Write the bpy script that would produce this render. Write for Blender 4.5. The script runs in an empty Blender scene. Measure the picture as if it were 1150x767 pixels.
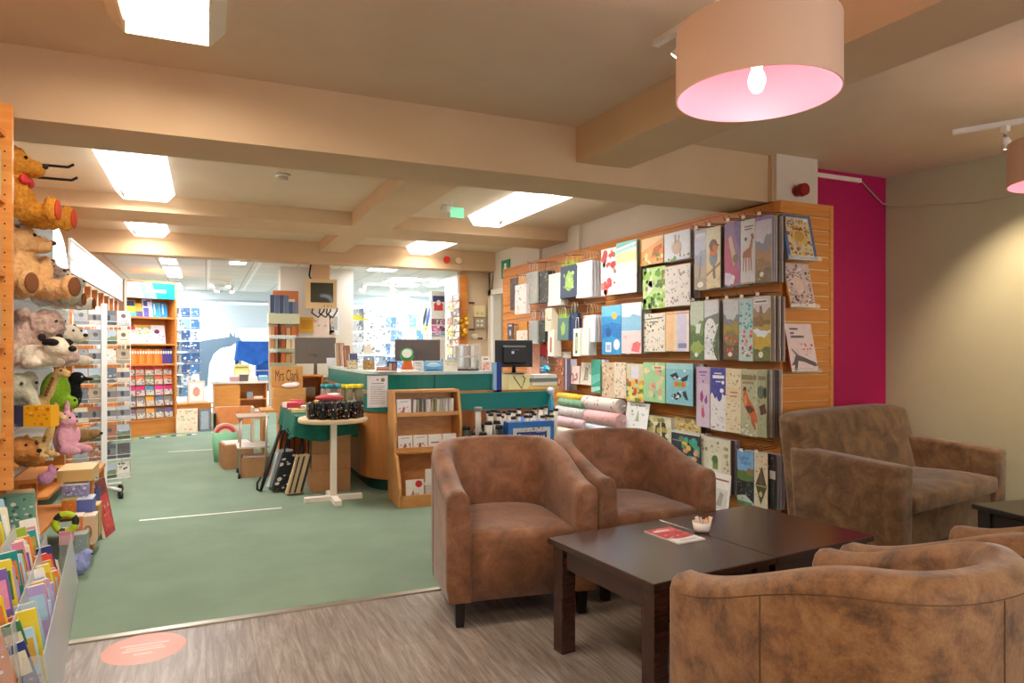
import bpy, bmesh, math, random
from mathutils import Vector, Matrix, noise
scene = bpy.context.scene
COL = scene.collection
PI = math.pi
R = math.radians

# ------------------------------------------------------------ camera
FPX, YAW, EYE = 775.0, R(23.9), 1.3
cam_d = bpy.data.cameras.new('camera')
cam_d.sensor_width = 36.0
cam_d.lens = FPX / 1150 * 36
cam_d.shift_y = 7.5 / 1150
cam_d.clip_start = 0.05
cam = bpy.data.objects.new('camera', cam_d)
cam.location = (0, 0, EYE)
cam.rotation_euler = (PI / 2, 0, -YAW)
COL.objects.link(cam)
scene.camera = cam

# ------------------------------------------------------------ exposure, world
vs = scene.view_settings
vs.view_transform = 'Standard'
vs.look = 'None'
vs.exposure = 1.5
vs.gamma = 1.0
vs.use_curve_mapping = False
scene.cycles.max_bounces = 8
scene.cycles.diffuse_bounces = 5
scene.cycles.glossy_bounces = 3
scene.cycles.transmission_bounces = 6
scene.cycles.transparent_max_bounces = 12
scene.cycles.caustics_reflective = False
scene.cycles.caustics_refractive = False
world = bpy.data.worlds.new('world')
scene.world = world
world.use_nodes = True
bg = world.node_tree.nodes['Background']
bg.inputs['Color'].default_value = (0.90, 0.95, 1.0, 1)
bg.inputs['Strength'].default_value = 2.4
TUBE_POWER = 12.0          # emission of the fluorescent diffusers
BULB_WATTS = 3.6         # bulb in the drum pendant
SPOT_WATTS = 44.0         # track spotlights
FAR_POWER = 24.0

# ------------------------------------------------------------ sight-line measuring
_s, _c = math.sin(YAW), math.cos(YAW)
def _ray(px, py):
    a = (px - 575.0) / FPX
    return (_s + a * _c, _c - a * _s, -(py - 391.0) / FPX)
def at_z(px, py, z):
    d = _ray(px, py); t = (z - EYE) / d[2]; return (d[0] * t, d[1] * t, z)
def at_x(px, py, x):
    d = _ray(px, py); t = x / d[0]; return (x, d[1] * t, EYE + d[2] * t)
def at_y(px, py, y):
    d = _ray(px, py); t = y / d[1]; return (d[0] * t, y, EYE + d[2] * t)

# ------------------------------------------------------------ materials
def lin(h):
    h = h.lstrip('#')
    v = [int(h[i:i + 2], 16) / 255 for i in (0, 2, 4)]
    return tuple(x / 12.92 if x <= .04045 else ((x + .055) / 1.055) ** 2.4 for x in v)
_mats = {}
def M(h, rough=.6, metal=0., emit=0., alpha=1., spec=.4):
    k = (h, rough, metal, emit, alpha, spec)
    if k in _mats: return _mats[k]
    m = bpy.data.materials.new('paint_' + h.strip('#'))
    m.use_nodes = True
    b = m.node_tree.nodes['Principled BSDF']
    c = lin(h) + (1,)
    b.inputs['Base Color'].default_value = c
    b.inputs['Roughness'].default_value = rough
    b.inputs['Metallic'].default_value = metal
    b.inputs['Specular IOR Level'].default_value = spec
    b.inputs['Alpha'].default_value = alpha
    if emit:
        b.inputs['Emission Color'].default_value = c
        b.inputs['Emission Strength'].default_value = emit
    _mats[k] = m
    return m
def P(h):
    if ('print', h) in _mats: return _mats[('print', h)]
    c = lin(h); t = NT('print_' + h.strip('#')); v = t.coords()
    n = t.add('ShaderNodeTexNoise', Scale=30, Detail=7, Roughness=.72, Distortion=.5); t.link(v, n.inputs['Vector'])
    r = t.add('ShaderNodeValToRGB'); e = r.color_ramp.elements; e.new(.5)
    for q, p_, f in zip(e, (.3, .5, .72), (lambda x: x * .82, lambda x: x, lambda x: x + (1 - x) * .08)): q.position = p_; q.color = tuple(f(x) for x in c) + (1,)
    t.link(n.outputs['Fac'], r.inputs['Fac']); t.link(r.outputs['Color'], t.b.inputs['Base Color']); t.b.inputs['Roughness'].default_value = .5
    _mats[('print', h)] = t.m; return t.m
class NT:
    def __init__(s, name):
        s.m = bpy.data.materials.new(name); s.m.use_nodes = True
        s.n = s.m.node_tree.nodes; s.l = s.m.node_tree.links
        s.b = s.n['Principled BSDF']
    def add(s, t, **kw):
        n = s.n.new(t)
        for k, v in kw.items():
            if k in n.inputs: n.inputs[k].default_value = v
            else: setattr(n, k, v)
        return n
    def link(s, a, b): s.l.new(a, b)
    def coords(s, scale=(1, 1, 1), obj=True, rot=(0, 0, 0)):
        t = s.add('ShaderNodeTexCoord'); mp = s.add('ShaderNodeMapping')
        mp.inputs['Scale'].default_value = scale; mp.inputs['Rotation'].default_value = rot
        s.link(t.outputs['Object' if obj else 'Generated'], mp.inputs['Vector'])
        return mp.outputs['Vector']
    def ramp(s, fac, stops):
        r = s.add('ShaderNodeValToRGB'); e = r.color_ramp.elements
        while len(e) < len(stops): e.new(.5)
        for q, (p, h) in zip(e, stops): q.position = p; q.color = lin(h) + (1,)
        s.link(fac, r.inputs['Fac']); return r.outputs['Color']
    def bump(s, fac, strength, dist=.01):
        b = s.add('ShaderNodeBump', Strength=strength, Distance=dist)
        s.link(fac, b.inputs['Height']); s.link(b.outputs['Normal'], s.b.inputs['Normal'])
def noise_mat(name, stops, scale=8, detail=6, rough=.6, bump=0, stretch=(1, 1, 1), spec=.4, dist=.01, rot=(0, 0, 0), rough_n=.6):
    t = NT(name); v = t.coords(stretch, rot=rot)
    n = t.add('ShaderNodeTexNoise', Scale=scale, Detail=detail, Roughness=rough_n); t.link(v, n.inputs['Vector'])
    t.link(t.ramp(n.outputs['Fac'], stops), t.b.inputs['Base Color'])
    t.b.inputs['Roughness'].default_value = rough
    t.b.inputs['Specular IOR Level'].default_value = spec
    if bump: t.bump(n.outputs['Fac'], bump, dist)
    return t.m

WALLC = noise_mat('cream_plaster', [(.3, '#d8c2a2'), (.7, '#dfcbac')], 3, 3, .8)
CEIL = noise_mat('cream_ceiling', [(.3, '#d6c2a8'), (.7, '#dccab2')], 2, 3, .85)
BEAM = noise_mat('cream_beam', [(.3, '#cfb08c'), (.7, '#d5b894')], 2, 3, .8)
PALEW = noise_mat('pale_wall', [(.3, '#d9d0c2'), (.7, '#e0d8ca')], 2, 3, .8)
GREENW = noise_mat('sage_wall', [(.3, '#b3ab8c'), (.7, '#bab293')], 2, 4, .7)
MAGENTA = noise_mat('magenta_wall', [(.3, '#ae0850'), (.7, '#b80c58')], 2, 3, .6)
OAK = noise_mat('orange_oak', [(.25, '#cf8036'), (.6, '#dd9348'), (.8, '#e29c54')], 4, 6, .45, stretch=(1, 1, 9))
OAKH = noise_mat('orange_oak_across', [(.25, '#c87a32'), (.6, '#d98d44'), (.8, '#df9850')], 3, 6, .45, stretch=(1, 1, 14))
CHERRY = noise_mat('counter_cherry', [(.25, '#b57038'), (.6, '#c4814a'), (.8, '#cc8a52')], 3, 6, .4, stretch=(5, 5, .6))
TEAL = noise_mat('teal_panel', [(.3, '#00746a'), (.7, '#057f74')], 2, 2, .4)
DTEAL = M('#06443e', .5)
DARKWOOD = noise_mat('dark_mahogany', [(.3, '#2e1914'), (.55, '#40241b'), (.75, '#4c2c20')], 5, 8, .22, stretch=(1, 12, 12), spec=.75)
BLACKWOOD = M('#17100e', .4)
CARPET = None
def _carpet():
    t = NT('green_carpet'); v = t.coords()
    n = t.add('ShaderNodeTexNoise', Scale=260, Detail=3, Roughness=.8); t.link(v, n.inputs['Vector'])
    w = t.add('ShaderNodeTexNoise', Scale=2.2, Detail=5, Roughness=.6); t.link(v, w.inputs['Vector'])
    a = t.ramp(n.outputs['Fac'], [(.3, '#708372'), (.7, '#92a592')])
    mx = t.add('ShaderNodeMix', data_type='RGBA', blend_type='MULTIPLY'); mx.inputs[0].default_value = .5
    t.link(a, mx.inputs[6]); t.link(t.ramp(w.outputs['Fac'], [(.35, '#e2e4de'), (.65, '#ffffff')]), mx.inputs[7])
    t.link(mx.outputs[2], t.b.inputs['Base Color'])
    t.b.inputs['Roughness'].default_value = .95; t.b.inputs['Specular IOR Level'].default_value = .1
    t.bump(n.outputs['Fac'], .5, .004)
    return t.m
CARPET = _carpet()
def _laminate():
    t = NT('grey_laminate'); v = t.coords((1, 1, 1), rot=(0, 0, R(90)))
    br = t.add('ShaderNodeTexBrick', Scale=1.0, offset=.37, **{'Mortar Size': .0016, 'Brick Width': 1.25, 'Row Height': .19})
    br.inputs['Color1'].default_value = (.6, .6, .6, 1); br.inputs['Color2'].default_value = (.85, .85, .85, 1); br.inputs['Mortar'].default_value = (.3, .3, .3, 1)
    t.link(v, br.inputs['Vector'])
    mp = t.add('ShaderNodeMapping'); mp.inputs['Scale'].default_value = (2.2, 26, 1); t.link(v, mp.inputs['Vector'])
    n = t.add('ShaderNodeTexNoise', Scale=1.6, Detail=9, Roughness=.72, Distortion=.6); t.link(mp.outputs['Vector'], n.inputs['Vector'])
    g = t.ramp(n.outputs['Fac'], [(.3, '#685c54'), (.5, '#8f8279'), (.72, '#b6aaa0')])
    mx = t.add('ShaderNodeMix', data_type='RGBA', blend_type='MULTIPLY'); mx.inputs[0].default_value = .55
    t.link(g, mx.inputs[6]); t.link(br.outputs['Color'], mx.inputs[7])
    t.link(mx.outputs[2], t.b.inputs['Base Color'])
    t.b.inputs['Roughness'].default_value = .42; t.b.inputs['Specular IOR Level'].default_value = .35
    t.bump(n.outputs['Fac'], .12, .002)
    return t.m
LAMINATE = _laminate()
def _suede(name, dark, mid, light, scale=5):
    t = NT(name); v = t.coords()
    n = t.add('ShaderNodeTexNoise', Scale=scale, Detail=8, Roughness=.68, Distortion=.4); t.link(v, n.inputs['Vector'])
    vo = t.add('ShaderNodeTexVoronoi', Scale=130); t.link(v, vo.inputs['Vector'])
    c = t.ramp(n.outputs['Fac'], [(.32, dark), (.5, mid), (.68, light)])
    mx = t.add('ShaderNodeMix', data_type='RGBA', blend_type='MULTIPLY'); mx.inputs[0].default_value = .3
    t.link(c, mx.inputs[6]); t.link(t.ramp(vo.outputs['Distance'], [(.0, '#ffffff'), (.9, '#9a8a80')]), mx.inputs[7])
    t.link(mx.outputs[2], t.b.inputs['Base Color'])
    t.b.inputs['Roughness'].default_value = .62; t.b.inputs['Specular IOR Level'].default_value = .3
    t.b.inputs['Sheen Weight'].default_value = .25
    t.bump(vo.outputs['Distance'], .25, .002)
    return t.m
SUEDE = _suede('brown_faux_suede', '#64422a', '#87593c', '#9c6e4e', 7)
SUEDE2 = _suede('olive_brown_suede', '#503820', '#775636', '#93704a', 8)
SUEDE3 = _suede('tan_brown_hide', '#50341c', '#8a5f38', '#a2784c', 11)
def _glass(name, tint, alpha, rough=.05):
    t = NT(name)
    tr = t.add('ShaderNodeBsdfTransparent'); gl = t.add('ShaderNodeBsdfGlossy', Roughness=rough)
    df = t.add('ShaderNodeBsdfDiffuse'); df.inputs['Color'].default_value = lin(tint) + (1,)
    m1 = t.add('ShaderNodeMixShader'); m1.inputs[0].default_value = alpha
    m2 = t.add('ShaderNodeMixShader'); m2.inputs[0].default_value = .06
    t.link(tr.outputs[0], m1.inputs[1]); t.link(df.outputs[0], m1.inputs[2])
    t.link(m1.outputs[0], m2.inputs[1]); t.link(gl.outputs[0], m2.inputs[2])
    t.link(m2.outputs[0], t.n['Material Output'].inputs['Surface'])
    return t.m
ACRYL = _glass('clear_acrylic', '#e8eeee', .16)
ACRYL2 = _glass('scuffed_acrylic', '#dde4e4', .36, .12)
GLASS = _glass('shop_glass', '#eaf2f6', .03)
FROST = _glass('window_vinyl', '#6f8ca4', .82, .4)
CHROME = M('#c8c8c8', .25, 1.)
WHITEP = M('#eeeae2', .45)
WIRE = M('#dcdcd8', .4, .3)
BLACK = M('#141414', .5)
CARD = noise_mat('cardboard', [(.3, '#a97850'), (.7, '#b88a60')], 6, 3, .8)

# ------------------------------------------------------------ mesh building
class MB:
    def __init__(s): s.v = []; s.f = []; s.mi = []; s.sm = []; s.ms = []
    def m(s, mat):
        if mat not in s.ms: s.ms.append(mat)
        return s.ms.index(mat)
    def face(s, idx, mat, smooth=False):
        s.f.append(tuple(idx)); s.mi.append(s.m(mat)); s.sm.append(smooth)
    def add(s, pts):
        n = len(s.v); s.v += [tuple(p) for p in pts]; return n
    def hexa(s, p, mat):       # 8 points: bottom loop 0-3 (ccw from above), top loop 4-7
        n = s.add(p)
        for q in ((3, 2, 1, 0), (4, 5, 6, 7), (0, 1, 5, 4), (1, 2, 6, 5), (2, 3, 7, 6), (3, 0, 4, 7)):
            s.face([n + i for i in q], mat)
        return s
    def box(s, x0, x1, y0, y1, z0, z1, mat):
        return s.hexa([(x0, y0, z0), (x1, y0, z0), (x1, y1, z0), (x0, y1, z0), (x0, y0, z1), (x1, y0, z1), (x1, y1, z1), (x0, y1, z1)], mat)
    def obox(s, o, u, v, w, mat):   # corner o and three edge vectors
        o, u, v, w = map(Vector, (o, u, v, w))
        if u.cross(v).dot(w) < 0: u, v = v, u
        return s.hexa([o, o + u, o + u + v, o + v, o + w, o + u + w, o + u + v + w, o + v + w], mat)
    def cyl(s, p0, p1, r0, r1=None, mat=None, n=16, cap=True, smooth=True):
        r1 = r0 if r1 is None else r1
        p0, p1 = Vector(p0), Vector(p1); d = (p1 - p0).normalized()
        a = d.orthogonal().normalized(); b = d.cross(a)
        k = s.add([p0 + (a * math.cos(2 * PI * i / n) + b * math.sin(2 * PI * i / n)) * r0 for i in range(n)])
        s.add([p1 + (a * math.cos(2 * PI * i / n) + b * math.sin(2 * PI * i / n)) * r1 for i in range(n)])
        for i in range(n):
            j = (i + 1) % n; s.face((k + i, k + j, k + n + j, k + n + i), mat, smooth)
        if cap: s.face([k + i for i in range(n)][::-1], mat); s.face([k + n + i for i in range(n)], mat)
        return s
    def lathe(s, prof, mat, c=(0, 0, 0), n=24, smooth=True):
        k = len(s.v)
        for r, z in prof:
            s.add([(c[0] + r * math.cos(2 * PI * i / n), c[1] + r * math.sin(2 * PI * i / n), c[2] + z) for i in range(n)])
        for q in range(len(prof) - 1):
            for i in range(n):
                j = (i + 1) % n
                s.face((k + q * n + i, k + q * n + j, k + (q + 1) * n + j, k + (q + 1) * n + i), mat, smooth)
        return s
    def ball(s, c, r, mat, n=14, m=9, rot=None):
        if not hasattr(r, '__len__'): r = (r, r, r)
        c = Vector(c); pts = []
        for q in range(1, m):
            t = PI * q / m
            for i in range(n):
                a = 2 * PI * i / n
                p = Vector((r[0] * math.sin(t) * math.cos(a), r[1] * math.sin(t) * math.sin(a), r[2] * math.cos(t)))
                pts.append(c + (rot @ p if rot else p))
        top = Vector((0, 0, r[2])); 
        if rot: top = rot @ top
        pts += [c + top, c - top]
        k = s.add(pts); T = k + (m - 1) * n; B = T + 1
        for i in range(n):
            j = (i + 1) % n
            s.face((T, k + i, k + j), mat, True); s.face((B, k + (m - 2) * n + j, k + (m - 2) * n + i), mat, True)
            for q in range(m - 2): s.face((k + q * n + i, k + (q + 1) * n + i, k + (q + 1) * n + j, k + q * n + j), mat, True)
        return s
    def tube(s, pts, r, mat, n=6):
        pts = [Vector(p) for p in pts]; L = len(pts); k = len(s.v)
        d0 = (pts[1] - pts[0]).normalized(); a = d0.orthogonal().normalized()
        for i, p in enumerate(pts):
            d = (pts[min(i + 1, L - 1)] - pts[max(i - 1, 0)]).normalized()
            a = (a - d * a.dot(d)).normalized(); b = d.cross(a)
            rr = r[i] if hasattr(r, '__len__') else r
            s.add([p + (a * math.cos(2 * PI * j / n) + b * math.sin(2 * PI * j / n)) * rr for j in range(n)])
        for i in range(L - 1):
            for j in range(n):
                q = (j + 1) % n; s.face((k + i * n + j, k + i * n + q, k + (i + 1) * n + q, k + (i + 1) * n + j), mat, True)
        s.face([k + j for j in range(n)][::-1], mat); s.face([k + (L - 1) * n + j for j in range(n)], mat)
        return s
    def prism(s, pts, mat, z0, z1, cap_mat=None):   # plan polygon (ccw) extruded in z
        n = len(pts); k = s.add([(x, y, z0) for x, y in pts] + [(x, y, z1) for x, y in pts])
        s.face([k + i for i in range(n)][::-1], cap_mat or mat); s.face([k + n + i for i in range(n)], cap_mat or mat)
        for i in range(n):
            j = (i + 1) % n; s.face((k + i, k + j, k + n + j, k + n + i), mat)
        return s
    def poly(s, pts, mat):
        k = s.add(pts); s.face(range(k, k + len(pts)), mat); return s
    def build(s, name, parent=None, bevel=0, seg=2, loc=None, rot=None):
        me = bpy.data.meshes.new(name); me.from_pydata(s.v, [], s.f)
        for q in s.ms: me.materials.append(q)
        me.polygons.foreach_set('material_index', s.mi); me.polygons.foreach_set('use_smooth', s.sm)
        me.update()
        o = bpy.data.objects.new(name, me); COL.objects.link(o)
        if parent: o.parent = parent
        if loc: o.location = loc
        if rot: o.rotation_euler = rot
        if bevel:
            b = o.modifiers.new('bevel', 'BEVEL'); b.width = bevel; b.segments = seg; b.limit_method = 'ANGLE'; b.angle_limit = R(40)
            b.harden_normals = False
        return o
def tag(o, label, cat, group=None):
    o['label'] = label; o['category'] = cat
    if group: o['group'] = group
    return o
def thing(name, label, cat, loc=(0, 0, 0), rz=0, group=None):
    o = bpy.data.objects.new(name, None); COL.objects.link(o)
    o.location = loc; o.rotation_euler = (0, 0, rz); o.empty_display_size = .1
    return tag(o, label, cat, group)
def struct(name, mb, **kw):
    o = mb.build(name, **kw); o['kind'] = 'structure'; return o
def copy_thing(o, label=None, group=None, parent=None):
    c = o.copy(); COL.objects.link(c)
    if parent: c.parent = parent
    for ch in [x for x in bpy.data.objects if x.parent == o]: copy_thing(ch, parent=c)
    if label: c['label'] = label
    if group: c['group'] = group
    return c
ORD = ['nearest', 'second', 'third', 'fourth', 'fifth', 'sixth', 'seventh', 'eighth', 'ninth', 'tenth', 'eleventh', 'twelfth', 'thirteenth', 'fourteenth', 'fifteenth', 'sixteenth', 'seventeenth', 'eighteenth', 'nineteenth', 'twentieth', 'twenty-first', 'twenty-second', 'twenty-third', 'twenty-fourth', 'twenty-fifth', 'twenty-sixth', 'twenty-seventh', 'twenty-eighth', 'twenty-ninth', 'thirtieth', 'thirty-first', 'thirty-second', 'thirty-third', 'thirty-fourth', 'thirty-fifth', 'thirty-sixth']

# ---- lettering as flat mesh: polygons of a text, fitted to width w, in (u, v) units
_txt = {}
def letters(text):
    if text in _txt: return _txt[text]
    cu = bpy.data.curves.new('lettering', 'FONT'); cu.body = text; cu.size = 1; cu.resolution_u = 2
    o = bpy.data.objects.new('lettering', cu); COL.objects.link(o)
    bpy.context.view_layer.update()
    me = o.evaluated_get(bpy.context.evaluated_depsgraph_get()).to_mesh()
    vs_ = [(v.co.x, v.co.y) for v in me.vertices]; fs = [tuple(p.vertices) for p in me.polygons]
    o.to_mesh_clear() if hasattr(o, 'to_mesh_clear') else None
    bpy.data.objects.remove(o); bpy.data.curves.remove(cu)
    _txt[text] = (vs_, fs); return _txt[text]

# ---- printed panel: draws 2-D shapes on a face given by origin o (lower left), u (right) and v (up) vectors
def ell(cu, cv, ru, rv, n=12, rot=0):
    return [(cu + ru * math.cos(2 * PI * i / n + rot), cv + rv * math.sin(2 * PI * i / n + rot)) for i in range(n)]
def draw(mb, o, u, v, shapes, lift=.0005):
    o, u, v = Vector(o), Vector(u), Vector(v); w = u.cross(v).normalized()
    asp = u.length / v.length
    lay = 0
    for sh in shapes:
        k = sh[0]; mat = None if k == 's' else P(sh[1])
        lay += 1; off = w * (lift + lay * .00012)
        Q = lambda a, b: o + u * min(max(a, 0), 1) + v * min(max(b, 0), 1) + off
        if k == 'p': mb.poly([Q(a, b) for a, b in sh[2]], mat)
        elif k == 'r': a, b, c, d = sh[2:6]; mb.poly([Q(a, b), Q(c, b), Q(c, d), Q(a, d)], mat)
        elif k == 'e':
            cu, cv, ru, rv = sh[2:6]; mb.poly([Q(a, b) for a, b in ell(cu, cv, ru, rv)], mat)
        elif k == 't':
            vs_, fs = letters(sh[2]); x0 = min(p[0] for p in vs_); x1 = max(p[0] for p in vs_); y0 = min(p[1] for p in vs_); y1 = max(p[1] for p in vs_)
            a, b, c, d = sh[3:7]
            n = mb.add([Q(a + (p[0] - x0) / (x1 - x0) * (c - a), b + (p[1] - y0) / (y1 - y0) * (d - b)) for p in vs_])
            for f in fs: mb.face([n + i for i in f], mat)
        elif k == 's':        # scattered blobs: colours list, count, size, seed, box
            cols, cnt, size, seed = sh[2:6]; bx = sh[6] if len(sh) > 6 else (0, 0, 1, 1); rg = random.Random(seed)
            for i in range(cnt):
                cu = bx[0] + (bx[2] - bx[0]) * rg.uniform(.04, .96); cv = bx[1] + (bx[3] - bx[1]) * rg.uniform(.04, .96); r = size * rg.uniform(.6, 1.3)
                off = w * (lift + lay * .00012 + (i % 7) * .00002); mat = P(rg.choice(cols))
                q = rg.uniform(.5, 1.); mb.poly([Q(a, b) for a, b in ell(cu, cv, r, r * asp * q, 8, rg.random())], mat)
    return lay
def card(name, o, u, v, t, base, shapes=(), edge=None, label=None, cat=None, group=None, parent=None, bevel=0):
    """a slab of thickness t behind the face (o,u,v); printed shapes on the face"""
    o, u, v = Vector(o), Vector(u), Vector(v); w = u.cross(v).normalized()
    c = o + u * .5; mb = MB(); oo = -u * .5
    e = M(edge, .6) if edge else M(base, .6)
    n = mb.add([oo - w * t, oo + u - w * t, oo + u + v - w * t, oo + v - w * t, oo, oo + u, oo + u + v, oo + v])
    for q in ((3, 2, 1, 0), (0, 1, 5, 4), (1, 2, 6, 5), (2, 3, 7, 6), (3, 0, 4, 7)): mb.face([n + i for i in q], e)
    mb.face([n + i for i in (4, 5, 6, 7)], P(base))
    if shapes: draw(mb, oo, u, v, shapes)
    ob = mb.build(name, parent=parent, loc=c)
    if label: tag(ob, label, cat, group)
    return ob
# ============================================================ ROOM SHELL
ZC, ZT = 2.75, 2.48
struct('floor_laminate', MB().box(-2.2, 7.2, -2.5, 3.56, -.06, 0, LAMINATE))
struct('floor_carpet', MB().box(-2.2, 7.2, 3.575, 15.35, -.06, .004, CARPET))
struct('trim_threshold', MB().box(-2.0, 5.3, 3.545, 3.59, -.02, .007, M('#9a9284', .35, .6)), bevel=.003)
struct('ceiling_front', MB().box(-2.2, 7.2, -2.5, 9.75, ZC, ZC + .1, CEIL))
def _tiles():
    t = NT('ceiling_tiles'); v = t.coords()
    br = t.add('ShaderNodeTexBrick', Scale=1., offset=0., **{'Mortar Size': .012, 'Brick Width': .6, 'Row Height': .6})
    br.inputs['Color1'].default_value = lin('#e2e0dc') + (1,); br.inputs['Color2'].default_value = lin('#e8e6e2') + (1,); br.inputs['Mortar'].default_value = lin('#c4c3c0') + (1,)
    t.link(v, br.inputs['Vector']); t.link(br.outputs['Color'], t.b.inputs['Base Color']); t.b.inputs['Roughness'].default_value = .85
    return t.m
struct('ceiling_tiles', MB().box(-2.2, 7.2, 9.98, 15.4, ZT, ZT + .1, _tiles()))
mb = MB()
for bx in (.035, .68): mb.box(bx - .022, bx + .022, 9.98, 14.9, ZT - .012, ZT, M('#f4f4f2', .5))
struct('trim_ceiling_rails', mb)
# beams across the room and the short ones along it
struct('beam_front', MB().box(-2.0, 3.9, 3.97, 4.42, 2.4, ZC, BEAM))
struct('beam_middle', MB().box(-2.0, 4.05, 7.4, 8.1, 2.6, ZC, BEAM))
struct('beam_rear', MB().box(-2.0, 4.05, 9.7, 9.98, 2.47, ZC, BEAM))
struct('beam_seating', MB().prism([(2.22, 3.97), (2.62, 3.97), (2.95, -1.5), (2.55, -1.5)][::-1], BEAM, 2.52, ZC))
struct('beam_bay', MB().box(1.42, 1.85, 4.42, 7.4, 2.6, ZC, BEAM))
struct('beam_bay_rear', MB().box(1.42, 1.75, 8.1, 9.7, 2.62, ZC, BEAM))
# walls
struct('wall_left', MB().box(-1.75, -1.6, -2.5, 15.4, 0, ZC, WALLC))
struct('wall_magenta', MB().box(4.3, 5.32, 4.09, 4.25, 0, ZC, MAGENTA))
struct('wall_right', MB().prism([(5.3, 4.25), (5.3, 4.09), (6.5, -2.5), (6.7, -2.5), (5.5, 4.25)][::-1], GREENW, 0, ZC))
struct('wall_side', MB().box(4.02, 4.2, 4.25, 9.32, 0, ZC, PALEW).box(4.02, 4.2, 9.32, 9.95, 2.13, ZC, PALEW).box(4.02, 4.2, 9.9, 10.1, 0, ZC, PALEW).box(3.98, 4.02, 7.05, 7.25, 2.4, ZC, PALEW).box(3.98, 4.02, 8.1, 8.25, 2.4, ZC, PALEW))
struct('pillar_column', MB().box(3.87, 4.3, 3.93, 4.42, 2.4, ZC, BEAM))
struct('pillar_end', MB().box(3.885, 4.3, 3.9, 3.93, 2.4, ZC, M('#d8cabb', .8)))
struct('wall_meter', MB().box(3.55, 4.02, 9.95, 10.1, 0, 2.6, WALLC))
struct('door_frame_trim_1', MB().box(3.98, 4.02, 9.78, 9.9, 0, 2.19, WHITEP).box(3.98, 4.02, 9.32, 9.9, 2.11, 2.19, WHITEP))
struct('wall_passage', MB().box(5.0, 5.1, 8.6, 10.6, 0, 2.6, M('#8a7a60', .8)).box(4.2, 5.1, 9.9, 10.0, 0, 2.6, M('#b8a480', .8)))
struct('pillar_shop', MB().box(.98, 2.02, 10.45, 10.9, 0, ZT, M('#ddd6c8', .8)))
struct('wall_far', MB().box(-2.0, 7.0, 15.4, 15.5, 2.3, 2.6, M('#d8e4ec', .7)).box(-2.0, -.6, 15.4, 15.5, 0, 2.3, PALEW).box(1.25, 2.9, 15.4, 15.5, 0, 2.3, PALEW).box(5.15, 7.0, 15.4, 15.5, 0, 2.6, PALEW).box(2.9, 5.15, 15.4, 15.5, 0, .45, PALEW))
struct('wall_rear_side', MB().box(6.3, 6.4, 10.1, 15.4, 0, 2.6, PALEW))
ALU = M('#b9c4cc', .4, .3)
def window(name, x0, x1, z0, z1, y=15.42, bars=()):
    f = MB(); s_ = .05
    f.box(x0, x1, y, y + .06, z0, z0 + s_, ALU).box(x0, x1, y, y + .06, z1 - s_, z1, ALU).box(x0, x0 + s_, y, y + .06, z0, z1, ALU).box(x1 - s_, x1, y, y + .06, z0, z1, ALU)
    for b in bars: f.box(b - .02, b + .02, y, y + .06, z0, z1, ALU)
    w = struct(name, f)
    g = MB().box(x0 + s_, x1 - s_, y + .02, y + .03, z0 + s_, z1 - s_, GLASS).build('pane', w)
    return w
window('window_1', -.6, 1.25, .06, 2.3)
window('window_2', 2.9, 5.15, .45, 2.3, bars=(4.3,))
struct('wall_behind', MB().box(-1.75, 7.2, -2.6, -2.5, 0, .85, PALEW).box(-1.75, 7.2, -2.6, -2.5, 2.3, ZC, PALEW).box(-1.75, .4, -2.6, -2.5, .85, 2.3, PALEW).box(5.4, 7.2, -2.6, -2.5, .85, 2.3, PALEW))
window('window_added_fill', .4, 5.4, .85, 2.3, y=-2.58, bars=(2.9,))  # unseen opening, added and sized to let fill light in from behind
# street beyond the glass
struct('ground_street', MB().box(-30, 30, 15.5, 45, -.2, -.1, M('#c9cdd0', .9)))
def _stone():
    t = NT('street_front'); v = t.coords(rot=(R(90), 0, 0))
    br = t.add('ShaderNodeTexBrick', Scale=1., **{'Mortar Size': .03, 'Brick Width': 1.2, 'Row Height': .5})
    br.inputs['Color1'].default_value = lin('#a9bac6') + (1,); br.inputs['Color2'].default_value = lin('#b9c7d0') + (1,); br.inputs['Mortar'].default_value = lin('#94a7b5') + (1,)
    t.link(v, br.inputs['Vector']); t.link(br.outputs['Color'], t.b.inputs['Base Color']); return t.m
fac = thing('building', 'pale stone building front across the bright street beyond the far windows', 'building', (2, 27, 0))
MB().box(-22, 22, 0, 5, -.1, 7, _stone()).build('facade', fac)
mb = MB()
for i in range(-6, 7):
    w_ = MB().box(i * 3.2 - .7, i * 3.2 + .7, -.06, 0, 2.6, 4.6, M('#8fa3b4', .2)).build('window', fac)
MB().box(-22, 22, -.3, 0, 2.2, 2.45, M('#aebfcb', .7)).build('ledge', fac)
bear = MB()
bear.prism([(-.55, 0), (-.42, 0), (-.36, .28), (-.3, .42), (-.22, 0), (-.1, 0), (-.06, .45), (.02, .66), (.16, .78), (.36, .82), (.42, .88), (.52, .86), (.56, .93), (.5, 1.02), (.44, 1.0), (.44, 1.1), (.41, 1.1), (.4, 1.02), (.34, 1.1), (.31, 1.09), (.32, 1.02), (.1, .98), (-.2, .93), (-.42, .8), (-.54, .6)], FROST, 0, .004)
tag(bear.build('window_decal', loc=(.12, 15.405, .52), rot=(R(90), 0, 0)), 'blue grey bear silhouette decal stuck on the left far window', 'window decal')
bl = MB().box(-.4, 1.2, 15.36, 15.38, 1.72, 2.2, M('#d5e4ee', .6))
tag(bl.build('window_banner'), 'pale printed banner across the top of the left far window', 'banner')

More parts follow.
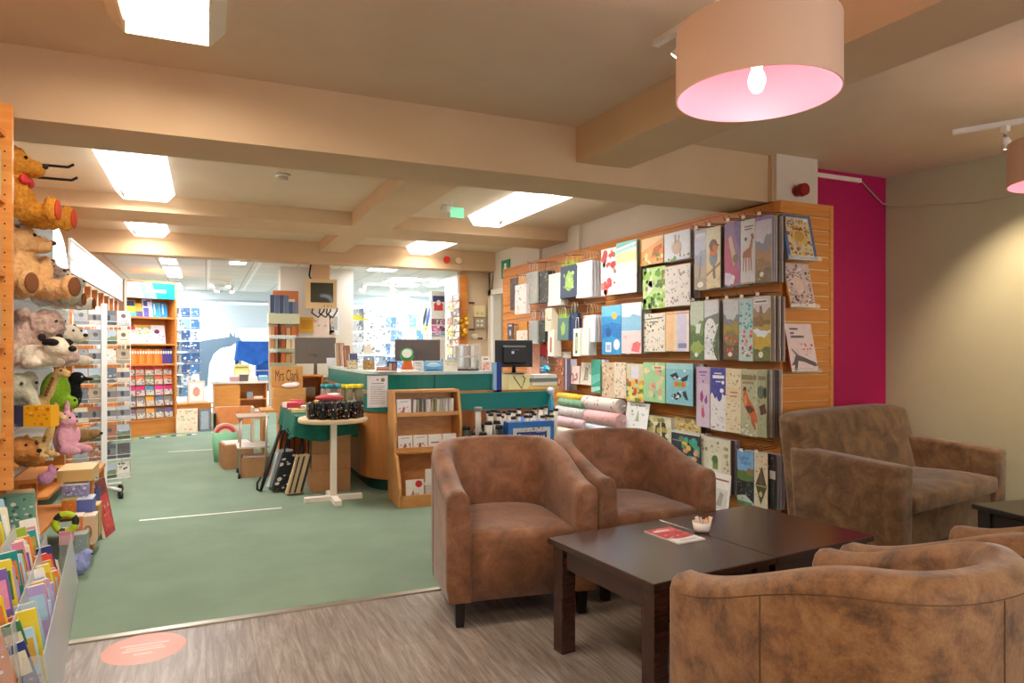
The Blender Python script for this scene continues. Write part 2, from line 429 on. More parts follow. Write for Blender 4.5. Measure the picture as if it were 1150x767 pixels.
# fittings on the shell
def alarm(name, c, axis, r, col, label, cat, d=.05):
    mb = MB(); c = Vector(c); a = Vector(axis)
    mb.cyl(c, c + a * d * .55, r * .82, r * .82, M('#d8d0c4', .5) if col != '#8f1c22' else M(col, .35), 20)
    mb.cyl(c + a * d * .55, c + a * d, r, r * .9, M(col, .35), 20)
    return tag(mb.build(name), label, cat)
p = at_y(894, 215, 3.9); alarm('fire_alarm_bell', (p[0], 3.9, p[2]), (0, -1, 0), .05, '#8f1c22', 'dark red round fire alarm sounder on the column above the slatwall end', 'fire alarm', .09)
p = at_y(501, 292, 9.7); alarm('fire_alarm_bell', (p[0], 9.7, p[2]), (0, -1, 0), .055, '#e03a2c', 'bright red round fire alarm on the rear ceiling beam', 'fire alarm')
p = at_y(514, 293, 9.7); alarm('sounder', (p[0], 9.7, p[2]), (0, -1, 0), .05, '#e6d3b0', 'cream round sounder beside the bright red alarm on the rear beam', 'sounder')
p = at_z(318, 196, ZC); mb = MB().cyl((p[0], p[1], ZC), (p[0], p[1], ZC - .02), .06, .06, WHITEP, 20).cyl((p[0], p[1], ZC - .02), (p[0], p[1], ZC - .055), .045, .035, M('#cfc6b6', .5), 20)
tag(mb.build('smoke_detector'), 'small round smoke detector on the ceiling of the middle bay', 'smoke detector')
p = at_z(507, 240, 2.62)
e = thing('emergency_light', 'small hanging emergency exit light with green panel on ceiling', 'exit light', (p[0], p[1], 0))
MB().cyl((-.1, 0, 2.68), (.02, 0, 2.66), .035, .03, WHITEP, 14).box(-.02, .02, -.02, .02, 2.68, ZC, WHITEP).build('bracket', e)
MB().box(-.02, .12, -.03, -.02, 2.58, 2.68, M('#7fd4a8', .3, 0, .35)).build('sign_panel', e)
o = at_x(563, 315, 4.0); u = at_x(572, 315, 4.0)
card('exit_sign', (4.0, o[1], 2.33), (0, u[1] - o[1], 0), (0, 0, .26), .012, '#1d9a6a', [('r', '#f2fff6', .3, .2, .7, .32), ('e', '#f2fff6', .5, .75, .16, .07), ('p', '#f2fff6', [(.4, .68), (.6, .68), (.72, .45), (.55, .52), (.62, .38), (.4, .38), (.3, .55)])], label='green fire exit running man sign above the side door', cat='sign')
# conduit and cables on the magenta and sage walls
mb = MB().box(4.32, 4.98, 4.065, 4.09, ZC - .075, ZC - .04, M('#e8d6cc', .5)); tag(mb.build('cable_conduit'), 'thin white cable conduit along the top of the magenta wall', 'conduit')
mb = MB().tube([(4.98, 4.08, 2.7), (5.1, 4.08, 2.62), (5.22, 4.06, 2.52), (5.31, 4.0, 2.49), (5.42, 3.4, 2.42), (5.55, 2.7, 2.45), (5.62, 2.3, 2.52)], .006, M('#b8a68c', .6)); tag(mb.build('wall_cable'), 'loose pale cable drooping from the conduit across the sage wall', 'cable')

# ---- fluorescent fittings
def emis(name, h, s_):
    t = NT(name); e = t.add('ShaderNodeEmission', Strength=s_); e.inputs['Color'].default_value = lin(h) + (1,)
    t.link(e.outputs[0], t.n['Material Output'].inputs['Surface']); return t.m
DIFF_W = emis('diffuser_warm', '#fff1de', TUBE_POWER * .95); DIFF_N = emis('diffuser_neutral', '#fff9f2', TUBE_POWER * 1.35); DIFF_C = emis('diffuser_cool', '#f4f8ff', FAR_POWER)
SIDE = M('#efe4d0', .5)
SIDE_LIT = emis('lit_diffuser_side', '#f6efe8', 1.6)
def ceiling_light(x0, x1, y0, y1, zt, h, mat, label, group=None, curl=False):
    t = thing('ceiling_light', label, 'ceiling light', ((x0 + x1) / 2, (y0 + y1) / 2, zt), 0, group)
    w, l = (x1 - x0) / 2, (y1 - y0) / 2; sm = SIDE if y0 < 3 else SIDE_LIT
    MB().box(-w, w, -l, l, -.02, -.002, WHITEP).build('housing', t)
    d = MB().box(-w + .012, w - .012, -l + .012, l - .012, -.026, -.02, mat).build('diffuser', t)
    MB().cyl((w * .55, -l + .05, -.05), (w * .55, l - .05, -.05), .013, .013, mat, 10).build('tube', t)
    mb = MB()
    for q in (-1, 1):      # sloping prismatic sides
        x0_, x1_, x2_, x3_ = q * (w - .01), q * w, q * (w + .05), q * (w + .06)
        mb.hexa([(x0_, -l, -h), (x1_, -l, -h), (x1_, l, -h), (x0_, l, -h), (x2_, -l, -.004), (x3_, -l, -.004), (x3_, l, -.004), (x2_, l, -.004)] if q > 0 else [(x1_, -l, -h), (x0_, -l, -h), (x0_, l, -h), (x1_, l, -h), (x3_, -l, -.004), (x2_, -l, -.004), (x2_, l, -.004), (x3_, l, -.004)], sm)
    for a, b in ((-l, -l + .01), (l - .01, l)): mb.box(-w + .01, w - .01, a, b, -h - .004, -.02, sm)
    mb.build('side_panel', t)
    return t
ceiling_light(-.33, .02, 1.95, 3.43, ZC, .075, DIFF_W, 'boxy fluorescent ceiling light nearest the camera, before the front beam')
ceiling_light(-.33, .02, -1.2, .3, ZC, .075, DIFF_W, 'added unseen fill light, boxy fluorescent shape, behind the camera position')  # out of view; added to brighten the front of the room
ceiling_light(-.7, -.33, 5.75, 7.25, ZC, .075, DIFF_N, 'boxy fluorescent ceiling light at left between front and middle beams')
ceiling_light(-.8, -.48, 8.25, 9.6, ZC, .075, DIFF_W, 'boxy fluorescent ceiling light at left between middle and rear beams')
ceiling_light(2.68, 3.0, 5.35, 7.1, ZC, .1, DIFF_N, 'long bright batten light at right before the middle beam')
ceiling_light(2.66, 2.96, 8.3, 9.6, ZC, .1, DIFF_W, 'shorter batten light at right before the rear beam')
for i, (x0, y0, x1, y1, wd) in enumerate([(173, 284, 203, 295, 'first in the left row'), (181, 299, 208, 310, 'second in the left row'), (187, 317, 208, 324, 'third in the left row'), (253, 289.5, 283, 294.5, 'near the centre rails'), (412, 295, 464, 301, 'largest at right by the beam'), (427, 311, 477, 316.5, 'second at right behind the largest'), (439, 327.5, 472, 332, 'lowest of the right rows'), (483, 314, 507, 321, 'furthest right by the orange upright'), (440, 318.5, 475, 321, 'thin one at right')]):
    a = at_z((x0 + x1) / 2, y1, ZT); b = at_z((x0 + x1) / 2, y0, ZT); cl = at_z(x0, (y0 + y1) / 2, ZT); cr = at_z(x1, (y0 + y1) / 2, ZT)
    lo = min(max(b[1], 10.05), 14.6); hi = min(max(a[1], lo + .25), 15.2)
    xa, xb = (cl[0] + (cr[0] - cl[0]) * .15, cr[0] - (cr[0] - cl[0]) * .15)
    t = thing('ceiling_panel_light', 'flat bright panel light in the rear tiled ceiling, ' + wd, 'ceiling light', ((xa + xb) / 2, (lo + hi) / 2, ZT))
    w, l = (xb - xa) / 2, (hi - lo) / 2
    MB().box(-w, w, -l, l, -.014, 0, WHITEP).build('frame', t)
    MB().box(-w + .02, w - .02, -l + .02, l - .02, -.02, -.014, DIFF_C).build('diffuser', t)
def spot_head(t, c, d, s=1., col=WHITEP, glow=None):
    c, d = Vector(c), Vector(d).normalized()
    h = MB().cyl(c, c + d * .07 * s, .018 * s, .034 * s, col, 16, smooth=True).build('spot_head', t)
    MB().cyl(c + d * .068 * s, c + d * .072 * s, .03 * s, .03 * s, glow or DIFF_W, 16).build('lamp', h)
for i, (px, py, wd) in enumerate([(247, 320, 'nearer'), (252, 326, 'further')]):
    p = at_z(px, py, ZT - .1)
    t = thing('spotlight', wd + ' twin spotlight hanging from the rear tiled ceiling left of centre', 'spotlight', (p[0], p[1], ZT))
    MB().box(-.18, .18, -.03, .03, -.04, 0, WHITEP).build('bar', t)
    for sx in (-.12, .12): spot_head(t, (sx, 0, -.04), (sx, -.3, -1), 1.3)
p = at_z(425, 324, ZT - .1)
t = thing('spotlight', 'white twin spotlight cluster on the rear ceiling right of centre', 'spotlight', (p[0], p[1], ZT))
MB().box(-.3, .3, -.03, .03, -.05, 0, WHITEP).build('bar', t)
for sx in (-.24, .22): spot_head(t, (sx, 0, -.05), (sx * 2, -.2, -.8), 1.7)

# ---- drum pendants
def pendant(loc, r, h, label, watts):
    t = thing('pendant_lamp', label, 'pendant lamp', loc)
    SH = NT('lamp_shade_outer'); SH.b.inputs['Base Color'].default_value = lin('#d8b096') + (1,); SH.b.inputs['Roughness'].default_value = .8
    PK = NT('lamp_shade_lining'); PK.b.inputs['Base Color'].default_value = lin('#e87e94') + (1,); PK.b.inputs['Roughness'].default_value = .5
    mb = MB(); mb.lathe([(r, 0), (r, h)], SH.m, n=56); mb.lathe([(r - .004, h), (r - .004, 0)], PK.m, n=56); mb.lathe([(r - .004, 0), (r, 0)], M('#fff0ea', .5), n=56); mb.lathe([(r, h), (r - .004, h)], M('#fff0ea', .5), n=56)
    mb.build('lamp_shade', t)
    mb = MB()
    for k in range(3): a = k * 2 * PI / 3; mb.tube([(0, 0, h - .03), (math.cos(a) * (r - .004), math.sin(a) * (r - .004), h - .012)], .002, WHITEP)
    mb.cyl((0, 0, h - .03), (0, 0, ZC - loc[2] - .03), .003, .003, WHITEP, 8); mb.lathe([(.045, ZC - loc[2]), (.05, ZC - loc[2] - .03), (.0, ZC - loc[2] - .03)], WHITEP); mb.build('cord', t)
    MB().cyl((0, 0, h - .13), (0, 0, h - .03), .018, .018, WHITEP, 14).build('lamp_holder', t)
    b = MB().ball((0, 0, h - .165), (.026, .026, .04), emis('bulb_glow', '#fff2e0', 14), 16, 10).build('bulb', t)
    li = bpy.data.lights.new('bulb_light', 'POINT'); li.energy = watts; li.color = (1, .86, .72); li.shadow_soft_size = .045
    lo = bpy.data.objects.new('bulb_light', li); COL.objects.link(lo); lo.parent = t; lo.location = (0, 0, h - .165)
    return t
pendant((1.6, 1.69, 2.10), .25, .215, 'large pale drum pendant with pink lining hanging over the seating', BULB_WATTS)
pp = at_y(1160, 190, 2.0); pendant((pp[0] + .29, 2.0, at_y(1160, 198, 2.0)[2]), .25, .215, 'second drum pendant cut by the right edge of view', BULB_WATTS * .6)
# ---- ceiling track with spotlights
def track(a, b, heads, label, watts):
    a, b = Vector(a), Vector(b); d = (b - a).normalized(); n = Vector((-d.y, d.x, 0)) * .017
    t = thing('track_light', label, 'track light', a)
    MB().obox(-n, (b - a), n * 2, (0, 0, -.03), WHITEP).build('track', t)
    for f, dirn in heads:
        c = (b - a) * f + Vector((0, 0, -.03))
        MB().box(c.x - .02, c.x + .02, c.y - .02, c.y + .02, c.z - .035, c.z, WHITEP).cyl(c, c + Vector((0, 0, -.07)), .006, .006, CHROME, 8).build('adapter', t)
        spot_head(t, c + Vector((0, 0, -.07)), dirn, 1.0)
        li = bpy.data.lights.new('spot_beam', 'SPOT'); li.energy = watts; li.color = (1, .82, .6); li.spot_size = R(85); li.spot_blend = .8; li.shadow_soft_size = .03
        lo = bpy.data.objects.new('spot_beam', li); COL.objects.link(lo); lo.parent = t; dv = Vector(dirn).normalized(); lo.location = c + Vector((0, 0, -.07)) + dv * .09
        lo.rotation_euler = dv.to_track_quat('-Z', 'Y').to_euler()
a = at_z(736, 48, ZC - .01); b = at_z(822, -4, ZC - .01)
track((a[0], a[1], ZC), (b[0] + (b[0] - a[0]) * .5, b[1] + (b[1] - a[1]) * .5, ZC), [(.3, (-.5, .8, -1))], 'white ceiling track light behind the large drum pendant', SPOT_WATTS * .4)
a = at_z(1070, 148, ZC - .01); b = at_z(1150, 128, ZC - .01)
track((a[0], a[1], ZC), (b[0] + .4, b[1] - .5, ZC), [(.28, (.6, .1, -1)), (.8, (.8, -.1, -.9))], 'white ceiling track with small spotlight near the sage wall', SPOT_WATTS)
# floor marks
mb = MB().lathe([(0, .0012), (.16, .0012), (.165, 0.0)], M('#d99c90', .5), n=40); draw(mb, (-.12, -.12, .0012), (.24, 0, 0), (0, .24, 0), [('r', '#ecc0b8', .1, .62, .9, .7), ('r', '#ecc0b8', .2, .5, .8, .56), ('r', '#ecc0b8', .15, .38, .85, .46), ('r', '#ecc0b8', .35, .2, .65, .28)])
tag(mb.build('floor_sticker', loc=(-.245, 3.38, 0)), 'round pink floor sticker on the laminate by the carpet edge', 'floor sticker')
for i, (y, x0, x1, l) in enumerate([(5.88, -.46, .56, 'nearer white tape line stuck across the green carpet'), (9.62, -.43, .36, 'further white tape line across the green carpet')]):
    tag(MB().box(x0, x1, y - .013, y + .013, .004, .0055, M('#f4f0ea', .6)).build('floor_tape'), l, 'tape')
# ============================================================ SEATING
def tub_chair(label, loc, rz, mat, leg_mat, w=.75, d=.76):
    t = thing('tub_chair', label, 'armchair', (loc[0], loc[1], 0), rz)
    hw, yf = w / 2, -d / 2
    path = []
    yb = .0
    for i in range(7): path.append((-hw, yf + (yb - yf) * i / 7, -1, 0))
    N = 30; ex = 2.35
    for i in range(N + 1):
        a = PI - PI * i / N
        ca, sa = math.cos(a), math.sin(a)
        x = hw * math.copysign(abs(ca) ** (2 / ex), ca); y = yb + (d / 2 - yb) * abs(sa) ** (2 / ex)
        nx = abs(ca) ** (2 - 2 / ex) / hw * math.copysign(1, ca); ny = abs(sa) ** (2 - 2 / ex) / (d / 2 - yb)
        L = math.hypot(nx, ny) or 1; path.append((x, y, nx / L, ny / L))
    for i in range(6, -1, -1): path.append((hw, yf + (yb - yf) * i / 7, 1, 0))
    def top(y):
        q = min(max((y - yf) / (d * .86), 0), 1); return .635 + .165 * (q * q * (3 - 2 * q))
    T = .105; mb = MB(); K = 12
    rows = []
    for x, y, nx, ny in path:
        h = top(y)
        sec = [(.012, .125), (0, .2), (0, .45), (0, h - .045), (.008, h - .018), (.03, h), (T - .032, h + .004), (T - .008, h - .012), (T + .004, h - .04), (T + .012, .46), (T + .014, .3), (T + .014, .125)]
        rows.append([(x - nx * o, y - ny * o, z) for o, z in sec])
    k = mb.add([p for r in rows for p in r])
    for i in range(len(rows) - 1):
        for j in range(K - 1): mb.face((k + i * K + j, k + i * K + j + 1, k + (i + 1) * K + j + 1, k + (i + 1) * K + j), mat, True)
    mb.face([k + j for j in range(K)][::-1], mat); e = k + (len(rows) - 1) * K; mb.face([e + j for j in range(K)], mat)
    sh = mb.build('shell', t, bevel=.012, seg=2)
    # seams on the outside
    sm = MB(); dk = M('#5e422c', .8)
    for i in (7, 7 + N // 2, len(path) - 8):
        x, y, nx, ny = path[i]; sm.tube([(x + nx * .001, y + ny * .001, .14 + (top(y) - .19) * q / 6) for q in range(7)], .0014, dk, 5)
    for side in (1,):
        sm.tube([(x + nx * .0005, y + ny * .0005, top(y) - .047) for x, y, nx, ny in path[1:-1]], .0012, dk, 5)
    sm.build('seam', sh)
    # seat with crowned top and front panel, in one upholstered piece
    sx = hw - T - .008; pts = []
    for i in range(13):
        a = PI * i / 12; ca, sa = math.cos(a), math.sin(a)
        pts.append((sx * math.copysign(abs(ca) ** .8, ca), .02 + (d / 2 - T - .03) * abs(sa) ** .8))
    pts = [(-sx, yf + .012), (sx, yf + .012)] + pts
    st = MB(); n = len(pts); cx, cy = 0, .0
    rings = [(1., .125), (1., .30), (1.0, .395), (.985, .42), (.93, .436), (.7, .447), (.35, .452)]
    for f, z in rings: st.add([(cx + (x - cx) * f, cy + (y - cy) * f - (.008 if z in (.30,) and y < -.3 else 0), z) for x, y in pts])
    for r in range(len(rings) - 1):
        for i in range(n): j = (i + 1) % n; st.face((r * n + i, r * n + j, (r + 1) * n + j, (r + 1) * n + i), mat, True)
    st.face([(len(rings) - 1) * n + i for i in range(n)], mat, True); st.face(list(range(n))[::-1], mat)
    st.build('seat', t)
    for sx_ in (-1, 1):
        for yy in (yf + .055, d / 2 - .12):
            x = sx_ * (hw - .07 - (.06 if yy > 0 else 0)); a_, b_ = .026, .019
            MB().hexa([(x - b_, yy - b_, 0), (x + b_, yy - b_, 0), (x + b_, yy + b_, 0), (x - b_, yy + b_, 0), (x - a_, yy - a_, .13), (x + a_, yy - a_, .13), (x + a_, yy + a_, .13), (x - a_, yy + a_, .13)], leg_mat).build('leg', t, bevel=.003)
    return t
tub_chair('brown suede tub chair left of table, nearest the green carpet', (1.43, 3.33), R(-8), SUEDE, BLACKWOOD)
tub_chair('brown suede tub chair behind table, beside the calendar slatwall', (2.19, 3.39), R(0), SUEDE, BLACKWOOD)
tub_chair('tan brown tub chair with its back to the camera, nearest in front of table', (1.59, 1.31), R(180), SUEDE3, BLACKWOOD, .68, .74)
tub_chair('tan brown tub chair cut by the right edge, beside the nearest tub chair', (2.285, 1.32), R(180), SUEDE3, BLACKWOOD, .68, .74)

def sofa(loc, rz):
    t = thing('sofa', 'olive brown two seat sofa against the magenta wall corner', 'sofa', (loc[0], loc[1], 0), rz)
    W, m = .725, SUEDE2
    def soft(mb, name, b=.03, seg=3, par=t):
        o = mb.build(name, par, bevel=b, seg=seg)
        for p in o.data.polygons: p.use_smooth = True
        return o
    soft(MB().box(-W + .1, W - .1, -.36, .34, .07, .3, m), 'base', .015)
    for s_ in (-1, 1):
        x0, x1 = sorted((s_ * W, s_ * (W - .15)))
        soft(MB().hexa([(x0, -.4, .07), (x1, -.4, .07), (x1, .3, .07), (x0, .3, .07), (x0, -.41, .595), (x1, -.41, .595), (x1, .34, .64), (x0, .34, .64)], m), 'armrest', .03)
    # back: one upholstered piece, bowed front, leaning
    mb = MB(); nx, nz = 18, 10
    def bk(u, v, f):      # u -1..1 across, v 0..1 up, f 0 front .. 1 rear
        sq = 1 - .018 * abs(u) ** 8
        y = .10 + .17 * v - .05 * (1 - u ** 4) * math.sin(PI * min(v * .9 + .1, 1)) if f == 0 else .36 + .09 * v
        return (u * W * sq, y, .07 + .80 * v - (.03 * abs(u) ** 6 if v > .9 else 0))
    G = {}
    for f in (0, 1):
        for j in range(nz + 1):
            for i in range(nx + 1): G[f, i, j] = mb.add([bk(2 * i / nx - 1, j / nz, f)])
    for j in range(nz):
        for i in range(nx):
            mb.face((G[0, i, j], G[0, i + 1, j], G[0, i + 1, j + 1], G[0, i, j + 1]), m, True); mb.face((G[1, i, j], G[1, i, j + 1], G[1, i + 1, j + 1], G[1, i + 1, j]), m, True)
        mb.face((G[0, 0, j], G[0, 0, j + 1], G[1, 0, j + 1], G[1, 0, j]), m, True); mb.face((G[0, nx, j], G[1, nx, j], G[1, nx, j + 1], G[0, nx, j + 1]), m, True)
    for i in range(nx): mb.face((G[0, i, nz], G[0, i + 1, nz], G[1, i + 1, nz], G[1, i, nz]), m, True); mb.face((G[0, i, 0], G[1, i, 0], G[1, i + 1, 0], G[0, i + 1, 0]), m, True)
    mb.build('backrest', t, bevel=.045, seg=4)
    # seat cushion: closed pillow with boxed front edge
    W2 = W - .152; mb = MB(); nx, ny = 18, 12; G = {}
    for f in (0, 1):
        for j in range(ny + 1):
            for i in range(nx + 1):
                u, v = 2 * i / nx - 1, 2 * j / ny - 1
                z = .305 if f else .405 + .045 * (1 - u ** 4) * (1 - v ** 4) + .005 * math.sin(4 * u + 3 * v)
                G[f, i, j] = mb.add([(u * W2, -.125 + v * .285 - (.012 * (1 - u * u) if v < -.99 else 0), z)])
    for j in range(ny):
        for i in range(nx):
            mb.face((G[0, i, j], G[0, i + 1, j], G[0, i + 1, j + 1], G[0, i, j + 1]), m, True); mb.face((G[1, i, j], G[1, i, j + 1], G[1, i + 1, j + 1], G[1, i + 1, j]), m)
        mb.face((G[0, 0, j], G[0, 0, j + 1], G[1, 0, j + 1], G[1, 0, j]), m, True); mb.face((G[0, nx, j], G[1, nx, j], G[1, nx, j + 1], G[0, nx, j + 1]), m, True)
    for i in range(nx): mb.face((G[0, i, 0], G[1, i, 0], G[1, i + 1, 0], G[0, i + 1, 0]), m, True); mb.face((G[0, i, ny], G[0, i + 1, ny], G[1, i + 1, ny], G[1, i, ny]), m, True)
    mb.build('seat_cushion', t, bevel=.018, seg=3)
    for sx in (-1, 1):
        for y in (-.35, .33): MB().box(sx * .64 - .025, sx * .64 + .025, y - .025, y + .025, 0, .075, BLACKWOOD).build('leg', t)
    return t
sofa((4.37, 3.3), R(10))

def coffee_table(label, loc, rz, w, d, h, mat=DARKWOOD):
    t = thing('coffee_table', label, 'table', (loc[0], loc[1], 0), rz)
    MB().box(-w / 2, w / 2, -d / 2, d / 2, h - .026, h, mat).build('tabletop', t, bevel=.004)
    mb = MB(); a, b = w / 2 - .03, d / 2 - .03
    for y in (-b, b - .02): mb.box(-a + .06, a - .06, y + .004, y + .02, h - .115, h - .026, mat)
    for x in (-a, a - .02): mb.box(x + .004, x + .02, -b + .06, b - .06, h - .115, h - .026, mat)
    mb.build('apron', t)
    lg = .068
    for sx in (-1, 1):
        for sy in (-1, 1):
            x = sx * (a - lg / 2 + .01); y = sy * (b - lg / 2 + .01)
            MB().box(x - lg / 2, x + lg / 2, y - lg / 2, y + lg / 2, 0, h - .026, mat).build('leg', t, bevel=.003)
    return t
coffee_table('square dark wood coffee table nearer the carpet, with a magazine on it', (1.698, 2.362), R(5.9), .631, .684, .48)
coffee_table('square dark wood coffee table pushed against the first, nearer the sofa', (2.326, 2.427), R(5.9), .631, .684, .48)
coffee_table('dark side table beside the sofa, cut by the right edge', (4.02, 2.03), R(-8), .74, .54, .48, M('#2a211d', .3))
mb = MB().box(-.075, .075, -.112, .112, 0, .005, M('#efe9e2', .5))
draw(mb, (-.075, -.112, .005), (.15, 0, 0), (0, .224, 0), [('r', '#c9303e', 0, .25, 1, 1), ('p', '#e07a80', [(0, .75), (.5, 1), (1, .85), (.7, .7)]), ('s', '#000000', ['#d85a60', '#e4b7b0', '#b02030', '#9aa07a'], 26, .07, 5, (0, .25, 1, .8)), ('r', '#f6eee6', .12, .78, .7, .86), ('p', '#eeeef0', [(0, 0), (1, 0), (1, .3), (.4, .22), (0, .34)]), ('r', '#8a93a0', .2, .1, .8, .13)])
tag(mb.build('magazine', loc=(1.87, 2.47, .48), rot=(0, 0, R(4))), 'red covered magazine lying on the dark coffee table', 'magazine')
bw = at_z(788, 597, .48)
t = thing('sugar_bowl', 'small white bowl of sugar sachets on the coffee table', 'bowl', (bw[0], bw[1], .48))
MB().lathe([(0, .003), (.028, 0), (.036, .012), (.042, .045), (.038, .045), (.033, .014), (0, .01)], M('#efe8e0', .25), n=28).build('bowl', t)
rg = random.Random(4)
for i in range(11):
    a = rg.uniform(0, 6.28); r_ = rg.uniform(.004, .022); c = Vector((r_ * math.cos(a), r_ * math.sin(a), .02)); ln = Vector((math.cos(a) * .25, math.sin(a) * .25, 1)).normalized()
    side = ln.cross(Vector((math.sin(a), -math.cos(a) + .3, .1))).normalized()
    col = ['#e8811e', '#f2ece2', '#efe4d2', '#e8811e', '#c9783a', '#f4f0ea', '#e2d2c0', '#f4ece4', '#e49a3a', '#b98a78', '#f2e6da'][i]
    s_ = MB().obox(c, side * .017, ln.cross(side) * .003, ln * rg.uniform(.035, .055), M(col, .6)).build('sugar_sachet')
    s_.location = (bw[0], bw[1], .48); tag(s_, ('orange' if col in ('#e8811e', '#e49a3a', '#c9783a') else 'white') + ' paper sugar sachet standing in the white bowl', 'sugar sachet', ('orange' if col in ('#e8811e', '#e49a3a', '#c9783a') else 'white') + ' sachets in the bowl')
# ============================================================ SLATWALL AND WHAT HANGS ON IT
XF = 3.9
SLATI = M('#e6c48c', .35, .2)
def slat_unit(y0, y1, label, end=False):
    t = thing('slatwall_unit', label, 'display wall', (XF, (y0 + y1) / 2, 0))
    h = (y1 - y0) / 2; p = MB(); g = MB()
    p.box(.02, .06, -h, h, 0, 2.4, OAKH)
    for k in range(24):
        p.box(0, .02, -h, h, k * .1 + .006, k * .1 + .1 - .006 + .006 * (k == 23), OAKH)
        if k: g.box(.012, .0205, -h, h, k * .1 - .004, k * .1 + .004, SLATI)
    p.build('slat_panel', t, bevel=.0015, seg=1); g.build('groove_insert', t)
    if end:
        p = MB(); g = MB(); p.box(0.0, .50, -h - .045, -h - .02, 0, 2.4, OAKH)
        for k in range(24):
            p.box(0, .5, -h - .06, -h - .045, k * .1 + .006, k * .1 + .1 - .006 + .006 * (k == 23), OAKH)
            if k: g.box(0, .5, -h - .052, -h - .0445, k * .1 - .004, k * .1 + .004, SLATI)
        p.build('end_panel', t, bevel=.0015, seg=1); g.build('groove_insert', t)
        MB().box(.50, .535, -h - .065, -h, 0, 2.4, OAK).build('edge_trim', t, bevel=.003)
        MB().box(-.012, .012, -h - .07, -h - .002, 0, 2.4, OAK).build('corner_post', t, bevel=.004)
        MB().box(.0, .535, -h - .063, -h - .002, 2.36, 2.4, OAK).build('top_rail', t, bevel=.003)
    MB().box(-.006, .06, -h, h, 2.4, 2.43, OAK).build('top_rail', t, bevel=.003)
    return t
ys = [3.935, 5.22, 6.52, 7.82, 9.12]
for i, l in enumerate(['orange wood slatwall unit with end panel, nearest the magenta wall', 'orange wood slatwall unit with square calendars, second from the near end', 'orange wood slatwall unit with gift bags, third from the near end', 'orange wood slatwall unit at the far end by the side door']):
    slat_unit(ys[i], ys[i + 1], l, i == 0)

def hang(xl, xr, yt, yb, off, t, base, shapes, label, name='wall_calendar', cat='calendar', n=0, edge=None, hook=False, lean=0, stack='calendars', group=None):
    """printed thing on the slatwall: sight lines of its sides and mid top/bottom, off = how far its face stands off the wall"""
    X = XF - off
    a = at_x(xl, yt, X); b = at_x(xr, yt, X); m = at_x((xl + xr) / 2, yt, X); q = at_x((xl + xr) / 2, yb, X)
    w = a[1] - b[1]; h = m[2] - q[2]
    o = Vector((X, a[1], q[2])); u = Vector((0, -w, 0)); v = Vector((lean * h, 0, h))
    if lean: v = v.normalized() * h
    ob = card(name, o, u, v, t, base, shapes, edge, label, cat, group)
    rg = random.Random(label)
    for k in range(n):
        dx = (k + 1) * (off - t - .012) / (n + .6)
        o2 = o + Vector((dx, -rg.uniform(-.002, .006), rg.uniform(-.004, .002)))
        short = label.split(',')[0].split(' hanging')[0].split(' on ')[0]
        card(name, o2, u * .995, v * .995, t, rg.choice(['#d8cfc6', '#a0988f', '#c9c2d0', '#7c6a66', '#e6e0d6']), (), None, 'another of the ' + stack + ' stacked behind the ' + ' '.join(short.split(',')[0].split()[:9]), cat, 'stacked behind the ' + short)
    if not hook and n == 0 and not lean:
        yy, zz = (a[1] + b[1]) / 2, m[2] - .02; tag(MB().tube([(XF + .01, yy, zz), (X + t * .5, yy, zz)], .005, M('#8a7a6a', .4, .5), 6).build('display_hook'), 'short peg behind the ' + ' '.join(label.split(',')[0].split()[:11]), 'hook')
    if hook:
        hk = MB(); yy = (a[1] + b[1]) / 2; zz = m[2] + .012
        for s_ in (-.03, .03): hk.tube([(XF, yy + s_, zz + .02), (X - .05, yy + s_, zz + .008), (X - .06, yy + s_, zz + .03)], .003, M('#4a4038', .4, .6), 6)
        hk.box(X - .055, X - .052, yy - .03, yy + .005, zz - .012, zz + .012, M('#f0e8da', .5))
        tag(hk.build('display_hook'), 'wire display hook with price tag above the ' + label.split(',')[0].split(' hanging')[0].split(' on ')[0], 'hook')
    return ob, a, b, m, q
def leaves(seed, cols, n=40, s=.05, box=(0, 0, 1, 1)): return ('s', '#000000', cols, n, s, seed, box)
def land(sky, *hills):
    out = [('r', sky, 0, .5, 1, 1)]
    for k, (c, y, a, ph) in enumerate(hills):
        out.append(('p', c, [(0, 0), (1, 0)] + [(1 - i / 8, min(1, max(0, y + a * math.sin(ph + i * .7) + a * .5 * math.sin(ph * 3 + i * 1.9)))) for i in range(9)]))
    return out
# --- nearest column of slim calendars, top row
hang(780, 793.5, 258, 325, .16, .006, '#cfd2dc', land('#c6cbe0', ('#a9b0c8', .62, .04, 0), ('#c7b49c', .42, .05, 2), ('#b8a58e', .2, .03, 4)) + [('p', '#8f92a6', [(.35, .2), (.5, .55), (.6, .56), (.5, .2)]), ('e', '#f2f2f0', .5, .08, .25, .05), ('r', '#e8e6ea', .1, .88, .9, .94)], 'slim calendar with a misty seashore scene, top row of the slatwall', hook=True, n=3)
hang(793.5, 809, 254.8, 323.5, .16, .006, '#ecd9b4', [('r', '#e9dfc2', 0, .6, 1, 1), ('p', '#b98a50', [(0, .2), (0, .24), (1, .42), (1, .37)]), ('p', '#8c7c68', [(.45, .22), (.55, .14), (.66, .16), (.62, .4), (.5, .42)]), ('e', '#8a98a0', .5, .5, .3, .14), ('e', '#d9731f', .5, .62, .27, .1), ('e', '#6d5a48', .5, .7, .3, .1), ('e', '#d9731f', .62, .66, .2, .07), ('p', '#4a4038', [(.78, .71), (.93, .69), (.78, .67)]), ('e', '#1a1512', .66, .71, .04, .013), ('s', '#0', ['#e3cfa4', '#d2b888'], 14, .05, 3, (0, 0, 1, .18))], 'slim calendar with a robin on a branch, top row of the slatwall', hook=True, n=4)
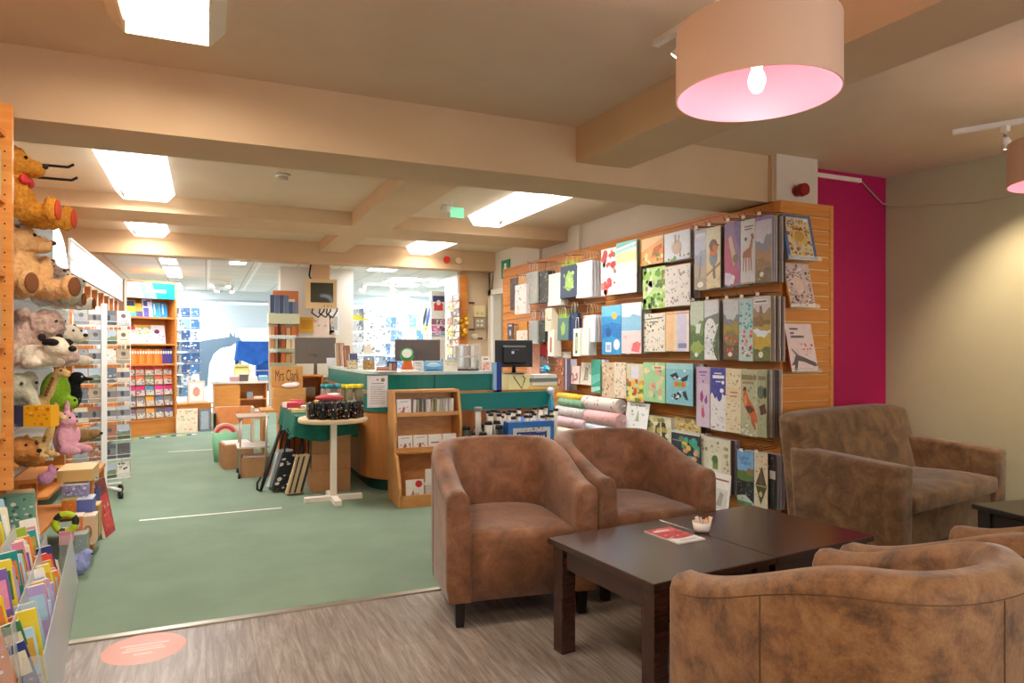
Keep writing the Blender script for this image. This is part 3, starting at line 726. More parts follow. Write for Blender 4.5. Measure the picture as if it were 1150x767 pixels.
hang(813.7, 831, 249.5, 321, .16, .006, '#9c78a8', [('p', '#c25a80', [(0, .1), (.6, 0), (1, .1), (.7, .5), (.2, .8), (0, .7)]), ('p', '#d8b8a0', [(.25, .75), (.45, .8), (.8, .4), (.6, .3)]), ('e', '#7a6a4a', .72, .42, .18, .07), ('p', '#dcd2ec', [(0, .04), (.35, 0), (.6, .1), (.4, .2), (.05, .22)]), ('p', '#efeaf6', [(.3, .05), (.6, .02), (.7, .14), (.5, .18)]), ('e', '#f0dce8', .85, .86, .1, .03), ('p', '#7c68a4', [(.6, 1), (1, 1), (1, .55), (.75, .7)])], 'slim purple and pink orchid calendar, top row of the slatwall', hook=True, n=2)
hang(831.5, 848, 246.6, 318.7, .16, .006, '#dad6dc', [('r', '#c9b98f', 0, 0, 1, .03), ('p', '#a8694a', [(.15, .42), (.2, .5), (.6, .56), (.75, .7), (.7, .76), (.85, .78), (.95, .7), (.85, .68), (.75, .46), (.7, .4)]), ('p', '#a8694a', [(.2, .42), (.16, .2), (.22, .2), (.28, .42)]), ('p', '#a8694a', [(.36, .42), (.36, .18), (.42, .18), (.44, .42)]), ('p', '#a8694a', [(.56, .42), (.56, .2), (.62, .2), (.64, .42)]), ('p', '#a8694a', [(.68, .45), (.74, .2), (.8, .2), (.76, .48)]), ('e', '#4e5a6e', .38, .7, .09, .03), ('r', '#6b6670', .3, .88, .9, .9), ('r', '#6b6670', .3, .84, .8, .86)], 'slim pale calendar with a brown giraffe, top row of the slatwall', hook=True, n=3)
hang(848.5, 866.5, 242.5, 316.7, .16, .006, '#c9c2d4', land('#cfc8dc', ('#8c8898', .66, .07, 1), ('#b0845a', .5, .05, 2.2), ('#9a7448', .34, .05, 4), ('#7a6444', .2, .03, 1)) + [('e', '#f0e8d4', .4, .12, .13, .04), ('s', '#0', ['#c08a50', '#8a6a48', '#d0a868'], 26, .04, 8, (0, 0, 1, .45)), ('r', '#9a86c4', 0, .94, 1, 1)], 'slim calendar with a brown mountain landscape, top row at the slatwall corner', hook=True, n=5)
# second row
hang(775.5, 790.5, 338.5, 403.5, .16, .006, '#9fae80', land('#cdd8c6', ('#7d9a5e', .62, .06, 1), ('#5e7d48', .45, .05, 3), ('#9bb35a', .28, .04, 5), ('#5b7a50', .12, .03, 2)) + [('e', '#f0f0e6', .45, .08, .14, .04), ('p', '#eef0ee', [(.4, .45), (.7, .45), (.8, .62), (.45, .6)])], 'slim calendar with a green woodland, second row of the slatwall', hook=True, n=3)
hang(791, 807, 336.8, 404, .16, .006, '#dfe2e6', [('p', '#7d8a84', [(0, .7), (1, .78), (1, .6), (0, .5)]), ('e', '#f2f4f6', .42, .5, .4, .2), ('p', '#5e7046', [(.6, .25), (1, .6), (1, 0), (.8, 0)]), ('s', '#0', ['#2c3440', '#46505c'], 14, .04, 5, (.1, .35, .8, .62)), ('p', '#eef0f2', [(.05, 0), (.9, 0), (.6, .16), (.2, .2)]), ('s', '#0', ['#8c968e', '#c6ccca'], 22, .05, 6, (0, .05, .8, .35))], 'slim calendar with a white waterfall picture, second row of the slatwall', hook=True, n=4)
hang(812.5, 829.5, 336, 404, .16, .006, '#cfd0d0', land('#d0d3d8', ('#84888e', .7, .05, 2), ('#a89440', .6, .03, 1), ('#8a7a48', .45, .04, 5), ('#6e5a40', .26, .03, 2)) + [leaves(4, ['#c8543c', '#d87a58', '#a8483a', '#8a8a50'], 34, .06, (0, .1, 1, .42)), ('e', '#f0e8da', .45, .09, .15, .04)], 'slim calendar with a red poppy field, second row of the slatwall', hook=True, n=2)
hang(830, 845.5, 335, 405.5, .16, .006, '#b8d4da', [leaves(9, ['#5ab4c0', '#7ec8cc', '#3d9ab0'], 20, .1, (0, .5, 1, .95)), leaves(3, ['#e8553c', '#f0785a', '#e6d8c8', '#d03a34'], 26, .09, (0, .05, 1, .55)), ('e', '#f0f2ee', .5, .1, .18, .05), leaves(12, ['#4a9a90', '#f0e2d0'], 14, .06, (0, .1, 1, .8))], 'slim calendar with blue and red painted flowers, second row of the slatwall', hook=True, n=3)
hang(846, 865.4, 332.5, 405.5, .16, .006, '#c8b69a', land('#d8cfd4', ('#a58a60', .78, .04, 2), ('#8a6a3a', .66, .04, 4), ('#b8a048', .55, .02, 1), ('#e0e6f4', .48, .02, 3), ('#c8a830', .4, .04, 2), ('#6e7440', .2, .03, 1)) + [('p', '#8a7058', [(.35, .72), (.38, .86), (.46, .84), (.5, .88), (.56, .72)]), ('e', '#f0ead6', .45, .1, .14, .05), ('r', '#efe9f0', .06, .89, .85, .95), ('r', '#6b6c70', .12, .905, .8, .93)], 'slim calendar with castle and yellow fields, second row at the slatwall corner', hook=True, n=6)
# third row
hang(782, 797, 412, 479.5, .16, .006, '#d9c6dc', [('r', '#cdb4d4', 0, .72, 1, 1), ('p', '#b04a90', [(.3, .55), (.45, .62), (.55, .5), (.45, .4), (.3, .45)]), ('p', '#9a50a8', [(.6, .45), (.8, .55), (.85, .42), (.7, .38)]), ('p', '#d8628a', [(.4, .3), (.55, .34), (.65, .2), (.5, .14), (.38, .2)]), ('e', '#e8b080', .5, .35, .07, .025), ('r', '#8a6aa0', .2, .9, .8, .93), ('r', '#8a6aa0', .3, .85, .7, .87), ('e', '#7a4a90', .52, .76, .06, .02)], 'slim lilac calendar with fluttering pink figures, third row of the slatwall', n=2)
hang(798, 815, 413, 483.5, .16, .006, '#ece8ea', [('p', '#4a4aa4', [(0, 1), (1, 1), (1, .58), (.9, .56), (.8, .6), (.72, .5), (.6, .46), (.5, .48), (.42, .54), (.3, .5), (.2, .56), (.1, .6), (0, .56)]), ('r', '#f0f0fa', .15, .83, .9, .88), ('r', '#e0e0f4', .25, .9, .75, .92), ('r', '#e0e0f4', .35, .77, .7, .79), ('e', '#f4f4fc', .82, .77, .09, .03), ('e', '#f4f4fc', .75, .64, .13, .035), leaves(8, ['#5a4a60', '#8a7a90', '#3a3040'], 18, .035, (0, 0, 1, .42))], 'slim white calendar with a purple scalloped top, third row of the slatwall', n=2)
hang(815, 832, 414, 486, .16, .006, '#e8d8b8', [leaves(2, ['#8a7a58', '#a89468', '#6e6a48'], 46, .04), ('r', '#e6cfae', .08, .5, .92, .7), ('r', '#b8784a', .3, .62, .8, .64), ('r', '#b8784a', .3, .56, .75, .58)], 'slim cream calendar dotted with small brown bees, third row of the slatwall', n=2)
ROOST = [('r', '#b9b898', 0, 0, 1, 1), leaves(5, ['#a4a880', '#c9c4a0', '#8f9a70'], 40, .07), ('r', '#8a7a58', .05, .84, .95, .92), ('r', '#a08c60', .1, .78, .8, .82), ('p', '#7a2a1a', [(.12, .68), (.2, .74), (.34, .73), (.36, .68), (.22, .66)]), ('p', '#c8642a', [(.16, .68), (.34, .68), (.5, .56), (.8, .44), (1, .3), (1, .2), (.7, .24), (.45, .34), (.25, .42), (.14, .56)]), ('p', '#5a3428', [(.3, .44), (.6, .46), (.85, .4), (.6, .34), (.42, .36)]), ('p', '#e0905a', [(.2, .6), (.34, .6), (.4, .5), (.3, .44), (.2, .5)]), ('p', '#b06040', [(.6, .28), (.8, .26), (.95, .12), (.85, .1), (.66, .2)]), leaves(7, ['#e4e0d4', '#c6c8a8', '#9aa080'], 22, .06, (0, 0, 1, .18))]
hang(832, 850.5, 415, 489.5, .17, .006, '#b9b898', ROOST, 'slim sage calendar with an orange rooster, third row of the slatwall', n=2)
hang(850.5, 861, 415, 491, .17, .006, '#a9aa86', [leaves(5, ['#94987a', '#b6b490', '#7f8a68'], 30, .09), ('e', '#5c6a58', .4, .66, .42, .1), ('p', '#5a2a24', [(.2, .45), (.8, .5), (1, .36), (.4, .32)]), ('e', '#2a2a28', .85, .66, .2, .08), ('r', '#8a7a58', .1, .84, .95, .9)], 'slim dark green calendar half hidden beside the rooster calendar', n=6)
# bottom row
hang(787, 820, 492, 552, .13, .01, '#e0d8c2', [leaves(3, ['#b8a888', '#8f9a70', '#c89a80', '#a8b090'], 60, .04), ('r', '#e6dfca', .25, .3, .72, .72), ('r', '#7a9a50', .42, .42, .6, .62), ('e', '#5a7a3c', .5, .6, .1, .08)], 'square cream family organiser with green window picture, bottom row of the slatwall', n=3)
hang(828, 846.5, 506.5, 568, .14, .006, '#6fa0d8', land('#7fb0e2', ('#8a7a4a', .66, .05, 1), ('#5f7a3a', .6, .04, 4), ('#262a2c', .46, .01, 2)) + [('t', '#2a5a9a', 'Lake', .15, .84, .7, .92), ('t', '#2a5a9a', 'District', .25, .75, .85, .83), ('s', '#0', ['#5a5e60', '#83878a', '#3a3e40'], 20, .05, 4, (0, .1, 1, .45)), ('p', '#c8d8cc', [(0, 0), (1, 0), (1, .08), (.5, .2), (0, .16)]), ('r', '#6d9a70', 0, 0, .9, .08)], 'slim calendar with blue sky over dark panels, bottom row near the slatwall corner', hook=True, n=1)
hang(847, 862, 508, 570, .14, .006, '#e0d0b4', [leaves(6, ['#a06a58', '#c89a80', '#7a7a50'], 26, .06), ('p', '#4c4a2a', [(.5, .05), (.95, .38), (.6, .75), (.1, .4)]), ('p', '#7a4a34', [(.4, .4), (.6, .4), (.62, .66), (.45, .68)]), ('e', '#cdbd8a', .5, .24, .13, .05), ('r', '#b8a05a', .1, .38, .9, .4)], 'slim cream calendar with a dark green diamond, bottom row at the slatwall corner', hook=True, n=1)
hang(862.5, 871, 510, 572, .12, .006, '#2a2626', [leaves(6, ['#5a3a34', '#8a8078'], 12, .1), ('r', '#d8d0c8', .2, .55, 1, .7)], 'dark narrow calendar edge beside the green diamond calendar', n=3)
# leaflet holder
o, a, b, m_, q = hang(797, 817, 532, 577, .26, .004, '#f0ece6', [('r', '#d9d5d0', .12, .12, .88, .62), ('p', '#a8a49e', [(.3, .2), (.5, .55), (.7, .5), (.6, .2)]), ('r', '#a05a4a', .1, .82, .9, .86)], 'white leaflets in a clear holder low on the slatwall', 'leaflet', 'leaflet', lean=.12)
# --- square calendars, second column
hang(719, 745, 266.5, 297, .12, .006, '#e8a860', [('p', '#f0c890', [(0, .5), (1, .9), (1, 1), (0, 1)]), ('p', '#c8602a', [(.5, .3), (.9, .2), (.95, .7), (.6, .6)]), ('p', '#e88a20', [(.7, .1), (1, .1), (1, .6), (.85, .5)]), leaves(5, ['#6a9a3a', '#f0d8a0', '#d8904a'], 20, .06, (0, 0, 1, .4))], 'square orange autumn calendar, top of the second column', n=1)
hang(746, 775, 260, 292, .14, .006, '#dde0ea', [('e', '#c8b0a0', .5, .45, .2, .25), ('p', '#b89a88', [(.42, .6), (.4, .9), (.48, .9), (.5, .6)]), ('p', '#b89a88', [(.52, .6), (.56, .88), (.62, .85), (.58, .6)]), ('p', '#8a5a48', [(.6, .1), (.66, .1), (.64, .42)]), leaves(2, ['#8abf5a', '#6aa84a'], 8, .05, (0, 0, 1, .15))], 'square pale blue calendar with a hare, top of the second column', n=3)
hang(722, 747, 300, 346.5, .13, .006, '#b8d88a', [leaves(4, ['#6aa83a', '#9cc858', '#4a7a38', '#e8f0d8', '#8a7a4a'], 70, .08), ('p', '#e8ecd8', [(.2, .3), (.5, .5), (.4, .8), (.25, .6)])], 'green jungle leaf calendar, middle of the second column', n=1)
hang(747, 775, 297.6, 343.5, .14, .006, '#e6dfd8', [leaves(8, ['#8a9a8a', '#b0a0a8', '#a8b0b8', '#c8a8a0'], 60, .035)], 'white calendar with tiny grey flowers, middle of the second column', n=3)
hang(722, 747, 352, 395, .13, .006, '#ece4d6', [leaves(11, ['#8aa06a', '#e0a080', '#a8b8c0', '#5a5a5a'], 50, .035), ('p', '#6a6a62', [(.15, .84), (.9, .87), (.9, .9), (.15, .87)]), ('r', '#6a6a62', .3, .76, .7, .79)], 'cream speckled calendar with curly title, bottom of the second column', n=1)
hang(747.5, 774, 349.5, 394.5, .14, .006, '#f0d0a8', [('r', '#f2c898', 0, 0, .38, 1), ('r', '#f0dcc0', .38, 0, .5, 1), ('r', '#d8d2ea', .5, 0, .88, 1), ('r', '#f4e8e0', .88, 0, 1, 1), ('r', '#8a8ab0', .55, .08, .9, .2), ('r', '#e8a060', 0, .93, 1, .96)], 'peach and lavender striped calendar, bottom of the second column', n=3)
hang(676, 690, 407, 446, .13, .006, '#d8c0a0', [leaves(4, ['#a87858', '#e8d8c0', '#7a8a50', '#c89880'], 46, .06)], 'brown wildflower pattern paper, left of the tulip calendar', 'gift_wrap', 'gift wrap', n=2, stack='sheets')
hang(690, 703, 407, 447, .13, .006, '#e6d8c2', [leaves(5, ['#c8a890', '#8a9a60', '#e8b8a8', '#a89070'], 46, .06)], 'pale wildflower pattern paper, beside the tulip calendar', 'gift_wrap', 'gift wrap', n=2, stack='sheets')
hang(703.5, 723, 408.6, 451, .15, .006, '#d8d0a8', [('r', '#e0dce8', .3, .62, .72, .95), leaves(3, ['#e8c820', '#e04a3a', '#5a8a30', '#f0e060'], 46, .09, (0, 0, 1, .6))], 'yellow and red tulip calendar on the slatwall', n=1)
hang(722.5, 747, 407, 451.5, .17, .006, '#a8d8a0', [leaves(6, ['#e8a898', '#c8e0b0', '#78b880', '#f0d8b0'], 22, .09), ('e', '#f0b8a0', .45, .4, .14, .1), ('e', '#e88a70', .45, .4, .06, .05), ('r', '#f0f0d8', .45, .82, .9, .92), ('r', '#d88a60', .5, .84, .84, .9)], 'mint green calendar with peach flowers on the slatwall', n=2)
hang(748, 778, 408, 454.5, .18, .006, '#8cc8d8', [('r', '#a8d8dc', 0, .86, 1, 1), ('p', '#24344a', [(.15, .7), (.4, .78), (.5, .66), (.3, .6)]), ('p', '#24344a', [(.55, .62), (.85, .74), (.8, .6), (.62, .55)]), ('p', '#f0f0ea', [(.25, .64), (.36, .68), (.4, .62)]), ('p', '#24344a', [(.2, .2), (.5, .32), (.6, .2), (.4, .1)]), ('p', '#f0f0ea', [(.35, .16), (.5, .24), (.52, .16)]), ('p', '#2a3a50', [(.6, .3), (.75, .35), (.85, .12), (.75, .14)]), ('r', '#c8b060', .3, .42, .75, .56), ('e', '#d86a30', .4, .49, .06, .06), ('e', '#7aa850', .52, .49, .06, .06), ('e', '#d86a30', .65, .49, .06, .06), leaves(4, ['#f4f8fa', '#b0e0ec'], 12, .03)], 'blue calendar with diving black and white birds on the slatwall', n=4)
hang(701, 726, 452, 482, .16, .005, '#eceeee', [('p', '#9ab08a', [(.45, .3), (.55, .75), (.62, .3)]), leaves(3, ['#b8c0b0', '#8a9a80', '#c8ccc0'], 14, .04)], 'white card with faint trees standing on a slatwall shelf', 'greeting_card', 'card', lean=.15)
hang(722, 754, 468, 500, .13, .005, '#ded6b8', [('p', '#4a3c2a', [(.1, .5), (.2, .9), (.3, .8), (.25, .4)]), ('p', '#5a4a34', [(.4, .2), (.5, .9), (.62, .85), (.6, .1)]), ('p', '#3c3a2a', [(.7, .1), (.66, .9), (.8, .8), (.9, .1)]), leaves(3, ['#c8b860', '#8a8a50', '#f0e8d0'], 20, .08)], 'cream and olive paper with long dark leaves behind the second tub chair', 'gift_wrap', 'gift wrap', n=2, stack='sheets')
hang(758, 787, 470, 492, .11, .005, '#d8c080', [leaves(3, ['#b8985a', '#e8d8a0', '#a8843a'], 40, .05)], 'mustard pattern paper behind the dark jungle paper', 'gift_wrap', 'gift wrap', n=1, stack='sheets')
hang(754, 786, 485, 530, .15, .006, '#34363e', [leaves(4, ['#4ab09a', '#f0c050', '#d8a080', '#6a8a60', '#e0e0d8'], 26, .1, (.3, .1, 1, .9)), ('r', '#dcd8d4', 0, .94, 1, 1), ('r', '#8a9aa0', .05, .74, .4, .77)], 'dark calendar with bright jungle birds behind the second tub chair', n=3)
# --- gift wrap and bags, third and fourth unit
hang(675, 692, 279, 331, .15, .006, '#f0ece4', [leaves(4, ['#d0484a', '#b83a44', '#e07a70', '#6a8a50'], 34, .13), leaves(9, ['#f0ece4'], 5, .12, (.2, .4, .8, .8))], 'white gift bag printed with red roses, upper row', 'gift_wrap', 'gift wrap', n=2, stack='bags')
hang(692, 715, 271, 329, .16, .006, '#e4e8e4', [('p', '#7accc8', [(0, .9), (1, .96), (1, 1), (0, 1)]), ('r', '#d8e4a0', 0, .6, 1, .8), ('p', '#a8d4d8', [(0, .8), (1, .86), (1, .92), (0, .86)]), ('r', '#e0e8f4', 0, .1, 1, .45), ('r', '#c0c8dc', 0, .3, 1, .32), ('r', '#f0f4d8', .3, .45, 1, .55)], 'pastel striped gift wrap with turquoise band, upper row', 'gift_wrap', 'gift wrap', n=5, stack='sheets')
hang(676, 697.5, 343, 398, .15, .006, '#2a94d0', [('r', '#6abce6', 0, .78, 1, 1), ('p', '#1a78c0', [(0, .3), (.4, .4), (1, .3), (1, .6), (.5, .66), (0, .6)]), ('e', '#f0b040', .66, .78, .14, .07), ('e', '#1a5a98', .35, .45, .15, .1), ('r', '#e8eef4', .2, .05, .5, .25), ('e', '#eaf2f8', .78, .2, .16, .11), ('r', '#a8b8e0', .25, .08, .45, .2)], 'bright blue calendar with an orange sun over the sea', n=2)
hang(698, 720, 340, 397, .16, .006, '#d8e6ee', [('p', '#8cc0dc', [(0, .45), (1, .45), (1, .72), (.6, .78), (.4, .72), (0, .74)]), ('r', '#f0d0d0', 0, 0, 1, .44), ('p', '#e06a70', [(.5, .05), (.9, .02), (1, .2), (.8, .24), (.6, .2)]), ('r', '#e8b8b8', .1, .3, .3, .36)], 'pale calendar with blue hills above pink, beside the bright blue one', n=2)
def bag(xl, xr, yt, yb, off, col, shapes, label, depth=.1, handle='#e6ddd0', tissue=None, n=1):
    X = XF - off
    a = at_x(xl, yt, X); b = at_x(xr, yt, X); mm = at_x((xl + xr) / 2, yt, X); qq = at_x((xl + xr) / 2, yb, X)
    w, h = a[1] - b[1], mm[2] - qq[2]
    short = label.split(',')[0]
    for k in range(n):
        dx = k * .035
        t = thing('gift_bag', label if k == 0 else 'gift bag behind the ' + ' '.join(short.split()[:11]), 'gift bag', (X + dx, (a[1] + b[1]) / 2, qq[2]), 0, None if k == 0 else 'bags behind the ' + short)
        mb = MB(); th = .028 if n > 1 else depth
        c = M(col, .5)
        mb.hexa([(0, -w / 2, 0), (th, -w / 2, 0), (th, w / 2, 0), (0, w / 2, 0), (.006, -w / 2, h), (th - .006, -w / 2, h), (th - .006, w / 2, h), (.006, w / 2, h)], c)
        if k == 0 and shapes: draw(mb, (-.0005, w / 2, 0), (0, -w, 0), (.006, 0, h), shapes)
        mb.build('bag_body', t)
        hb = MB(); hb.tube([(.012, w * .22, h - .01), (.012, w * .2, h + .08), (.014, w * .1, h + .12), (.014, -w * .1, h + .12), (.012, -w * .2, h + .08), (.012, -w * .22, h - .01)], .0035, M(handle, .6), 6); hb.build('handle', t)
        if k == 0 and tissue:
            ti = MB(); rg = random.Random(label)
            for i in range(9):
                y = w * (-.4 + .1 * i); ti.poly([(.008, y - .03, h - .02), (.02, y + .03, h - .02), (.015 + rg.uniform(-.02, .02), y + rg.uniform(-.03, .03), h + rg.uniform(.05, .12))], M(tissue, .7))
            ti.build('tissue', t)
        if k == 0:
            hk = MB(); 
            hk.tube([(XF, (a[1] + b[1]) / 2, qq[2] + h + .13), (X - .04, (a[1] + b[1]) / 2, qq[2] + h + .11), (X - .05, (a[1] + b[1]) / 2, qq[2] + h + .14)], .004, M('#8a7a6a', .4, .5), 6)
            tag(hk.build('display_hook'), 'wire hook holding the ' + short, 'hook')
bag(647, 664, 294, 334, .2, '#e8e8ee', [leaves(5, ['#d0d0dc', '#f4f4f8'], 20, .05)], 'stack of white gift bags in the upper row', n=5, handle='#c8a890')
bag(629, 648, 298, 334, .2, '#38465e', [('p', '#9cc060', [(.5, .2), (.8, .3), (.75, .7), (.5, .85), (.3, .6), (.3, .3)]), leaves(3, ['#c8e090', '#7aa850'], 16, .06, (.2, .2, .8, .85))], 'navy gift bag with a green tree and lime tissue, upper row', tissue='#a4d828', n=1)
bag(615.5, 629.5, 307, 343, .2, '#e4e2de', [leaves(2, ['#d2d0cc', '#f0eeea'], 20, .05)], 'white gift bag left of the navy tree bag, upper row', n=3, handle='#b89878')
bag(602.5, 615, 305, 340, .2, '#3a3c34', [leaves(2, ['#6a6e5a', '#23251f', '#8a8e78'], 40, .06)], 'black leaf pattern gift bag, upper row', n=3, handle='#b08860')
bag(590.5, 603, 305.5, 341, .22, '#b4b6b2', [leaves(2, ['#a4a6a2', '#c4c6c2'], 20, .06)], 'plain grey gift bag, upper row', n=2)
bag(578, 590.5, 319.5, 352.5, .26, '#eee8e4', [leaves(2, ['#c8b8b4', '#b0a8a8'], 16, .05)], 'white print gift bag at the far end of the upper row', n=2)
hang(573, 584, 312, 348, .06, .01, '#4a342a', [leaves(2, ['#6a4a38', '#2c201a'], 14, .1)], 'dark brown gift bag against the far end of the slatwall', 'gift_wrap', 'gift wrap')
hang(583, 592, 309, 330, .1, .01, '#e8a030', [leaves(2, ['#f0b850', '#d08820'], 10, .1)], 'orange gift bag behind the white print bag', 'gift_wrap', 'gift wrap')
bag(655, 668, 354, 384, .2, '#e6e4e6', [leaves(5, ['#d0ced2', '#f4f4f4'], 20, .05)], 'stack of small white gift bags in the lower row', n=4, handle='#c8a070')
bag(626, 638, 357, 382, .2, '#5a7a78', [('p', '#9cc060', [(.4, .2), (.7, .3), (.7, .7), (.5, .85), (.3, .6)])], 'small blue green gift bag with lime tissue, lower row', tissue='#9cd040')
bag(638, 648, 352, 382, .18, '#283c66', [], 'small navy gift bag with dark tissue, lower row', tissue='#2c4a2c', n=2)
bag(602.5, 612, 360, 384, .2, '#3c4036', [leaves(2, ['#6a6e5a', '#23251f'], 30, .07)], 'small black leaf pattern gift bag, lower row', n=2)
bag(594, 603, 360, 386, .22, '#a8acaa', [], 'small grey gift bag, lower row', n=1)
bag(643.5, 651, 369, 400, .24, '#e8ecdc', [('r', '#3a5a2c', .35, .1, .65, .85), ('r', '#c8dc90', .42, .2, .58, .7)], 'tall white bottle bag with a green panel', n=1)
bag(651, 661, 368, 399, .22, '#d8dcd8', [], 'plain pale bottle bag beside the green panel bottle bag', n=3)
bag(615, 622, 370, 400, .2, '#efe8dc', [('r', '#c06a50', .35, .15, .65, .7)], 'narrow white bottle bag with a small red label', n=1)
bag(612, 619, 346, 372, .2, '#e8dcc4', [], 'narrow cream bottle bag left of the blue green bag', n=1)
hang(570, 576, 363, 381, .1, .01, '#3a3a4a', [('e', '#c8c8d4', .5, .4, .2, .2), ('r', '#e0e0e8', .2, .8, .8, .9)], 'small dark boxed gift at the far slatwall end', 'gift_box', 'box')
hang(583, 592, 361, 381, .1, .01, '#e8a028', [], 'small orange gift bag in the far lower row', 'gift_wrap', 'gift wrap')
hang(580, 592, 371, 394, .18, .01, '#f0e0d0', [leaves(4, ['#e0b0a0'], 12, .06)], 'small cream gift bag in front of the small orange bag', 'gift_wrap', 'gift wrap')
hang(592, 606, 386, 420, .05, .01, '#e8a88c', [leaves(4, ['#f0b8a0', '#d89878'], 14, .08)], 'salmon pink paper pack behind the counter monitor', 'gift_wrap', 'gift wrap')
hang(606, 616, 392, 420, .12, .01, '#6a6058', [leaves(4, ['#a89c90', '#3c3834', '#8a4a40', '#d8d0c8'], 30, .09)], 'grey brown paper pack under the red ribbons', 'gift_wrap', 'gift wrap')
hang(623.5, 633, 402, 438, .13, .006, '#a8603c', [leaves(4, ['#d89868', '#7a3a24', '#e8b888', '#5a2c20'], 30, .1)], 'rust brown patterned gift wrap, left of the small cards', 'gift_wrap', 'gift wrap', n=1, stack='sheets')
hang(633, 640, 403, 438, .15, .006, '#5a4860', [('r', '#d8ccd0', .3, 0, .5, 1), ('r', '#3a3a6a', .6, 0, .75, 1)], 'dark striped gift wrap beside the rust brown sheet', 'gift_wrap', 'gift wrap', n=1, stack='sheets')
hang(640, 650, 411, 431, .14, .005, '#e8d4cc', [leaves(4, ['#c86a70', '#8a6a78', '#e0a0a0'], 14, .1, (.1, .1, .9, .6))], 'small white card with pink figures on the slatwall', 'greeting_card', 'card', lean=.1)
hang(651, 664, 407, 432, .14, .005, '#e6dccc', [('p', '#a89888', [(.3, .2), (.4, .8), (.65, .75), (.7, .2)]), leaves(4, ['#c8b8a8', '#8a9a80'], 12, .06)], 'small cream card with a grey drawing on the slatwall', 'greeting_card', 'card', lean=.1)
hang(664, 674, 404, 441, .15, .006, '#3aa890', [('p', '#6ac8b0', [(0, .2), (1, .4), (1, .6), (0, .5)]), ('p', '#a8dcc8', [(0, .0), (1, .1), (1, .2), (0, .15)])], 'teal gift wrap sheet beside the small cards', 'gift_wrap', 'gift wrap', n=2, stack='sheets')
# ticket strips on the wall
hang(622, 641, 395, 402, .08, .004, '#f0e8dc', [], 'white ticket strip above the rust brown wrap', 'ticket_strip', 'ticket strip')
# red ribbons, tassel and bow
p = at_x(611, 381, XF - .12); q = at_x(611, 401, XF - .12); mb = MB(); rg = random.Random(2)
for i in range(9): mb.tube([(p[0], p[1] + (i - 4) * .012, p[2]), (p[0] - .01, p[1] + (i - 4) * .02, (p[2] + q[2]) / 2), (p[0], p[1] + (i - 4) * .028, q[2] + rg.uniform(-.02, .02))], .006, M('#d83a40', .5), 5)
tag(mb.build('ribbon'), 'bunch of red ribbons hanging on the slatwall', 'ribbon')
p = at_y(612, 421, 6.28); p = (p[0], 6.28, 1.09); mb = MB(); rg = random.Random(7)
for i in range(26):
    d = Vector((rg.gauss(0, 1), rg.gauss(0, 1), rg.gauss(0, 1))).normalized() * .055; s_ = d.orthogonal().normalized() * .014
    mb.poly([Vector(p), Vector(p) + d * .7 + s_, Vector(p) + d, Vector(p) + d * .7 - s_], M('#38b8dc', .4))
tag(mb.build('gift_bow'), 'bright blue gift bow on top of the book pile at the counter end', 'bow')
p = at_y(618.5, 439, 5.93); mb = MB(); rg = random.Random(8)
for i in range(14): mb.tube([(p[0], p[1] + rg.uniform(-.02, .02), p[2]), (p[0] + rg.uniform(-.02, .02), p[1] + rg.uniform(-.05, .05), p[2] - .14), (p[0] + rg.uniform(-.02, .02), p[1] + rg.uniform(-.07, .07), p[2] - rg.uniform(.24, .3))], .007, M(rg.choice(['#4ab8dc', '#6cc8e4', '#38a4cc']), .4), 5)
mb.ball(p, (.035, .04, .04), M('#c8d4e4', .5), 10, 7)
mb.tube([p, (p[0] - .03, 5.99, p[2] - .02), (p[0] - .06, 6.02, .886)], .004, M('#8a7a6a', .4, .5), 6)
tag(mb.build('tassel'), 'bundle of light blue tassels hanging by the counter end', 'tassel')
# rolls of wrapping paper on wall bars (axis along the wall)
def roll(xl, xr, yc, r, off, col, cols, label, drop=0):
    X = XF - off; a = at_x(xl, yc, X); b = at_x(xr, yc, X); mm = at_x((xl + xr) / 2, yc, X)
    t = thing('wrapping_paper_roll', label, 'wrapping paper', (X, (a[1] + b[1]) / 2, mm[2])); h = (a[1] - b[1]) / 2
    mb = MB(); n = 20; c = M(col, .5)
    mb.cyl((0, -h, 0), (0, h, 0), r, r, c, n)
    rg = random.Random(label)
    if cols:
        for i in range(34):
            a_ = PI / 2 + rg.uniform(0, PI * 1.1); y = rg.uniform(-h * .95, h * .95); s_ = rg.uniform(.008, .018)
            pt = [(math.cos(a_ + da) * (r + .0008), y + dy, math.sin(a_ + da) * (r + .0008)) for da, dy in ((-s_ / r, 0), (0, -s_), (s_ / r, 0), (0, s_))]
            mb.poly(pt, M(rg.choice(cols), .5))
    mb.build('paper', t)
    MB().cyl((0, -h - .03, 0), (0, h + .03, 0), .012, .012, CHROME, 10).build('core', t)
    for s_ in (-1, 1): MB().tube([(0, s_ * (h + .02), 0), (off, s_ * (h + .02), .03)], .005, CHROME, 6).build('bracket', t)
roll(628, 658, 446, .04, .16, '#e8c030', ['#e06a30', '#f0e060', '#8ab850'], 'yellow and orange roll of gift wrap, top of the rack by the counter')
roll(630, 657, 453, .045, .2, '#78a888', ['#d8c060', '#5a8a78'], 'green roll of gift wrap under the yellow roll')
roll(628, 659, 463, .06, .2, '#d8d2d0', ['#a8a090', '#b8a8b0', '#8a9a70'], 'grey floral roll of gift wrap, below the green roll')
roll(628, 659, 475, .055, .24, '#e0bcc4', ['#a85a70', '#f0dce0'], 'pink dotted roll of gift wrap, lowest but one by the counter')
roll(627, 659, 487, .05, .26, '#e6dccc', [], 'cream roll of gift wrap, lowest by the counter')
roll(658, 697, 454, .072, .16, '#e8dcd4', ['#a86a68', '#c89a90', '#8a6a60'], 'large white floral roll of gift wrap, top of the nearer rack')
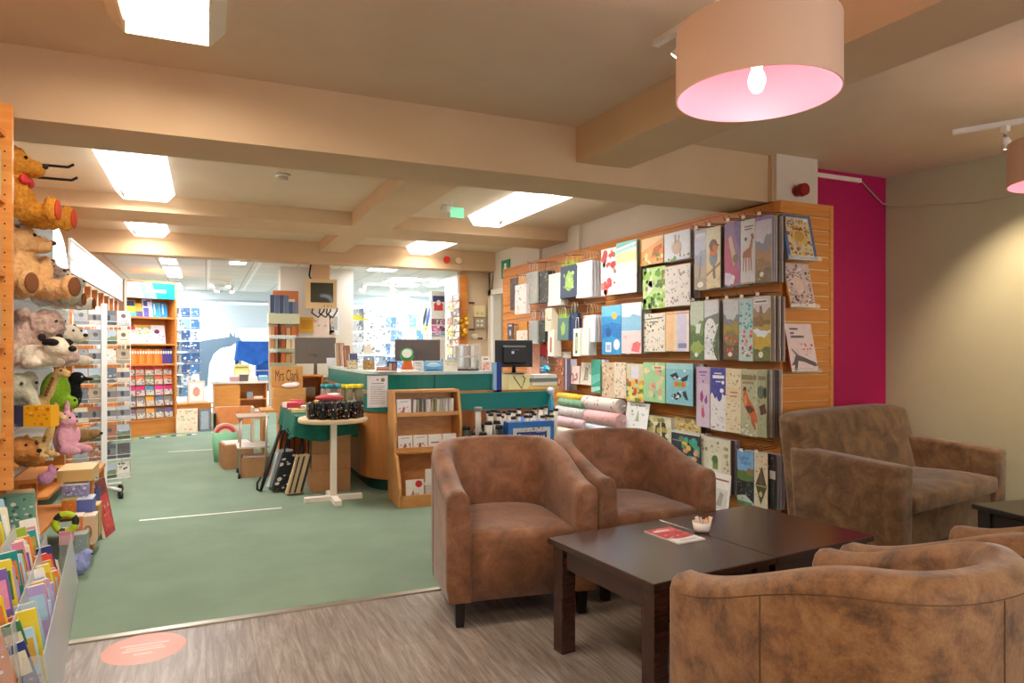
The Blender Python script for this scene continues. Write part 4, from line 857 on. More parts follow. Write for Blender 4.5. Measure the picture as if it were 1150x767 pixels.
roll(661, 698, 470, .072, .2, '#e8b4b4', ['#f0cccc', '#d89898'], 'large pink roll of gift wrap under the white floral roll')
roll(659, 694, 482, .05, .22, '#d4e2ee', ['#b8cce0'], 'pale blue roll of gift wrap under the large pink roll')
# --- three books on the end panel
def end_book(xl, xr, yt, yb, col, shapes, spine, label, lip=True):
    Y = 3.875 - .09
    a = at_y(xl, yt, Y); b = at_y(xr, yt, Y); q = at_y((xl + xr) / 2, yb, Y); w = b[0] - a[0]; h = a[2] - q[2]
    card('picture_book', (a[0] + .02, Y - .02, q[2]), (w - .02, 0, 0), (0, .075, h), .014, col, shapes, spine, label, 'book')
    MB_ = MB().box(a[0] - .01, b[0] + .01, Y - .045, 3.872, q[2] - .006, q[2] - .002, ACRYL).box(a[0] - .01, b[0] + .01, Y - .047, Y - .043, q[2] - .006, q[2] + .025, ACRYL)
    tag(MB_.build('acrylic_shelf'), 'clear acrylic ledge under the ' + label.split(' on ')[0], 'shelf')
end_book(881, 916, 238, 292, '#5a6a9a', [('r', '#d8c8a0', .1, .08, .9, .94), leaves(5, ['#c88a40', '#a05a58', '#e0c060', '#7a8aa8', '#d8a070', '#8a5a38'], 110, .045, (.1, .08, .9, .94)), ('e', '#e0b860', .5, .52, .24, .2), ('e', '#c89848', .5, .52, .16, .12), ('r', '#8a3a2a', .38, .66, .66, .7), ('r', '#e8e4f0', .72, .86, .88, .92)], '#3a78a8', 'colourful framed picture book on the end panel, highest of three')
end_book(884, 914, 294, 345, '#d8c0b8', [leaves(7, ['#c89a90', '#8a6a78', '#e8d4cc', '#a87a50', '#f0e0d8', '#5a4a58'], 130, .05), ('e', '#e8c8b8', .45, .5, .2, .2)], '#e0a420', 'busy pink picture book with yellow spine on the end panel, middle of three')
end_book(885, 917, 363, 417, '#e8d0ce', [('p', '#5a5258', [(0, .12), (.12, .2), (.25, .36), (.5, .3), (.95, .18), (1, .12), (.9, .1), (.5, .2), (.3, .22), (.2, .02), (.1, 0), (.14, .14)]), ('p', '#7a7078', [(.3, .3), (.1, .45), (.12, .48), (.34, .34)]), ('r', '#6a6068', .15, .87, .46, .91), ('r', '#6a6068', .15, .78, .3, .82), ('r', '#6a6068', .15, .7, .65, .75), ('s', '#0', ['#d88a88', '#f0e0dc', '#c86a68'], 14, .04, 3, (.4, .3, .95, .6))], '#b83a3a', 'pale pink picture book with grey branch on the end panel, lowest of three')
# ============================================================ COUNTER AND CASH DESK
def arc(cx, cy, r, a0, a1, n): return [(cx + r * math.cos(R(a0 + (a1 - a0) * i / n)), cy + r * math.sin(R(a0 + (a1 - a0) * i / n))) for i in range(n + 1)]
def desk_plan(off, x1, xl=1.3, yf=5.97, r=.55, yb=8.6):   # outer edge pushed in by off
    return [(x1, yf + off)] + [(xl + r, yf + off)] + arc(xl + r, yf + r, r - off, 270, 180, 14)[1:] + [(xl + off, yb)]
def band(mb, plan, z0, z1, mat, t=.03, x_in=None):
    n = len(plan)
    inner = []
    for i, (x, y) in enumerate(plan):
        a = Vector(plan[max(i - 1, 0)]); b = Vector(plan[min(i + 1, n - 1)]); d = (b - a).normalized(); inner.append((x + d.y * t, y - d.x * t))
    for i in range(n - 1):
        p, q, pi, qi = plan[i], plan[i + 1], inner[i], inner[i + 1]
        mb.hexa([(p[0], p[1], z0), (pi[0], pi[1], z0), (qi[0], qi[1], z0), (q[0], q[1], z0), (p[0], p[1], z1), (pi[0], pi[1], z1), (qi[0], qi[1], z1), (q[0], q[1], z1)], mat)
ct = thing('shop_counter', 'long curved wooden shop counter with teal green bands', 'counter', (2.1, 6.5, 0))
def cpart(mb, name, par=None, **k):
    mb.v = [(x - 2.1, y - 6.5, z) for x, y, z in mb.v]; return mb.build(name, par or ct, **k)
mb = MB(); band(mb, desk_plan(.02, 3.03), .115, .725, CHERRY); mb.box(3.0, 3.03, 5.99, 6.6, .115, .725, CHERRY); cpart(mb, 'front_panel')
mb = MB(); band(mb, desk_plan(.09, 2.98), .0, .115, DTEAL); cpart(mb, 'kick_plate')
mb = MB(); band(mb, desk_plan(0, 3.05), .73, .885, TEAL); mb.box(3.02, 3.05, 6.0, 6.6, .73, .885, TEAL); cpart(mb, 'lower_band')
mb = MB(); band(mb, desk_plan(.03, 3.03), .885, .905, CHERRY); cpart(mb, 'wood_strip')
mb = MB(); band(mb, desk_plan(.06, 2.47), .905, 1.06, TEAL); mb.box(1.9, 1.903, 6.02, 6.03, .905, 1.06, DTEAL); cpart(mb, 'upper_band')
mb = MB(); pl = desk_plan(.05, 2.48); inner = [(2.48, 6.36), (1.95, 6.36), (1.75, 6.42), (1.68, 6.55), (1.66, 8.6)]
mb.prism((pl + inner[::-1])[::-1], M('#c4d2cc', .35), 1.06, 1.085); cpart(mb, 'upper_ledge')
mb = MB(); mb.prism([(3.05, 6.0), (3.05, 6.75), (1.9, 6.75), (1.9, 8.6), (1.35, 8.6), (1.35, 6.5), (1.85, 6.0)], M('#d8c8a8', .5), .86, .885); cpart(mb, 'worktop')
# notice on the counter front
o = at_y(412.5, 458, 5.965); u = at_y(435.5, 458, 5.965); tp = at_y(412, 422, 5.965)
card('notice', (o[0], 5.9685, o[2]), (u[0] - o[0], 0, 0), (0, 0, tp[2] - o[2]), .006, '#e4e2ea', [('r', '#f0eef4', .06, .04, .94, .96), ('e', '#4a4850', .5, .87, .04, .03), ('e', '#8a8a6a', .76, .86, .1, .06), ('r', '#7a7880', .2, .74, .8, .76)] + [('r', '#9a98a2', .14, .66 - i * .055, .86 - .1 * (i % 3 == 2), .675 - i * .055) for i in range(11)], '#b8b6c0', 'white printed notice fixed to the front of the counter', 'notice')
# things on the ledge
def on_y(name, xl, xr, yb, yt, Y, t, col, shapes, label, cat, edge=None, lean=0, zb=None):
    a = at_y(xl, yb, Y); b = at_y(xr, yb, Y); c = at_y((xl + xr) / 2, yt, Y); z0 = a[2] if zb is None else zb
    return card(name, (a[0], Y, z0), (b[0] - a[0], 0, 0), (0, lean * (c[2] - z0), c[2] - z0), t, col, shapes, edge, label, cat)
LZ = 1.087
for d in [
 ('book', 378, 388, 412, 385, 8.3, .05, '#b08a70', [('r', '#8a6a54', .3, 0, .5, 1), ('r', '#d8c8b8', .7, .1, .9, .9)], 'tall tan book leaning at the left end of the counter ledge', 'book', '#e6ddd0', .3),
 ('book', 386, 394, 413, 388, 7.9, .04, '#8a5a44', [('r', '#b07a5c', .2, .1, .4, .9)], 'reddish brown book leaning beside the tall tan book', 'book', '#e0d4c4', .25),
 ('book', 393, 402, 412, 397, 7.6, .04, '#34406a', [('r', '#5a6a98', .1, .3, .9, .5)], 'navy blue book on the counter ledge', 'book', '#e0d4c4', .2),
 ('framed_picture', 390, 402, 416, 404, 7.2, .012, '#a89878', [('r', '#c8b898', .12, .1, .88, .9), leaves(3, ['#8a7a50', '#b0a070', '#6a6a48'], 14, .08)], 'small olive picture leaning on the counter ledge', 'picture', '#d8c8a8', .25),
 ('framed_picture', 408, 421, 418, 405, 6.9, .012, '#a87a44', [leaves(4, ['#c89a58', '#8a5a34', '#7a8a50', '#d8b878'], 18, .1)], 'brown gold picture standing on the counter ledge', 'picture', '#d8c8a8', .2),
 ('postcard', 402, 409, 418, 407, 7.1, .006, '#e4e8ec', [('r', '#b8c4cc', .1, .2, .9, .5)], 'pale postcard between two small pictures on the ledge', 'card', None, .2),
 ('wooden_block', 424, 437, 417, 412, 6.2, .05, '#a86a50', [('r', '#c88a70', .05, .6, .95, .9)], 'small reddish wooden block on the ledge', 'block', None, 0),
 ('leaflet_box', 436, 446, 413, 406, 6.35, .06, '#3c3a40', [('r', '#c8b8a8', .1, .1, .4, .8), ('r', '#a05a50', .5, .1, .9, .8)], 'dark box of small goods on the ledge left of the green tape', 'box', None, 0),
 ('card_pack', 465, 475, 420, 405, 6.15, .03, '#e8e4e4', [('r', '#8a8a90', .2, .2, .8, .24), ('r', '#8a8a90', .2, .5, .8, .54), ('r', '#a8a8b0', .15, .7, .85, .8)], 'white pack of cards left of the blue seascape book', 'card pack', None, .15),
 ('book', 476, 498, 421, 405, 6.12, .02, '#5a98c8', [('r', '#7ab8dc', 0, .5, 1, .9), ('e', '#d8ecf4', .5, .62, .3, .2), ('e', '#a8d0e8', .5, .56, .4, .14), ('r', '#2a5a8a', .1, .05, .9, .2), ('r', '#e8f0f4', .1, .92, .9, .98)], 'blue seascape book standing on the counter ledge', 'book', '#f0ece4', .2),
 ('leaflet', 499, 514, 421, 404, 6.14, .01, '#e0dac8', [leaves(3, ['#c8b898', '#a8b098', '#d8a888'], 12, .06), ('r', '#c8c0ac', .1, .8, .9, .9)], 'cream leaflet standing right of the blue seascape book', 'leaflet', None, .2),
 ('book', 534, 538, 419, 404, 6.2, .03, '#4a4a48', [], 'thin dark book right of the clear spinner on the ledge', 'book', '#e8e0d4', 0),
 ('leaflet_holder', 541, 551, 419, 400, 6.15, .02, '#e8dcd0', [('r', '#e0a898', .1, .05, .9, .6), leaves(5, ['#c87a70', '#f0c8b8'], 14, .1, (.1, .05, .9, .6)), ('r', '#6a6a70', .25, .75, .75, .85)], 'pink patterned leaflet holder near the right end of the ledge', 'leaflet holder', None, .1)]:
    on_y(*d[:11], edge=d[11], lean=d[12], zb=LZ)
# papers and tape roll
p = at_y(434, 419, 6.14); 
for i, (dx, w, l) in enumerate([(0, .16, 'sheet of white paper lying on the ledge before the wooden block'), (.2, .12, 'small stack of white paper on the ledge left of the tape roll')]):
    tag(MB().box(-w / 2, w / 2, -.07, .07, 0, .008 + .008 * i, M('#f0ece6', .7)).build('paper_stack', loc=(p[0] + dx, 6.16, LZ), rot=(0, 0, R(8 + i * 20))), l, 'paper')
p = at_y(457, 405, 6.2)
mb = MB(); 
for k in range(1): mb.lathe([(.03, -.03), (.06, -.03), (.06, .03), (.03, .03), (.03, -.03)], M('#2a9a50', .4), n=24)
mb.lathe([(.0, -.032), (.045, -.032)], M('#f0f0e8', .5), n=24); mb.lathe([(.045, .0325), (.0, .0325)], M('#e8ece6', .5), n=24)
o_ = mb.build('tape_dispenser', loc=(p[0], p[1], LZ + .15), rot=(R(62), R(8), R(-20)))
st = MB().hexa([(-.05, -.05, 0), (.05, -.05, 0), (.05, .05, 0), (-.05, .05, 0), (-.025, -.02, .11), (.035, -.02, .11), (.035, .03, .11), (-.025, .03, .11)], M('#d8642a', .5))
d_ = thing('tape_dispenser', 'green and white tape roll on an orange stand on the ledge', 'tape dispenser', (p[0], p[1], LZ)); o_.parent = d_; o_.location = (0, 0, .15); o_.name = 'tape_roll'; st.build('stand', d_)
# clear spinner on the ledge
p = at_y(525, 420, 6.2); t = thing('spinner_rack', 'small clear acrylic spinner of cards on the counter ledge', 'display stand', (p[0], 6.22, LZ))
MB().cyl((0, 0, 0), (0, 0, .015), .12, .12, M('#3a2a26', .4), 24).build('base', t); MB().cyl((0, 0, .015), (0, 0, .25), .008, .008, CHROME, 8).build('post', t)
mb = MB(); rg = random.Random(4)
for k in range(4):
    a = PI / 4 + k * PI / 2; d = Vector((math.cos(a), math.sin(a), 0)); s_ = Vector((-d.y, d.x, 0))
    for j in (-.045, .045):
        for z in (.03, .14): mb.obox(d * .07 + s_ * (j - .035) + Vector((0, 0, z)), s_ * .07, d * .01, (0, 0, .095), M(rg.choice(['#d8d4cc', '#b8aca0', '#e8e4dc', '#8a8078', '#c8a898', '#a8a49c']), .5))
mb.build('cards', t)
mb = MB(); [mb.box(-.105, .105, y, y + .003, .02, .25, ACRYL) for y in (-.1, .1)]; [mb.box(x, x + .003, -.1, .1, .02, .25, ACRYL) for x in (-.105, .105)]; mb.build('acrylic_panel', t)
# monitors
def monitor(loc, rz, w, h, label, col='#57534f', back=False, stand=.09):
    t = thing('monitor', label, 'monitor', loc, rz); d = M(col, .45)
    MB().box(-w / 2, w / 2, -.012, .012, stand, stand + h, d).build('screen_housing', t, bevel=.006)
    if back: 
        hb = MB().hexa([(-w * .3, -.05, stand + .05), (w * .3, -.05, stand + .05), (w * .3, -.012, stand + .03), (-w * .3, -.012, stand + .03), (-w * .3, -.05, stand + h - .07), (w * .3, -.05, stand + h - .07), (w * .3, -.012, stand + h - .05), (-w * .3, -.012, stand + h - .05)], M('#1c1b1c', .5)); hb.build('rear_cover', t)
        lg = MB(); draw(lg, (-w * .3, -.05, stand + .05), (w * .6, 0, 0), (0, 0, h - .12), [('r', '#a8a6c0', .34, .56, .46, .74), ('r', '#d8d6e6', .36, .6, .44, .66), ('r', '#55545c', .36, .8, .7, .84)]); lg.build('logo_plate', t)
    else:
        MB().box(-w / 2 + .012, w / 2 - .012, .012, .014, stand + .015, stand + h - .012, M('#6a7080', .2)).build('screen', t)
        MB().box(-.09, .09, -.03, -.012, stand + h * .35, stand + h * .7, d).build('rear_cover', t)
    MB().cyl((0, 0, .012), (0, 0, stand + .1), .022, .018, d, 12).build('stand_neck', t)
    MB().lathe([(0, .014), (.1, .012), (.115, 0)], d, n=24).build('stand_base', t)
    return t
p = at_y(577, 423, 6.35)
monitor((p[0], 6.35, 1.04), R(-8), .39, .27, 'black monitor seen from behind on the right part of the counter', '#151415', True, .07)
o = at_y(573, 443, 6.25); b = at_y(597, 443, 6.25)
tag(MB().box(-.1, .14, -.1, .14, 0, .153, M('#c8c69a', .7)).build('cardboard_box', loc=(p[0], 6.35, .886)), 'pale yellow green box under the black monitor', 'box')
mb = MB().tube([(p[0] - .04, 6.3, 1.05), (p[0] - .05, 6.21, 1.0), (p[0] + .02, 6.2, .9), (p[0] + .06, 6.21, 1.0), (p[0] + .05, 6.3, 1.05)], .005, BLACK); tag(mb.build('cable'), 'black cable looping over the pale box below the monitor', 'cable')
o = at_y(553, 443, 6.02); b = at_y(562.5, 443, 6.02)
mb = MB().box(o[0] + .035, b[0], 6.0, 6.05, .886, 1.165, M('#1c3c8c', .5)).box(o[0] + .0, o[0] + .034, 6.0, 6.05, .886, 1.165, M('#9cc0e0', .5)); tag(mb.build('magazine_file'), 'upright dark blue and pale blue file at the end of the ledge', 'file')
for i, (z, c, w, l) in enumerate([(.886, '#d8c070', .3, 'yellow book at the bottom of the pile at the counter end'), (.926, '#e0d8cc', .28, 'cream book in the middle of the pile at the counter end'), (.96, '#7a8078', .3, 'grey book second from the top of the counter end pile'), (1.0, '#d4d8d8', .26, 'pale grey book on top of the counter end pile')]):
    q = at_y(607, 440, 6.3); tag(MB().box(-w / 2, w / 2, -.1, .1, 0, .035, M(c, .6)).build('book', loc=(q[0], 6.3, z), rot=(0, 0, R(3 * i - 4))), l, 'book')
# --- tiered wooden CD display in front of the counter
t = thing('compact_disc_stand', 'light oak tiered stand of compact discs in front of the counter', 'display stand', (1.73, 5.7, 0), R(-2))
W = .285; OK2 = noise_mat('light_oak', [(.3, '#c98e54'), (.7, '#dca468')], 4, 6, .45, stretch=(3, 3, 9))
for sx in (-1, 1):
    x = sx * W
    MB().prism([(-.24, 0), (.2, 0), (.2, .94), (.02, .94), (-.06, .68), (-.06, .42), (-.12, .40), (-.24, .16)], OK2, x - .011, x + .011).build('side_panel', t, rot=(R(90), 0, R(90)))
# sides were drawn in (y, z): rotate so that plan y->y, z->z
mb = MB().box(-W, W, .185, .2, 0, .94, OK2); mb.build('back_panel', t)
for y0, z, l in ((-.22, .03, 'shelf'), (-.09, .42, 'shelf'), (-.0, .72, 'shelf')): MB().box(-W, W, y0, .19, z, z + .018, OK2).build('shelf', t)
MB().box(-W, W, -.24, -.225, 0, .10, OK2).build('lip', t); MB().box(-W, W, -.07, -.058, .42, .465, OK2).build('lip', t); MB().box(-W, W, -.02, -.008, .72, .755, OK2).build('lip', t)
MB().box(-W, W, .02, .2, .92, .94, OK2).build('top_board', t)
rg = random.Random(12); base = Vector((1.73, 5.7, 0))
def disc(x, y, z, w, label, group, col='#eeeae8', shp=None, th=.01, lean=.12, h=.125):
    return card('compact_disc', (1.73 + x, 5.7 + y, z), (w, 0, 0), (0, lean * h, h), th, col, shp or [], '#d8d4d2', label, 'compact disc', group)
redart = lambda s_: [leaves(s_, ['#c86a6a', '#8a5a68', '#a8a8a0', '#d8b8b8'], 14, .06, (.1, .05, .9, .5)), ('p', '#b04a58', [(.3, .1), (.45, .5), (.55, .45), (.5, .1)]), ('r', '#8a8890', .2, .82, .8, .86)]
disc(-.262, .0, .742, .125, 'large white disc case with sketch at left of the top tier', None, shp=redart(1))
x = -.12; k = 0
while x < .23:
    w = rg.choice([.011, .011, .013, .024]); c = rg.choice(['#efece8', '#d8d4cc', '#8a8a58', '#5a5a5c', '#e8e4e4', '#c8bcc0', '#f0f0ee', '#b8a890'])
    ob = MB().box(0, w - .002, 0, .14, 0, .122, M(c, .4)).build('compact_disc', loc=(1.73 + x, 5.705, .74), rot=(0, R(rg.uniform(-3, 5)), 0)); tag(ob, 'thin disc case standing spine out in the row on the top tier', 'compact disc', 'spine out discs on the top tier'); x += w + .0015; k += 1
for i in range(4): disc(-.262 + i * .13, -.05, .44, .122, ['disc with red tree sketch at left of the middle tier', 'disc with plum figures, second on the middle tier', 'disc with grey lettering, third on the middle tier', 'disc at right end of the middle tier'][i], None, shp=redart(i + 3) if i < 2 else [('r', '#8a8890', .2, .4, .8, .5)])
disc(-.24, -.215, .06, .15, 'white disc with red round sticker at left of the bottom tier', None, h=.16, shp=[('e', '#c8283a', .72, .78, .2, .18), ('p', '#a87080', [(.2, .1), (.4, .5), (.5, .1)]), ('p', '#8a9a8a', [(.4, .1), (.55, .35), (.65, .1)]), leaves(4, ['#c8a8a8', '#8a8a98'], 10, .06, (.1, .02, .9, .3))], th=.02)
for i in range(5): tag(MB().box(0, .13, 0, .14, 0, .022, M(['#eeeae8', '#e4e0de'][i % 2], .4)).build('compact_disc', loc=(1.73 - .07, 5.7 - .19, .05 + i * .0235 + (.15 if i > 2 else 0) * 0)), 'white disc case lying flat in the pile on the bottom tier', 'compact disc', 'disc pile on the bottom tier')
for i in range(2): disc(-.075 + i * .0, -.215, .17 + i * .0, .12, 'white disc case leaning above the flat pile on the bottom tier', None, h=.13) if i == 0 else None
# --- pile of rolled goods and the poster box between display and slatwall
t = thing('bargain_bin', 'blue fronted cardboard bin with a printed poster, right of the discs', 'display bin', (2.72, 5.55, 0))
o = at_y(571, 475, 5.42); b = at_y(622, 475, 5.42); w = b[0] - o[0]; x0 = o[0] - 2.72
MB().box(x0, x0 + w, -.13, .3, 0, .66, M('#1f62b8', .5)).build('bin_body', t)
pb = MB(); draw(pb, (x0, -.13, .3), (w, 0, 0), (0, 0, .36), [('r', '#2a78d0', 0, 0, 1, 1), ('r', '#dce0e6', .1, 0, .92, .86), ('r', '#1a3a88', .18, 0, .84, .76), ('s', '#0', ['#b85a58', '#8a8a98'], 12, .018, 4, (.2, .78, .85, .86)), ('t', '#e8eef8', 'Renaissance', .22, .58, .8, .72), ('r', '#e8a840', .36, .48, .8, .56), ('r', '#c8d4ec', .6, .74, .8, .755)]); pb.build('poster', t)
rg = random.Random(21)
for i in range(26):
    row, k = divmod(i, 13); x = 2.72 + x0 - .12 + k * .052 + rg.uniform(-.01, .01); y = 5.5 + .1 * row + rg.uniform(-.02, .02); z = .70 + rg.uniform(-.02, .04) + .03 * row
    mb = MB().cyl((0, 0, -.3), (0, 0, 0), .02, .02, M(rg.choice(['#e6dccc', '#d8d0c4', '#c8b8a0', '#eee8de']), .6), 10).cyl((0, 0, 0), (0, 0, .02), .023, .023, M(rg.choice(['#1c1c20', '#28282c', '#3a3840']), .4), 10)
    tag(mb.build('poster_tube', loc=(x, y, z), rot=(R(rg.uniform(-6, 6)), R(rg.uniform(-8, 8)), 0)), 'slim cream tube with black cap standing in the bargain bin', 'tube', 'black capped tubes in the bargain bin')
bk = thing('storage_tub', 'black tub of bottles behind the left tub chair', 'tub', (2.2, 5.55, 0)); MB().prism(arc(0, 0, .2, 0, 340, 17), M('#1c1c1e', .5), 0, .5).build('tub_body', bk)
for i in range(12):
    a = i * 2.4; r_ = .05 + .012 * i; z = .6 + rg.uniform(-.05, .05); tall = i == 3
    mb = MB().cyl((0, 0, -.2), (0, 0, .0), .034, .034, M(rg.choice(['#3a3c34', '#4a4a48', '#d8d4cc', '#2c2e2a']), .4), 12).cyl((0, 0, 0), (0, 0, .03), .036, .03, M('#161618', .35), 12)
    tag(mb.build('storage_jar', loc=(2.2 + r_ * math.cos(a), 5.55 + r_ * math.sin(a), z)), 'dark jar with black lid standing in the black tub', 'jar', 'black lidded jars in the tub')
mb = MB().cyl((0, 0, -.3), (0, 0, 0), .026, .026, M('#c8c4bc', .5), 14).cyl((0, 0, 0), (0, 0, .03), .034, .034, M('#8a8a8c', .4), 14); q = at_y(537, 461, 5.5); tag(mb.build('poster_tube', loc=(q[0], 5.5, q[2])), 'tall pale tube with grey cap rising above the dark jars', 'tube')

# ============================================================ ROUND TABLE, CLOTHED TABLE, CRATES
RT = at_z(374.5, 562, 0); rx, ry = RT[0], RT[1]
t = thing('pedestal_table', 'round beech pedestal table with white cross foot, holding jars', 'table', (rx, ry, 0))
BEECH = noise_mat('beech', [(.3, '#d3b48e'), (.7, '#e0c4a0')], 4, 5, .4)
MB().lathe([(0, .675), (.285, .675), (.29, .68), (.29, .708), (.285, .713), (0, .713)], BEECH, n=48).build('tabletop', t)
MB().box(-.025, .025, -.025, .025, .04, .675, M('#efe6dc', .4)).build('pole', t, bevel=.003)
for dx, dy in ((1, 0), (-1, 0), (0, 1), (0, -1)):
    x0, x1 = sorted((dx * .02, dx * .24)); y0, y1 = sorted((dy * .02, dy * .24))
    if dx: y0, y1 = -.028, .028
    else: x0, x1 = -.028, .028
    MB().box(x0, x1, y0, y1, 0, .045, M('#efe6dc', .4)).build('foot', t, bevel=.004)
rg = random.Random(31)
def bottle(x, y, r, h, col, spots, lid, label, group=None, z=.714):
    t = thing('spice_jar' if h < .13 else 'glass_bottle', label, 'jar' if h < .13 else 'bottle', (x, y, z), 0, group)
    mb = MB().lathe([(0, 0), (r, 0), (r, h * .78), (r * .8, h * .9), (r * .8, h), (0, h)], M(col, .25), n=14)
    for i in range(16):
        a = rg.uniform(0, 6.28); zz = rg.uniform(.08, .7) * h; s_ = r * .22
        c = Vector((math.cos(a), math.sin(a), 0)); sd = Vector((-c.y, c.x, 0)); q = c * (r + .0012) + Vector((0, 0, zz))
        mb.poly([q - sd * s_, q - Vector((0, 0, s_)), q + sd * s_, q + Vector((0, 0, s_))], M(rg.choice(spots), .4))
    mb.build('body', t)
    if lid: MB().lathe([(r * .95, h), (r * 1.0, h + .002), (r * 1.0, h + .03), (0, h + .034)], M(lid, .4), n=14).build('lid', t)
spots = [('#d8d0c8', '#a84a44', '#6a8a58'), ('#c8c0b0', '#b05a4a', '#f0e8e0'), ('#e0d8d0', '#c87a58', '#8a9a70')]
n = 0
for i, (a, r_) in enumerate([(200, .2), (215, .24), (228, .2), (240, .24), (252, .2), (262, .25), (274, .21), (285, .24), (296, .2), (306, .24), (320, .23), (335, .23), (190, .12), (240, .12), (290, .12), (340, .13), (120, .1), (60, .12)]):
    bottle(rx + r_ * math.cos(R(a)), ry + r_ * math.sin(R(a)), .03, .14, ['#17161a', '#22201f', '#2c2824'][i % 3], spots[i % 3], None, 'black floral tumbler crowded on the round table', 'black tumblers on the round table')
for i, (x, y, lid) in enumerate([(.14, .02, '#e8d820'), (.2, .03, '#f0dc28'), (.1, .09, '#d8c41c'), (.18, .1, '#ecd820'), (.24, .08, '#e0d030'), (-.02, .12, '#1c8a98'), (.03, .15, '#1a7c8c'), (.07, .1, '#22909c'), (-.05, .17, '#1c8a98')]):
    bottle(rx + x, ry + y, .034, .24, '#8a8468' if i < 5 else '#a89c8c', ['#d8d4c0', '#3a3c2c', '#e8e4d8', '#c8a878'], lid, ('yellow' if i < 5 else 'blue green') + ' lidded glass bottle at the back of the round table', ('yellow' if i < 5 else 'blue green') + ' lidded bottles on the round table')
for i, (x, y, w, h, c) in enumerate([(-.22, -.02, .09, .13, '#8a7468'), (.09, -.19, .07, .15, '#a8a890'), (.13, -.02, .08, .2, '#dcc8b0')]):
    card('tissue_box', (rx + x, ry + y, .714), (w, 0, 0), (0, .03, h), .05, c, [leaves(i, ['#c8b8a8', '#5a4a48', '#e0d0c0', '#a85a50'], 16, .09)], None, ['brown patterned box at the left rim of the round table', 'pale green patterned box leaning at the front of the round table', 'cream card sleeve among the yellow bottles'][i], 'box')
mb = MB().ball((0, 0, .03), (.12, .05, .03), M('#d05a60', .7), 14, 8).ball((.03, 0, .05), (.06, .04, .02), M('#f0d8d8', .7), 12, 7); tag(mb.build('folded_cloth', loc=(rx - .04, ry - .05, .853)), 'folded red and white cloth on top of the black tumblers', 'cloth')
# clothed trestle table behind
t = thing('trestle_table', 'trestle table behind the round table, under a green cloth', 'table', (.98, 6.98, 0))
MB().box(-.25, .25, -.66, .66, .66, .69, M('#a89070', .6)).build('tabletop', t)
for sx in (-1, 1):
    for sy in (-1, 1): MB().cyl((sx * .2, sy * .6, 0), (sx * .2, sy * .58, .66), .014, .014, M('#3a3a3c', .4, .6), 10).build('leg', t)
def cloth(x0, x1, y0, y1, z, drop, col, seed):
    mb = MB(); rg = random.Random(seed); nx, ny = 10, 20; m = col
    mb.box(x0, x1, y0, y1, z, z + .006, m)
    per = [(x0 + (x1 - x0) * i / nx, y0, 0, -1) for i in range(nx + 1)] + [(x1, y0 + (y1 - y0) * i / ny, 1, 0) for i in range(1, ny + 1)]
    per2 = [(x0, y0 + (y1 - y0) * i / ny, -1, 0) for i in range(ny, -1, -1)]
    for pr in (per2 + per,):
        k = len(mb.v); lev = 5
        for i, (x, y, nx_, ny_) in enumerate(pr):
            w = .022 * math.sin(i * 1.9 + seed) + .012 * math.sin(i * .8)
            for j in range(lev + 1):
                f = j / lev; d = drop * (1 + .12 * math.sin(i * .7 + seed)); mb.add([(x + nx_ * (.006 + (w + .02) * f), y + ny_ * (.006 + (w + .02) * f), z + .006 - d * f)])
        for i in range(len(pr) - 1):
            for j in range(lev): a = k + i * (lev + 1) + j; mb.face((a, a + 1, a + lev + 2, a + lev + 1), m, True)
    return mb
GC = noise_mat('green_cloth', [(.3, '#0a5648'), (.7, '#0f6a58')], 12, 4, .8)
tag(cloth(.725, 1.235, 6.31, 7.65, .691, .2, GC, 3).build('tablecloth'), 'dark green cloth draped over the trestle table', 'tablecloth')
rg = random.Random(5)
for i in range(16):
    x = .78 + rg.uniform(0, .36); y = 6.5 + i * .066; c = ['#d8404a', '#f0e8e4', '#c83a58', '#e8c860', '#6a5aa8', '#f0d8d8', '#d85a6a', '#e8e0d8'][i % 8]
    ob = MB().box(-.06, .06, -.045, .045, 0, .03 + .02 * (i % 3), M(c, .6)).box(-.05, .05, -.046, -.035, .008, .02, M('#f0ece4', .6)).build('boxed_gift', loc=(x, y, .7), rot=(0, 0, R(rg.uniform(-30, 30)))); tag(ob, ['red', 'white', 'crimson', 'yellow', 'violet', 'pale pink', 'rose', 'ivory'][i % 8] + (' small boxed gift nearer the round table' if i < 8 else ' small boxed gift at the far end') + ' on the green cloth', 'gift box')
for i, (z, h, l) in enumerate([(.005, .2, 'bottom cardboard box of three stacked under the green clothed table'), (.207, .15, 'middle cardboard box of three stacked under the green clothed table'), (.359, .2, 'top cardboard box of three stacked under the green clothed table')]):
    bx = thing('cardboard_box', l, 'box', (1.03, 6.53, z)); MB().box(-.17, .17, -.19, .19, 0, h, CARD).build('box_body', bx, bevel=.003); MB().box(-.172, .172, -.03, .03, h - .02, h + .0012, M('#b89468', .4)).build('parcel_tape', bx)
